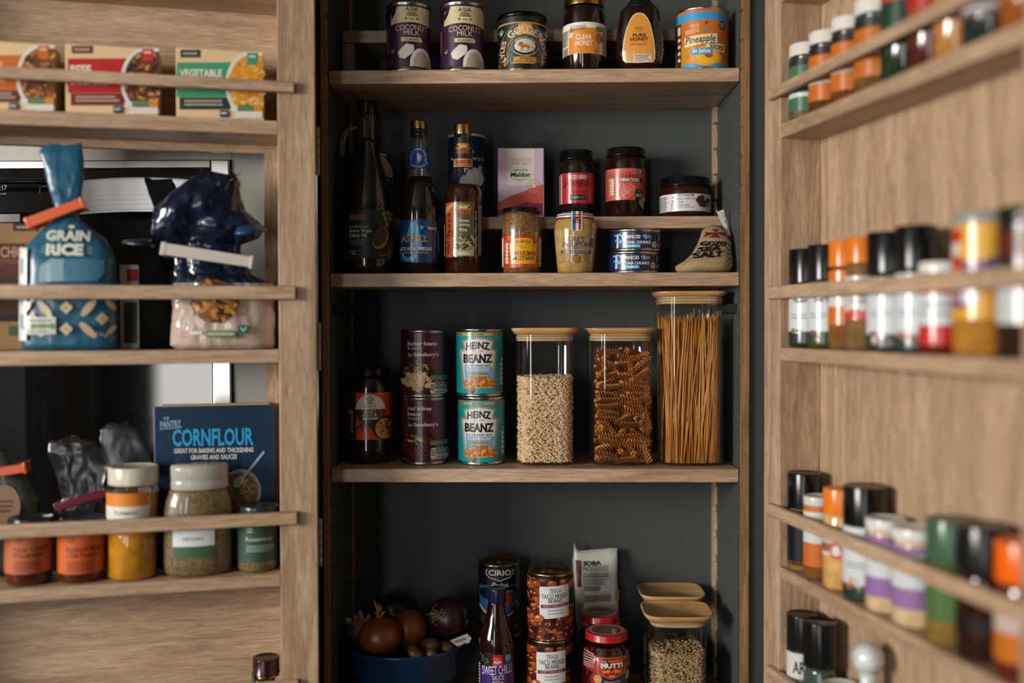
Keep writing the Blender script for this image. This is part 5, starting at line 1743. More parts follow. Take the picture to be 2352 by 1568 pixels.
a.pline([(110, 1255), (150, 1280), (135, 1310), (190, 1300), (210, 1340), (170, 1350), (180, 1375)], 6, '8a7a1e'); a.pline([(125, 1330), (160, 1335), (200, 1320)], 5, '8a7a1e')
a.text('SWEET CHILLI', 138, 1376, 470, 1476, 'cbc4d4', 0.01, rot=-3); a.text('SAUCE', 250, 1482, 382, 1536, 'cbc4d4', 0.01, rot=-3)
a.ring(310, 1590, 76, 44, 8, 'c9c3cc'); a.ell(310, 1590, 66, 36, '7a1a1c')
for q in range(7): a.rrect(98, 1364 + q * 34, 116, 1390 + q * 34, 7, 'a8a2ac')
label(it, a, 1499.5, 1590, '120d14')

for k, (px, lab) in enumerate(((1261, 'mixed beans tin at the bottom of its stack, cropped by the picture edge'), (1263, 'mixed beans tin with printed beans and white label, stacked on its twin'))):
    it = Item('mixed_bean_tin', lab, CAT_T, px, 0.075, T4 + EP + k * 0.1102, group='stacked mixed bean tins')
    can(it, 51.5, 0.1098, H('b5a078'))
    a = Art(1080, 1250, 4.932) if k else Art(1073, 1250 + 151, 4.932)
    a.rect(630, 380, 1180, 1140, '1e0806')
    a.beans(640, 385, 1165, 1135, 105, ['6a2210', '82300f', '8e4418', '4a140c', 'a05a24', '5e1a10'], 54, 38, 31, hi='b9885a')
    a.poly([(788, 482), (1112, 460), (1112, 822), (845, 842), (800, 800), (788, 800)], 'cfd0ce')
    a.text('TESCO', 895, 502, 1030, 538, '202226', 0.01); a.n += 1
    for q in range(5): a.line(898 + q * 27, 547 - q * 1.2, 916 + q * 27, 545 - q * 1.2, 6, '202226')
    a.text('TACO MIXED', 808, 560, 1098, 612, '3a3c40', 0.0, rot=-2); a.text('BEANS', 886, 612, 1040, 660, '3a3c40', 0.0, rot=-2)
    a.poly([(803, 684), (1104, 666), (1104, 702), (803, 722)], '6a1a20'); a.text('IN SPICY TOMATO SAUCE', 832, 680, 1084, 706, 'c9a8a4', 0.01, rot=-3)
    a.text('Prepared ready for', 878, 736, 1044, 758, '66686c', shear=0.2, rot=-3); a.text('your tacos or stews', 878, 772, 1044, 794, '66686c', shear=0.2, rot=-3)
    a.ell(780, 842, 58, 42, 'a0521f', -15); a.ell(765, 828, 22, 12, 'd9a87a', -15)
    canlabel(it, a, 0.1098, '1e0806')

# soba noodles packet
it = Item('noodle_packet', 'white soba noodles packet with a crimped top leaning at the back', 'packet', 1372, 0.187, T4 + EP, rot=0.02)
rows = it.prof([(1570, 1330, 1432), (1500, 1328, 1428), (1400, 1322, 1421), (1330, 1318, 1419), (1290, 1317, 1418), (1272, 1317, 1419), (1264, 1319, 1420)], 3.2, hd=0.02)
it.rows = [(r[0], 0.005 * (r[2] / 0.24), r[2], r[3], (0.016, 0.018, 0.017, 0.016, 0.012, 0.007, 0.002)[k], 3.2) for k, r in enumerate(rows)]
g = G()
def crump(P, t, k):
    return [P[0] + 0.0012 * math.sin(3 * t + 2 * k), P[1] + 0.0012 * math.sin(5 * t + 3 * k), P[2] + (0.013 * max(0, -math.cos(t)) ** 10 + 0.005 * max(0, math.cos(t)) ** 10 - 0.003 * math.cos(3 * t) if k == 6 else 0)]
g.loft(it.rows, H('c9c8c0'), 'crinkle', 56, fn=crump); it.part(g, 'packet_body')
a = Art(1300, 1240, 4.78)
a.poly([(102, 234), (156, 236), (160, 525), (120, 522)], '5e1418'); a.text('Yutaka', 18, 364, 248, 396, '8a4a48', 0.03, rot=90)
a.text('SOBA', 182, 240, 382, 290, '1f1f1f', 0.045, rot=-2); a.text('NOODLES', 182, 292, 450, 342, '3a3a38', 0.0, rot=-2); a.line(186, 368, 460, 350, 3, '7a7a74')
a.text('JAPANESE STYLE WHEAT', 186, 376, 458, 394, '3a3a38', 0.03, rot=-2); a.text('& BUCKWHEAT NOODLES', 186, 398, 460, 416, '3a3a38', 0.03, rot=-2)
a.bars(186, 428, 450, 500, 3, '8a8a84', 3); a.bars(188, 508, 380, 566, 3, '4a4a46', 4); a.line(192, 592, 480, 578, 3, '8a8a84')
a.poly([(194, 612), (484, 598), (486, 676), (198, 690)], '8a7464')
for q in range(9): a.line(200, 622 + q * 7, 482, 606 + q * 7, 2.5, ('9a8474', '75604f')[q % 2])
a.ell(562, 620, 38, 70, 'b08a5a')
lablet(it, a, 'paper', name='printed_front', gy=6, gx=6, e0=0.0016)

# pasta sauce jars
for k, (px, Y, cl, lt, ex, lab) in enumerate(((1378, 0.120, 1406, 1425, 42, 'red-lidded pasta sauce jar at the back, against the noodle packet'), (1392, 0.0425, 1446, 1466, 46.5, 'faceted pasta sauce jar with a red label in front of its twin'))):
    it = Item('sauce_jar', lab, CAT_J, px, Y, T4 + EP, group='red-lidded pasta sauce jars')
    hwj = 55.5 if k else 50
    it.rows = it.prof([(1650, hwj * 0.9), (1642, hwj), (cl + 78, hwj), (cl + 60, hwj * 0.99), (cl + 48, hwj * 0.9), (cl + 34, hwj * 0.74), (cl + 28, hwj * 0.72)], 2)
    g = G(); n = 8
    b = it.rows[0]
    oct_ = lambda P, t, q: P if q > 5 else [P[0] * f8(t), P[1] * f8(t), P[2]]
    f8 = lambda t: 0.5 + 0.5 * math.cos(PI / 8) / math.cos((t % (PI / 4)) - PI / 8) * 1.04
    g.loft([(0, 0, 0.0005, b[3] * 0.9, b[4] * 0.9, 2)] + it.rows, H('2c0903'), 'filled', 64, fn=oct_); it.part(g, 'jar_body', 'faceted jar of red sauce')
    rl = it.loc(px + (48.5 if k else 44), 740)[0]
    z1 = it.z(cl)
    z0 = z1 - 0.0125
    screwlid(it, z0, z1, rl, H('a8121a'), 'gloss', lip=0.0005, label='glossy red lid')
    g = G(); zt = z1 + 0.0002
    def disc(r0, r1, c, dz):
        m_ = 40
        for q in range(m_):
            t0, t1 = 2 * PI * q / m_, 2 * PI * (q + 1) / m_
            P = [(r1 * math.cos(t0), r1 * math.sin(t0)), (r1 * math.cos(t1), r1 * math.sin(t1)), (r0 * math.cos(t1), r0 * math.sin(t1)), (r0 * math.cos(t0), r0 * math.sin(t0))]
            if r0 == 0: P = P[:3]
            g.f([g.v(x, y, zt + dz) for x, y in P], H(c), 'gloss')
    disc(0, rl * 0.84, 'b8a498', 0); disc(0, rl * 0.72, '5e1c14', 0.0001); disc(rl * 0.78, rl * 0.80, '5e1c14', 0.0002)
    gl = glyphs('MUTTI', 0.04, 0, 2)
    q_ = rl * (0.9, 0.75)[k]
    cs = (lambda x, y: (x, y)) if k == 0 else (lambda x, y: (rl * 0.38 - y, x - rl * 0.2))
    vv = [g.v(*cs((x - (gl[2] + gl[3]) / 2) / (gl[3] - gl[2]) * q_, (y - 0.35) / (gl[3] - gl[2]) * q_), zt + 0.0003) for x, y in gl[0]]
    for f in gl[1]: g.f([vv[i] for i in f], H('c9bdb0'), 'gloss')
    it.part(g, 'lid_print', 'printed lid medallion')
    if k:
        it.rows = [(r[0], r[1], r[2], r[3] * 1.012, r[4] * 1.012, 2) for r in it.rows]
        a = Art(1300, 1240, 4.78)
        a.poly([(188, 1245), (340, 1305), (355, 1480), (270, 1460), (190, 1420)], '8e1a1e'); a.poly([(705, 1245), (640, 1300), (640, 1440), (705, 1420)], '8e1a1e')
        a.pline([(188, 1245), (340, 1303), (640, 1303), (705, 1245)], 6, 'b8782c')
        a.poly([(340, 1306), (645, 1306), (640, 1470), (495, 1530), (350, 1470)], 'a8161c'); a.pline([(345, 1310), (350, 1472), (495, 1528), (640, 1472), (645, 1310)], 7, 'c9862c')
        a.text('SOLO POMODORO', 386, 1330, 620, 1346, 'd9a85a', 0.01, bow=-3); a.text('MUTTI', 384, 1354, 622, 1408, 'd9d5cf', 0.06)
        for sx, d in ((440, 1), (568, -1)):
            a.ell(sx + 26 * d, 1438, 22, 20, 'c9862c'); a.ell(sx - 8 * d, 1446, 32, 14, 'c9862c'); a.line(sx + 20 * d, 1450, sx + 28 * d, 1474, 8, 'c9862c'); a.line(sx - 30 * d, 1450, sx - 34 * d, 1474, 8, 'c9862c'); a.pline([(sx - 36 * d, 1440), (sx - 44 * d, 1424), (sx - 36 * d, 1414)], 4, 'c9862c')
        a.ell(505, 1446, 8, 12, 'c9862c'); a.text('PARMA', 478, 1484, 536, 1504, 'd9c9b8', 0.02)
        a.poly([(330, 1480), (495, 1540), (660, 1470), (690, 1700), (300, 1700)], '1e1838'); a.text('PASTA SAUCE WITH', 418, 1546, 592, 1562, 'c9c3d0', 0.01)
        a.text('BASILICO', 400, 1590, 620, 1640, 'd9b05a', 0.03)
        a.ell(310, 1530, 42, 64, '9a1a18', 10); a.line(322, 1450, 318, 1490, 5, '3a5a2a'); a.ell(352, 1528, 44, 48, 'b5853c'); a.ring(352, 1528, 40, 44, 5, 'e0b870'); a.ell(352, 1528, 22, 26, 'd2a45a'); a.ell(668, 1500, 22, 54, 'a87a3a')
        for q in range(7): a.bars(196, 1268 + q * 22, 330, 1284 + q * 22, 1, 'c9a4a0', q); a.bars(650, 1262 + q * 22, 700, 1274 + q * 22, 1, 'b98a88', q + 9)
        lablet(it, a, 'gloss', gx=5)

# lower square jars of brown rice
zt4 = None
jb = square_jar(1541, 0.157, T4 + EP, 1474, 1608, 1386, (1466, 1616), 1374, 1385, 1396, 'square glass jar with a bamboo lid standing behind another on the bottom shelf', ky=0.86)
jf = square_jar(1554, 0.0525, T4 + EP, 1487, 1621, 1433, (1473, 1633), 1421, 1424, 1446, 'square glass jar of brown rice with a bamboo lid at the bottom right front', ky=0.86)
grains(jb, 'rice_grains', 'brown rice filling the lower half of the rear square jar', 'rice', jb.z(1490, jb.hw), 900, 0.0044, 0.0011, ['a08458', 'b0966a', '8c7248', 'c0a87c', '6a5434'], 8)
grains(jf, 'rice_grains', 'brown rice filling the lower half of the front square jar', 'rice', jf.z(1509, jf.hw), 3000, 0.0044, 0.0011, ['a08458', 'b0966a', '8c7248', 'c0a87c', '6a5434'], 9)


# ================================================================== left door racks
def lz(k):
    return ZC + RACKS[k][2] + EP


def LItem(name, lab, cat, px, k, back, rot=None, group=None):
    return Item(name, lab, cat, px, zb=lz(k), rot=rot, group=group, pos=on_plane(px, LO, LN, back))


def flat_box(it, x0, x1, top, dep, col, mat='paper', bev=0.0012, name='carton'):
    xa, xb = it.loc(x0, 700, dep)[0], it.loc(x1, 700, dep)[0]
    it.flat = -dep
    g = G(); g.box(xa, xb, -dep, dep, 0, it.z(top, dep), H(col), mat, bev)
    return g


# stock cube cartons
for px, x0, x1, top, lab, band, dark, txt, fx, food, seed in (
        (40, -62, 128, 97, 'orange stock cube carton at the left of the top door rack', 'c0601c', '5a2a16', 'CHICKEN', -722, ['6a3a1c', 'a8622c', '3a2412', 'b8843c'], 1),
        (262, 156, 367, 106, 'red beef stock cube carton in the middle of the top door rack', 'b0201f', '6e2226', 'BEEF', 0, ['5a3018', '8a5a2c', '2e1a10', 'c08a50'], 2),
        (509, 409, 610, 114, 'green vegetable stock cube carton at the right of the top door rack', '3f8f6a', '14382f', 'VEGETABLE', 755, ['d9942a', 'e0b060', 'c98a20'], 3)):
    it = LItem('stock_cube_carton', lab, 'box', px, 0, 0.040, LT_ROT, 'stock cube cartons')
    g = flat_box(it, x0, x1, top, 0.027, 'd8b98c')
    a = Art(0, 0, 3.016)
    X = lambda v: (470 + fx + (v - 470) * (1.0 if fx != 755 else 0.945))
    dy = (-22 if fx < 0 else 0 if fx == 0 else 28)
    Y = lambda v: v + dy
    a.rect(X(497), Y(317), X(640), Y(370), dark); a.bars(X(515), Y(330), X(625), Y(358), 1, 'b8a090', 3)
    a.rect(X(470), Y(405), X(885), Y(645), band); a.rect(X(490), Y(648), X(885), Y(730), dark)
    if txt == 'BEEF': a.text(txt, X(488), Y(452), X(630), Y(520), 'e0d6c8', 0.03)
    elif txt == 'VEGETABLE': a.text(txt, X(490), Y(452), X(800), Y(505), 'e0d6c8', 0.03)
    else: a.text(txt, X(490), Y(448), X(735), Y(520), 'e0d6c8', 0.03)
    a.text('STOCK CUBES', X(490), Y(545), X(760), Y(590), 'e0d6c8', 0.02)
    a.bars(X(525), Y(660), X(840), Y(710), 2, 'b8a090', 5)
    cx, cy = X(1010), Y(560)
    P = [(cx + 175 * math.cos(t), cy + 230 * math.sin(t)) for t in [math.radians(90 + 7.5 * q) for q in range(25)]]
    a.poly(P + [(X(1100), cy - 225), (X(1102), cy + 225)], 'd6d2ca')
    P = [(cx + 150 * math.cos(t), cy + 205 * math.sin(t)) for t in [math.radians(90 + 7.5 * q) for q in range(25)]]
    a.poly(P + [(X(1100), cy - 200), (X(1102), cy + 200)], food[0])
    a.beans(X(870), Y(370), X(1095), Y(760), 70, food, 26, 14, seed, inside=lambda x, y: (x - cx) ** 2 / 140 ** 2 + (y - cy) ** 2 / 195 ** 2 < 1)
    a.rect(X(985), Y(338), X(1060), Y(425), band if fx else 'b8322c'); a.bars(X(998), Y(350), X(1048), Y(380), 1, 'd8c8b8', 4)
    a.rect(X(865), Y(705), X(915), Y(745), 'd0d0c8'); a.rect(X(918), Y(700), X(1035), Y(742), '5a7a55'); a.rect(X(1035), Y(700), X(1095), Y(742), 'c9862c'); a.rect(X(900), Y(745), X(1095), Y(790), 'd6d0c4'); a.rrect(X(785), Y(735), X(850), Y(785), 8, '24343a'); a.bars(X(792), Y(745), X(845), Y(770), 1, 'c9ccd0', 6)
    it.wrap(a, g, 'paper'); it.part(g, 'carton')

# chicken stock carton behind the rice bag
it = LItem('stock_cube_carton', 'tall brown and cream chicken stock cube carton behind the blue rice bag', 'box', 30, 1, 0.082, LT_ROT)
g = flat_box(it, -90, 108, 512, 0.013, '9a7448')
a = Art(0, 330, 3.016)
a.rect(90, 552, 265, 605, '3a1f14'); a.bars(115, 566, 245, 592, 1, 'b8a090', 3); a.rect(-270, 690, 325, 1180, '5a2611'); a.poly([(0, 930), (140, 870), (320, 920), (320, 1180), (-270, 1180), (-270, 980)], '4a2a1a')
a.text('CHICKEN', 4, 712, 290, 788, 'b89a78', 0.02); a.text('STOCK CUBES', 4, 800, 300, 832, '9a5a3a', 0.02); a.rect(-270, 1180, 325, 1230, '2a140c'); a.rrect(60, 1260, 150, 1330, 12, '3a5a34')
it.wrap(a, g, 'paper'); it.part(g, 'carton')


def bag(it, lst, ox, oy, sc, hds, cols, mat, p=2.6, amp=0.004, seed=0, n=110, tops=None, name='bag_film'):
    """a soft bag: lofted from outline rows (y, x0, x1) in zoomed-photo units, creased by folds running along it"""
    rows = it.prof([(oy + y / sc, ox + a / sc, ox + b / sc) for y, a, b in lst], p)
    it.rows = [(r[0], 0, r[2], r[3], hds[k], p) for k, r in enumerate(rows)]
    # refine rows
    R2 = []
    M_ = 6
    for k in range(len(it.rows) - 1):
        for s_ in range(M_):
            f = s_ / M_
            R2.append(tuple(x + (y - x) * f for x, y in zip(it.rows[k], it.rows[k + 1])))
    R2.append(it.rows[-1])
    off = Vector((seed * 3.1, seed * 1.7, seed * 0.9))

    def fn(P, t, k):
        u = k / len(R2)
        q = Vector(P)
        # creases: folded noise, stretched up the bag, fading out at the base
        d = 1.1 * noise.noise(q * 26 + off) + 0.9 * abs(noise.noise(Vector((q.x * 46, q.y * 46, q.z * 24)) + off * 2)) - 0.5 * abs(noise.noise(q * 85 + off * 3))
        d *= amp * (0.35 + 0.65 * min(1, u * 1.7)) * (0.15 if k == 0 else 1)
        c, s_ = math.cos(t), math.sin(t)
        jag = 0.012 * noise.noise(Vector((q.x * 60, 0, 0)) + off) if k == len(R2) - 1 else 0
        return [P[0] + d * 0.7 * c, P[1] + d * s_ * min(1, R2[k][4] / 0.010), max(0.0004, P[2] + jag)]
    g = G()
    cc = H(cols) if isinstance(cols, str) else [H(cols[min(k // M_, len(cols) - 1)]) for k in range(len(R2))]
    g.loft(R2, cc, mat, n, fn=fn)
    it.part(g, name)


def clip_bar(name, lab, it, p0, p1, wpx, col, y, th=0.005, group=None):
    """a plastic bag clip: two jaws and a hinge block, lying along p0-p1 of the photo in the bag's own plane"""
    (xa, za), (xb, zb) = it.loc(*p0, -y), it.loc(*p1, -y)
    hw = wpx / 2 * (it.loc(it.px + 1, 700)[0] - it.loc(it.px, 700)[0])
    e = empty(name, it.P + it.xax * ((xa + xb) / 2) + Vector((0, 0, (za + zb) / 2)), it.rot, lab, 'bag clip', group)
    L_, ang = math.hypot(xb - xa, zb - za) / 2, math.atan2(zb - za, xb - xa)
    for nm, y0, y1, l0, l1, k in (('front_jaw', y - th, y, -L_, L_, 1), ('rear_jaw', -y, -y + th, -L_, L_, 1), ('hinge', y - th * 1.1, -y + th, -L_ - hw * 0.5, -L_ + hw * 0.5, 1.15), ('catch', y - th * 1.2, -y + th, L_ - hw * 0.35, L_ + hw * 0.25, 1.2)):
        g = G(); g.box(l0, l1, y0, y1, -hw * k, hw * k, H(col), 'plastic', 0.0018)
        for v in g.bm.verts:
            x, z = v.co.x, v.co.z
            v.co.x, v.co.z = x * math.cos(ang) - z * math.sin(ang), x * math.sin(ang) + z * math.cos(ang)
        g.build(nm, e)
    return e


rb_ = it = LItem('rice_bag', 'teal printed rice bag twisted shut and clipped on the middle door rack', 'bag', 160, 1, 0.036, LT_ROT)
bag(it, [(1412, 165, 800), (1390, 150, 812), (1250, 150, 818), (1000, 150, 808), (800, 152, 790), (720, 158, 772), (650, 230, 730), (590, 300, 650), (520, 370, 560), (480, 390, 540), (430, 385, 550), (330, 350, 570), (180, 312, 582), (60, 285, 575), (20, 300, 560)], 0, 330, 3.016,
    (0.020, 0.026, 0.028, 0.028, 0.025, 0.022, 0.017, 0.012, 0.008, 0.006, 0.007, 0.010, 0.009, 0.006, 0.003), '1c566e', 'crinkle', 2.8, 0.0035, 2)
a = Art(0, 330, 3.016)
a.rect(152, 722, 212, 1362, 'c9c9c2')
a.bars(165, 760, 205, 1330, 3, '6a8a94', 3)
a.text('LONG', 352, 560, 560, 590, 'c9cfc4', 0.02) if False else a.ell(510, 568, 22, 12, 'c9cfc4')
a.text('GRAIN', 338, 594, 640, 672, 'c9cfc4', 0.05); a.text('RICE', 345, 690, 600, 775, 'd3d6cc', 0.06)
for y in (715, 735, 755): a.line(312, y, 335, y, 6, '8aa8b0'); a.line(625, y, 660, y, 6, '8aa8b0')
a.poly([(300, 960), (310, 850), (380, 795), (740, 800), (745, 890), (700, 950)], '3f738a'); a.poly([(300, 960), (310, 850), (380, 795), (470, 800), (470, 950)], '7f9ba6')
LF = 'c2ae90'
for x, y, rx, ry, ro in ((345, 1145, 75, 26, 50), (640, 1135, 75, 26, -50), (215, 1130, 50, 22, -50), (635, 1290, 75, 26, 45), (345, 1290, 60, 24, -45), (785, 1115, 45, 20, 50), (790, 1290, 40, 18, -50)): a.ell(x, y, rx, ry, LF, ro)
for x, y in ((490, 1135), (730, 1212), (490, 1282), (255, 1212)): a.poly([(x, y - 46), (x + 46, y), (x, y + 46), (x - 46, y)], LF); a.ell(x, y, 14, 14, 'a89070')
a.rect(215, 1200, 420, 1318, 'c6c8c0'); a.rect(245, 1245, 415, 1280, '5a7a4a'); a.bars(225, 1210, 410, 1240, 1, '7a7a74', 5); a.bars(225, 1288, 410, 1312, 1, '7a7a74', 6)
a.text('1kg', 690, 1300, 770, 1345, 'a8b8b4', 0.0)
lablet(it, a, 'crinkle', name='printed_front', gy=10, gx=8, e0=0.0042)
clip_bar('bag_clip', 'bright orange clip across the neck of the teal rice bag', it, (66, 512), (190, 466), 25, 'd8653c', -0.013)

it = LItem('dark_food_bag', 'black film bag with an upright torn spout between the teal and navy bags', 'bag', 345, 1, 0.084, LT_ROT)
bag(it, [(1410, 975, 1180), (1250, 970, 1190), (1000, 970, 1180), (820, 968, 1150), (700, 880, 1130), (560, 1000, 1230), (480, 1080, 1245), (380, 1045, 1238), (280, 1010, 1215), (245, 1000, 1190)], 0, 330, 3.016,
    (0.007, 0.010, 0.010, 0.010, 0.009, 0.008, 0.007, 0.006, 0.004, 0.002), ['14140f', '181a14', '141410', '0c0c0c', '070708', '050505', '040404', '040404', '040404'], 'matte', 2.5, 0.0025, 5)
it = LItem('food_carton', 'small red-topped white carton half hidden behind the black bag', 'box', 298, 1, 0.084, LT_ROT)
g = flat_box(it, 276, 319, 608, 0.010, 'c9c6c0')
a = Art(0, 330, 3.016); a.rect(880, 868, 956, 950, 'b5140f'); a.rect(860, 1100, 950, 1380, '3a4a30')
it.wrap(a, g, 'paper'); it.part(g, 'carton')

pb = it = LItem('pasta_bag', 'crumpled navy and pale pink pasta bag folded over on the middle door rack', 'bag', 512, 1, 0.036, LT_ROT)
bag(it, [(1412, 1225, 1890), (1385, 1188, 1905), (1260, 1185, 1912), (1130, 1195, 1900), (1040, 1190, 1890), (960, 1200, 1880), (895, 1195, 1725), (830, 1205, 1685), (690, 1195, 1690), (635, 1060, 1800), (560, 1065, 1830), (450, 1080, 1700), (350, 1180, 1665), (260, 1285, 1660), (205, 1400, 1610)], 0, 330, 3.016,
    (0.022, 0.029, 0.031, 0.030, 0.027, 0.022, 0.015, 0.008, 0.008, 0.016, 0.024, 0.027, 0.024, 0.018, 0.008), ['b59f92', 'b59f92', 'b59f92', 'b59f92', '8a8288', '070f20', '0a1830', '0b1a34', '08142a', '081226', '0a1730', '08142a', '081226', '070f20'], 'foil', 2.5, 0.0085, 9, 130)
a = Art(0, 330, 3.016)
a.ell(1490, 1090, 158, 150, '6a4218', n=34); a.beans(1350, 930, 1640, 1230, 90, ['a8702a', 'b88034', '8a5620', '5e3a16', '2a1a10'], 34, 14, 7, inside=lambda x, y: (x - 1490) ** 2 / 150 ** 2 + (y - 1090) ** 2 / 142 ** 2 < 1)
a.rect(1440, 1295, 1640, 1340, '5a7a3a'); a.bars(1445, 1300, 1635, 1335, 1, 'b8c4a8', 4); a.rrect(1655, 1255, 1725, 1315, 10, '2a6a5a'); a.pline([(1672, 1270), (1690, 1300), (1710, 1268)], 8, 'c9d6c9'); a.bars(1330, 1290, 1425, 1330, 1, 'd6ccc4', 5)
lablet(it, a, 'gloss', name='printed_front', gy=10, gx=8, e0=0.006)
# loose folds of film
g = G()
rr = random.Random(12)
for (x0, y0, x1, y1, w0, w1, c) in ((1060, 690, 850, 680, 40, 16, '0a1428'), (1650, 600, 1840, 590, 60, 36, '16365a'), (1600, 260, 1668, 200, 26, 6, '05080f')):
    pts, ws = [], []
    for q in range(7):
        u = q / 6
        X_, Z_ = it.loc((x0 + (x1 - x0) * u) / 3.016, 330 + (y0 + (y1 - y0) * u) / 3.016, 0.02)
        pts.append((X_, -0.023 - 0.006 * math.sin(u * 4), Z_)); ws.append((w0 + (w1 - w0) * u) / 3.016 * 0.00064)
    g = G(); g.tube(pts, ws, H(c), 'foil', 10, flat=0.35)
    it.part(g, 'loose_fold', 'shiny loose fold of film')
clip_bar('bag_clip', 'long white clip across the crumpled navy pasta bag', it, (376, 571), (578, 602), 27, 'c6bfb2', -0.029)

# bottom rack jars
def door_jar(px, hw, top, lidb, bot, body, lid, lab, art, l0, l1, lcol, back=0.040, mat='filled', name='spice_jar', grp=None, neck=None, lidmat='plastic'):
    it = LItem(name, lab, CAT_J, px, 2, back, group=grp)
    it.rows = it.prof([(bot, hw * 0.9), (bot - 6, hw)] + (neck or [(lidb + 14, hw), (lidb + 4, hw * 0.93)]) + [(lidb, hw * 0.9)], 2)
    g = G(); b = it.rows[0]; g.loft([(0, 0, 0.0005, b[3] * 0.9, b[4] * 0.9, 2)] + it.rows, H(body), mat, 48); it.part(g, 'jar_body')
    rl = it.rows[-1][3] / 0.9 * 0.985 if not neck else it.rows[-1][3] * 1.07
    screwlid(it, it.z(lidb), it.z(top), rl, H(lid), lidmat, ribs=0)
    if art: label(it, art, l0, l1, lcol, 'paper')
    return it


for px, lab, c, t1, t2 in ((66, 'orange-labelled hot chilli jar at the left of the bottom door rack', 'b0603c', 'Hot Chilli', 'Powder'), (187, 'brighter orange Kashmiri chilli jar, second from the left on the bottom door rack', 'c25c22', 'Kashmiri Mild', 'Chilli Powder')):
    a = Art(0, 800, 3.016)
    ox_ = (px - 67) * 3.016
    a.rect(20 + ox_, 1290, 375 + ox_, 1560, c); a.bars(105 + ox_, 1300, 165 + ox_, 1345, 3, '5a2412', 3)
    a.text(t1, 100 + ox_, 1372, (300 if px == 67 else 330) + ox_, 1408, '4a1c10', 0.01); a.text(t2, 100 + ox_, 1412, (245 if px == 67 else 320) + ox_, 1450, '4a1c10', 0.01); a.bars(100 + ox_, 1470, 300 + ox_, 1550, 4, '8a3a1c', 5)
    door_jar(px, 55.5, 1186, 1206, 1335 - (px - 67) * 0.04, '4a1a0c', '2a2c2c', lab, a, 1212, 1318, c, grp='orange chilli powder jars')
it = LItem('spice_tub', 'clear tub of yellow turmeric powder with a cream flip lid', CAT_J, 303, 2, 0.040)
it.rows = it.prof([(1327, 52), (1322, 57), (1200, 58), (1108, 58)], 2)
g = G(); b = it.rows; zf = it.z(1128)
g.loft([(0, 0, 0.0005, b[0][3], b[0][4], 2), b[1], (0, 0, zf, b[2][3] * 0.99, b[2][4] * 0.99, 2)], H('b27a1e'), 'filled', 48); it.part(g, 'powder', 'yellow powder')
g = G(); g.loft([(0, 0, zf, b[2][3], b[2][4], 2), b[3]], H('ffffff'), 'glass', 48, cap=False); it.part(g, 'clear_wall')
a = Art(0, 800, 3.016); a.rect(735, 1005, 1030, 1095, 'cf7a22'); a.rect(735, 1095, 1030, 1240, 'cfcac0'); a.text('TURMERIC', 790, 1128, 962, 1154, '4a4a48', 0.02); a.rect(735, 1240, 1030, 1300, 'cf7a22')
lablet(it, a, 'paper')
screwlid(it, it.z(1109), it.z(1069), it.loc(303 + 58.5, 740)[0], H('c6bfae'), label='cream plastic flip lid')
a = Art(0, 800, 3.016); a.rect(1200, 1240, 1485, 1258, '3a5a3e'); a.rect(1198, 1255, 1485, 1370, 'd0d2d0'); a.rect(1200, 1370, 1485, 1450, '3d5c44'); a.text('OREGANO', 1262, 1304, 1412, 1330, '55585c', 0.01)
it = LItem('spice_jar', 'large wide jar of dried oregano with a pale ribbed lid', CAT_J, 455, 2, 0.034)
it.rows = it.prof([(1318, 70), (1310, 77), (1290, 79), (1175, 79), (1150, 75), (1130, 67), (1121, 62)], 2, ky=0.56)
g = G(); b = it.rows[0]; g.loft([(0, 0, 0.0005, b[3] * 0.9, b[4] * 0.9, 2)] + it.rows, H('6a583a'), 'herb', 56); it.part(g, 'jar_body')
lablet(it, a, 'paper')
R = it.loc(455 + 66, 740)[0]
g = G(); z0, z1 = it.z(1121), it.z(1066)
g.lathe([(R * 0.97, z0), (R, z0 + 0.002), (R, z0 + 0.012), (R * 0.985, z0 + 0.013), (R * 0.985, z0 + 0.015), (R, z0 + 0.016), (R, z1 - 0.004), (R * 0.97, z1), (0, z1)], H('a8a49a'), 'plastic', 56, True, 0, 0, 2, 0.60); it.part(g, 'lid', 'pale grey ridged lid')
a = Art(0, 800, 3.016); a.rect(1650, 1225, 1975, 1480, '2f4a3a'); a.text('Rosemary', 1704, 1306, 1882, 1344, 'a8b8ac', 0.01); a.bars(1710, 1240, 1755, 1280, 2, 'a8b8ac', 3); a.bars(1706, 1362, 1900, 1412, 3, '8a9a8e', 4); a.rect(1650, 1100, 1820, 1130, 'b8beb8')
door_jar(591, 46, 1158, 1176, 1308, '6a5c3a', '2a3630', 'green-labelled rosemary jar at the right end of the bottom door rack', a, 1182, 1291, '2f4a3a', mat='herb')

it = LItem('cornflour_box', 'navy blue cornflour box standing behind the oregano jar', 'box', 490, 2, 0.087, LT_ROT)
g = flat_box(it, 350, 629, 932, 0.008, '0c2a46', 'gloss', 0.002)
a = Art(0, 800, 3.016)
a.text('THE', 1130, 474, 1172, 496, '8ab0c8', 0.01, rot=-4); a.text('PANTRY', 1110, 500, 1255, 546, '8ab0c8', 0.02, rot=-4); a.line(1105, 560, 1262, 544, 5, '8ab0c8')
a.text('CORNFLOUR', 1194, 552, 1756, 676, '2a94c8', 0.03, rot=-1); a.text('GREAT FOR BAKING AND THICKENING', 1205, 688, 1756, 722, 'c9c6bc', 0.03, rot=-1); a.text('GRAVIES AND SAUCES', 1320, 734, 1642, 768, 'c9c6bc', 0.03, rot=-1)
a.ell(1670, 985, 140, 150, '8a8c8c', n=34); a.ell(1664, 990, 124, 134, '6a5430', n=34); a.beans(1560, 870, 1780, 1120, 80, ['8a6a38', 'a8874a', '5a4426', '74582e'], 18, 9, 4, inside=lambda x, y: (x - 1664) ** 2 / 118 ** 2 + (y - 990) ** 2 / 128 ** 2 < 1)
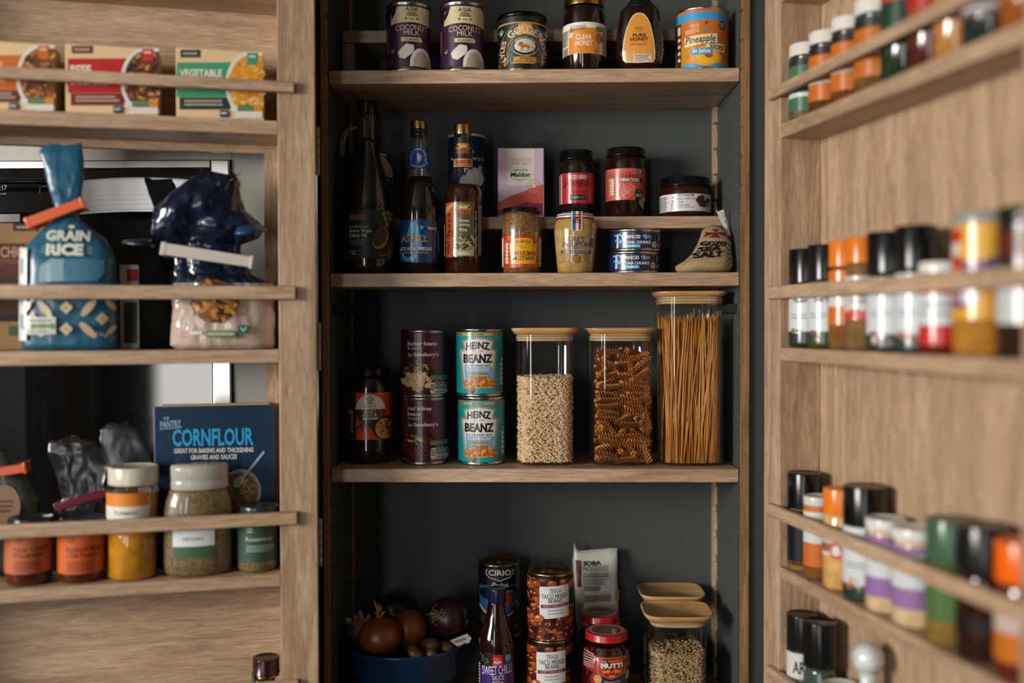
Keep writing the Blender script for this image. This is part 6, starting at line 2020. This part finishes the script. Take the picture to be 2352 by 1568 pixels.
a.line(1640, 950, 1830, 712, 18, '7f9aa8'); a.ell(1650, 925, 30, 44, '9aa8ac', 40)
it.wrap(a, g, 'gloss'); it.part(g, 'carton')
g = G(); xa, xb = it.loc(372, 925, 0)[0], it.loc(618, 925, 0)[0]; zt = it.z(932, 0.008)
g.box(xa, xb, -0.004, 0.007, zt - 0.001, zt + 0.003, H('a08a6a'), 'paper', 0.0005); it.part(g, 'opened_flap', 'bare card inner flap')

cb = it = LItem('clear_food_bag', 'crinkled clear food bag clipped with maroon behind the turmeric tub', 'bag', 185, 2, 0.084, LT_ROT)
bag(it, [(1560, 420, 740), (1300, 400, 740), (1120, 400, 735), (1040, 430, 720), (940, 400, 720), (820, 355, 745), (720, 335, 715), (650, 345, 640), (635, 380, 580)], 0, 800, 3.016, (0.004, 0.006, 0.006, 0.005, 0.005, 0.006, 0.006, 0.004, 0.002), 'ffffff', 'clearbag', 2.5, 0.005, 3)
clip_bar('bag_clip', 'maroon clip closing the clear food bag', it, (130, 1165), (243, 1131), 19, '5e1e2a', -0.0135, 0.004)
it = LItem('clear_food_bag', 'second clear bag leaning against the cornflour box', 'bag', 300, 2, 0.0935, LT_ROT)
bag(it, [(1540, 740, 1040), (1200, 730, 1040), (900, 740, 1040), (780, 720, 1035), (650, 690, 985), (560, 700, 930), (535, 740, 880)], 0, 800, 3.016, (0.002, 0.003, 0.003, 0.003, 0.003, 0.002, 0.001), 'ffffff', 'clearbag', 2.5, 0.0028, 6)
it = LItem('herb_bag', 'dark green bag with a pale oval label at the left edge behind the chilli jar', 'bag', 20, 2, 0.087, LT_ROT)
bag(it, [(1560, -260, 250), (1200, -260, 280), (1050, -250, 270), (920, -230, 190), (850, -200, 120), (780, -180, 70), (690, -190, 30)], 0, 800, 3.016, (0.006, 0.008, 0.008, 0.007, 0.006, 0.005, 0.003), '262a1a', 'crinkle', 2.5, 0.0025, 8)
a = Art(0, 800, 3.016); a.ell(40, 1090, 115, 150, '9a7a62', n=30); a.bars(0, 1040, 110, 1140, 3, '5a4438', 3)
lablet(it, a, 'paper', name='oval_label', gy=10, gx=8, e0=0.004)
clip_bar('bag_clip', 'orange clip on the dark green bag at the left edge', it, (-60, 1092), (58, 1074), 24, 'd8643c', -0.0135, 0.004)

# bottle on the lowest rack
it = Item('vanilla_bottle', 'brown bottle with a dark screw cap rising from the lowest door rack', CAT_B, 605, zb=lz(3), pos=on_plane(605, LO, LN, 0.045))
it.rows = it.prof([(1720, 34), (1712, 38), (1640, 38), (1610, 33), (1580, 27), (1546, 27)], 2)
g = G(); b = it.rows[0]; g.loft([(0, 0, 0.0005, b[3] * 0.9, b[4] * 0.9, 2)] + it.rows, H('1e0c08'), 'filled', 40); it.part(g, 'bottle_body')
R = it.loc(605 + 31, 740)[0]
screwlid(it, it.z(1545), it.z(1508), R, H('2e120c'), lip=0.0008, name='cap', label='dark brown screw cap')
g = G(); g.lathe([(R * 0.93, it.z(1552)), (R * 0.97, it.z(1551)), (R * 0.97, it.z(1547)), (R * 0.93, it.z(1546))], H('b07a4a'), 'metal', 40, False); it.part(g, 'neck_band', 'copper-coloured neck band')

# ================================================================== right door racks
def RJar(left, R, Hh, k, capH, cap, body, bands, lab, name='spice_jar', capR=1.0, mat='filled', capmat='plastic', group=None, txt=None, neck=None, back=0.031, capname='lid', pat=()):
    R, Hh, capH = min(R, 30.5) / 1000, Hh / 1000, capH / 1000
    back = R * max(1, capR) + 0.003
    px = left + 40
    for _ in range(6):
        X, Y = on_plane(px, RO, RN, back)
        u_ = Vector((-RN.y, RN.x, 0))
        t_ = (Vector((X, Y, 0)) - RO).dot(u_)
        if t_ < ST + R * max(1, capR) + 0.001: X, Y = (RO + u_ * (ST + R * max(1, capR) + 0.001) - RN * back).xy
        D = (Vector((X, Y, ZC)) - CAM).dot(FWD)
        px = left + R * F / D
    it = Item(name, lab, CAT_J, px, zb=lz(k), group=group, pos=(X, Y))
    hb = Hh - capH
    rows = [(0, 0, 0.0005, R * 0.9, R * 0.9, 2), (0, 0, 0.004, R, R, 2), (0, 0, hb * 0.78, R, R, 2), (0, 0, hb * 0.88, R * 0.97, R * 0.97, 2), (0, 0, hb * 0.94, R * 0.88, R * 0.88, 2), (0, 0, hb, R * 0.86, R * 0.86, 2)]
    it.rows = rows
    g = G(); g.loft(rows, H(body), mat, 40); it.part(g, 'jar_body')
    if neck:
        g = G(); g.lathe([(R * 0.9, hb * 0.93), (R * 0.93, hb * 0.95), (R * 0.93, hb - 0.0002)], H(neck), 'plastic', 40, False); it.part(g, 'neck_ring')
    if capH: screwlid(it, hb, Hh, R * capR, H(cap), capmat, ribs=24 if capH > 0.02 else 0, name=capname)
    if bands:
        g = G()
        for z0, z1, c in bands:
            g.loft([(0, 0, z0 * hb, R + 0.0004, R + 0.0004, 2), (0, 0, z1 * hb, R + 0.0004, R + 0.0004, 2)], H(c), 'sheen_label', 40, cap=False)
        if txt:
            s, z0, z1, c, wd = txt
            gl = glyphs(s, 0.02, 0, 2)
            vv = []
            for x, y in gl[0]:
                u = ((x - gl[2]) / (gl[3] - gl[2]) - 0.5) * wd / R
                z = (z0 + (z1 - z0) * (y - gl[4]) / (gl[5] - gl[4])) * hb
                vv.append(g.v((R + 0.0008) * math.sin(u), -(R + 0.0008) * math.cos(u), z))
            for f in gl[1]: g.f([vv[i] for i in f], H(c), 'paper')
        n_ = 0
        for kind, a0, a1, z0, z1, c in pat:
            # printed patches: 'r' a panel, 'e' an oval; a0..a1 across the visible half, z0..z1 up the body
            n_ += 1
            e_ = R + 0.0006 + n_ * 0.00006
            P = lambda u, z: g.v(e_ * math.sin(u * 1.45), -e_ * math.cos(u * 1.45), z * hb)
            if kind == 'r':
                for q in range(6):
                    u0, u1 = a0 + (a1 - a0) * q / 6, a0 + (a1 - a0) * (q + 1) / 6
                    g.f([P(u0, z0), P(u1, z0), P(u1, z1), P(u0, z1)], H(c), 'sheen_label')
            else:
                for q in range(20):
                    t0, t1 = 2 * PI * q / 20, 2 * PI * (q + 1) / 20
                    ca, cz = (a0 + a1) / 2, (z0 + z1) / 2
                    E = lambda t: P(ca + (a1 - a0) / 2 * math.cos(t), cz + (z1 - z0) / 2 * math.sin(t))
                    g.f([P(ca, cz), E(t0), E(t1)], H(c), 'sheen_label')
        it.part(g, 'label')
    return it


def leaves(side, seed):
    r = random.Random(seed)
    o = [('r', -1, 1, 0.07, 0.24, '1c2622'), ('r', side, 1, 0.24, 0.95, '232e28')]
    for k in range(9):
        a, z = r.uniform(-0.7, 0.8), r.uniform(0.09, 0.24)
        o.append(('e', a, a + r.uniform(0.15, 0.3), z, z + r.uniform(0.04, 0.1), r.choice(['6a7a4a', 'b86a3a', '3f5a44', 'c9bfae', '8a3f5a'])))
    for k in range(6):
        a, z = r.uniform(side + 0.02, 0.9), r.uniform(0.25, 0.85)
        o.append(('e', a, a + 0.16, z, z + 0.07, r.choice(['6a7a4a', '8a9a5a', 'a04a5a'])))
    o.append(('r', -0.6, 0.2, 0.5, 0.52, '8a8c90')); o.append(('r', -0.6, 0.05, 0.45, 0.47, '8a8c90'))
    return o


WH, OR = 'd6d2ca', 'c0661c'
gq = 'white-capped spice jars on the top right door rack'
RJar(1812, 25, 111, 0, 18, WH, '5a5030', [(0.13, 0.34, '3a6a4c'), (0.34, 0.41, 'c9cfcc'), (0.41, 0.83, '3a6a4c'), (0.84, 0.94, '1c2822')], 'white-capped jar with a green label, first from the hinge on the top right rack', neck='20302a', mat='herb', group=gq)
RJar(1857, 25, 112, 0, 18, WH, '5a3414', [(0.15, 0.40, OR), (0.40, 0.45, 'c9cfcc'), (0.45, 0.82, OR), (0.83, 0.94, '221c16')], 'white-capped jar with an orange label standing next to the green-labelled one', neck='20302a', group=gq)
RJar(1908, 25, 113, 0, 18, WH, '6a3a18', [(0.15, 0.40, OR), (0.40, 0.45, 'c9cfcc'), (0.45, 0.82, OR), (0.83, 0.94, '221c16')], 'middle one of the three white-capped jars with orange labels', neck='33281c', group=gq)
RJar(1961, 29, 119, 0, 20, WH, '6a4a22', [(0.18, 0.45, 'b8651e'), (0.45, 0.50, 'c9cfcc'), (0.50, 0.80, 'b8651e'), (0.81, 0.94, '1e2a24')], 'widest white-capped jar with an orange label, next to the dark green cap', neck='24382e', group=gq)
RJar(2022, 27, 124, 0, 24, '24502e', '20301f', [(0.40, 0.95, '1f3a2a'), (0.95, 1.0, 'b83a2c')], 'dark green jar with a green cap on the top right rack')
RJar(2084, 24, 126, 0, 26, 'b0281c', '4a1c0c', [(0.45, 1.0, 'a82a1c'), (0.6, 0.7, 'd0704a')], 'red-capped red spice jar beside the dark green jar')
RJar(2143, 23, 118, 0, 20, '3a2a1c', 'a8743a', [], 'unlabelled jar of tan spice on the top right rack')
RJar(2210, 27, 122, 0, 24, '1c1c1c', '1f2a24', [(0.3, 0.85, 'c6c8c8'), (0.3, 0.36, '8e2a34')], 'dark jar with a white and crimson label on the top right rack')
RJar(2296, 27, 120, 0, 22, 'c9c9c6', '8a4a18', [(0.3, 0.8, 'b05c1c')], 'orange-labelled jar nearest the viewer on the top right rack')

gb = 'black-capped jars with white labels on the second right rack'
RJar(1813, 24, 144, 1, 50, '0c0c0c', '2c3420', [(0.25, 0.86, 'cdd0d0'), (0.08, 0.25, '22332a')], 'tall black-capped jar with a white label, nearest the hinge on the second rack', group=gb, pat=leaves(0.75, 1), txt=('Peppercorns', 0.68, 0.76, '4a4c50', 0.036))
RJar(1856, 24, 146, 1, 50, '11100e', '3a4a2c', [(0.25, 0.86, 'cdd0d0'), (0.08, 0.25, '3a4a2a')], 'second black-capped jar with a white label, touching the orange-capped jar', group=gb, pat=leaves(0.35, 2), txt=('Sea Salt', 0.68, 0.76, '4a4c50', 0.03))
RJar(1904, 20, 146, 1, 34, 'd8741a', '7a5228', [(0.30, 0.52, 'c9661c'), (0.52, 0.70, 'd0ccc4'), (0.70, 0.95, 'c9661c')], 'slim jar with an orange flip cap, first of two', group='orange flip-capped jars')
RJar(1942, 21, 148, 1, 34, 'd8721a', '7a5a38', [(0.35, 0.45, 'b8401c'), (0.45, 0.85, 'c6c2ba')], 'slim jar with an orange flip cap and open dark spout, second of two', group='orange flip-capped jars', pat=[('e', -0.6, 0.0, 0.35, 0.48, 'b8401c'), ('r', -0.5, 0.4, 0.62, 0.66, '7a7a7c'), ('r', -0.5, 0.2, 0.55, 0.58, '7a7a7c')])
RJar(1993, 28, 150, 1, 52, '0e0d0f', '22382e', [(0.22, 0.95, 'c9cccf'), (0.06, 0.22, '1f3a30')], 'wide black-capped jar with a plain white label left of its twin', group='wide black-capped jars', pat=leaves(0.8, 3), txt=('Paprika', 0.76, 0.84, '5a5c60', 0.034))
RJar(2058, 24, 152, 1, 52, '0d0c0e', '22382e', [(0.22, 0.95, 'c9cccf'), (0.06, 0.22, '1f3a30')], 'wide black-capped jar with a plain white label beside the red and white jar', group='wide black-capped jars', pat=leaves(0.5, 4), txt=('Cumin', 0.76, 0.84, '5a5c60', 0.03))
RJar(2113, 24, 106, 1, 13, 'd6d4cf', '6a1c10', [(0.12, 0.36, 'b8281a'), (0.36, 0.74, 'c9cdd0'), (0.74, 1.0, 'b8281a')], 'red and white labelled jar with a flat white lid', pat=[('r', -0.7, 0.6, 0.58, 0.63, '8a9098'), ('r', -0.7, 0.3, 0.48, 0.52, '8a9098')])
RJar(2192, 37, 156, 1, 13, '8a8c88', 'a8742a', [(0.28, 0.62, 'cf961f'), (0.62, 0.72, '6a3a70'), (0.72, 1.0, 'd6a02a')], 'tall yellow and purple tub with a grey lid, the largest on the second rack', name='spice_tub', capR=1.02, pat=[('r', -1, -0.55, 0.5, 0.98, 'c9c2b8'), ('r', -1, -0.5, 0.86, 0.97, 'b82a1c'), ('r', -1, -0.5, 0.66, 0.76, 'b82a1c'), ('r', -1, -0.5, 0.56, 0.66, 'd0921c'), ('e', 0.0, 0.75, 0.50, 0.76, '5e3a6e'), ('e', -1.0, -0.2, 0.36, 0.54, '6e3f80'), ('r', -0.5, -0.1, 0.40, 0.62, 'cfc8d0')])
RJar(2296, 30, 154, 1, 14, '1a1a1a', '2a1a12', [(0.25, 0.62, 'b8bcbc'), (0.68, 0.98, '1c1614'), (0.74, 0.92, '8a3a1c')], 'dark jar with a pale label at the near end of the second rack')

RJar(1806, 24, 144, 2, 52, '0c0c0c', '8a6e3c', [(0.10, 0.98, '16171a'), (0.10, 0.16, 'c9742a')], 'jar with a tall black cap next to the hinge on the third right rack')
RJar(1848, 20, 118, 2, 13, 'cbc8c2', '7a4e22', [(0.18, 0.50, 'c4682c'), (0.50, 0.92, 'cdd2d2'), (0.92, 1.0, 'c4682c')], 'white-lidded jar with a white and orange label on the third right rack', txt=('HOT', 0.72, 0.8, '4a4a4c', 0.014))
RJar(1893, 23, 138, 2, 34, 'e0781a', 'd0a062', [(0.46, 0.80, 'd6cfc4'), (0.5, 0.62, 'b8482c')], 'orange-capped jar of pale peach spice on the third right rack', pat=[('e', -0.45, 0.15, 0.42, 0.64, 'c8503a'), ('e', -0.3, 0.0, 0.46, 0.60, 'ddd0cc'), ('e', 0.0, 0.5, 0.55, 0.78, 'd0742a')])
RJar(1940, 28.5, 150, 2, 50, '0b0b0b', '22332a', [(0.22, 0.98, 'cdd0d0'), (0.05, 0.22, '1c342c')], 'broad black-capped jar with a white label on the third right rack', pat=leaves(0.6, 5), txt=('Garlic', 0.80, 0.88, '5a5c60', 0.03))
gp = 'white-lidded jars with purple and white labels'
RJar(1992, 25, 118, 2, 14, 'd3d0ca', 'd2b48c', [(0.20, 0.44, '8e6a9c'), (0.44, 0.86, 'c9cccd'), (0.86, 0.94, '8e6a9c')], 'white-lidded jar with a purple and white label, touching the broad black-capped one', group=gp, txt=('Onion Salt', 0.62, 0.7, '5a5c60', 0.036))
RJar(2053, 28, 118, 2, 14, 'd3d0ca', 'd2b48c', [(0.22, 0.46, '8e6a9c'), (0.46, 0.86, 'c9cccd'), (0.86, 0.94, '8e6a9c')], 'white-lidded jar with a purple and white label, beside the green jar', group=gp)
RJar(2133, 26, 142, 2, 48, '3a5a42', '7a6228', [(0.30, 0.98, '4a6a38'), (0.84, 0.94, 'a8b8a4')], 'green-capped jar with a green label on the third right rack', mat='herb')
RJar(2204, 28, 146, 2, 50, '141414', '2a120a', [(0.30, 0.5, '1c100c')], 'large dark brown jar with a black cap on the third right rack')
RJar(2293, 27, 142, 2, 42, 'e0600c', '5a1c10', [(0.2, 0.5, 'b8641c'), (0.5, 0.8, 'b8a49a')], 'bright orange-capped jar at the near end of the third right rack')

RJar(1803, 22, 180, 3, 50, '131313', '3a2c20', [(0.30, 0.97, 'cdccc6')], 'black-topped grinder with a white label next to the hinge on the lowest right rack', name='spice_grinder', txt=('ART', 0.74, 0.88, '2a2c30', 0.026), capname='grinder_head', pat=[('r', -0.8, 0.5, 0.66, 0.68, '8a8a88')])
RJar(1848, 24, 184, 3, 64, '0f0e0e', '3a4a42', [(0.2, 0.6, '181a1c')], 'broad black-topped grinder, second from the hinge on the lowest right rack', name='spice_grinder', capname='grinder_head')
RJar(1893, 26, 112, 3, 16, 'd3cfc8', '8a5a28', [(0.2, 0.8, 'c9c4bc')], 'white-lidded jar in front of the broad black grinder on the lowest right rack')
it = RJar(1950, 27, 128, 3, 0, 'ffffff', '9a9890', [], 'glass bottle with a clear ball stopper on the lowest right rack', name='stoppered_bottle', mat='filled')
g = G(); g.lathe([(0.012, 0.127), (0.010, 0.138), (0.012, 0.152)], H('d0d4d4'), 'filled', 24); g.ball((0, 0, 0.170), 0.021, 0.021, 0.021, H('d0d4d4'), 'filled', 28, 16); it.part(g, 'ball_stopper', 'clear glass ball stopper')
RJar(2012, 34, 140, 3, 14, '2a1a14', '1c0f0a', [(0.88, 0.93, 'b8501c')], 'dark squat jar with a dark lid at the near end of the lowest right rack')
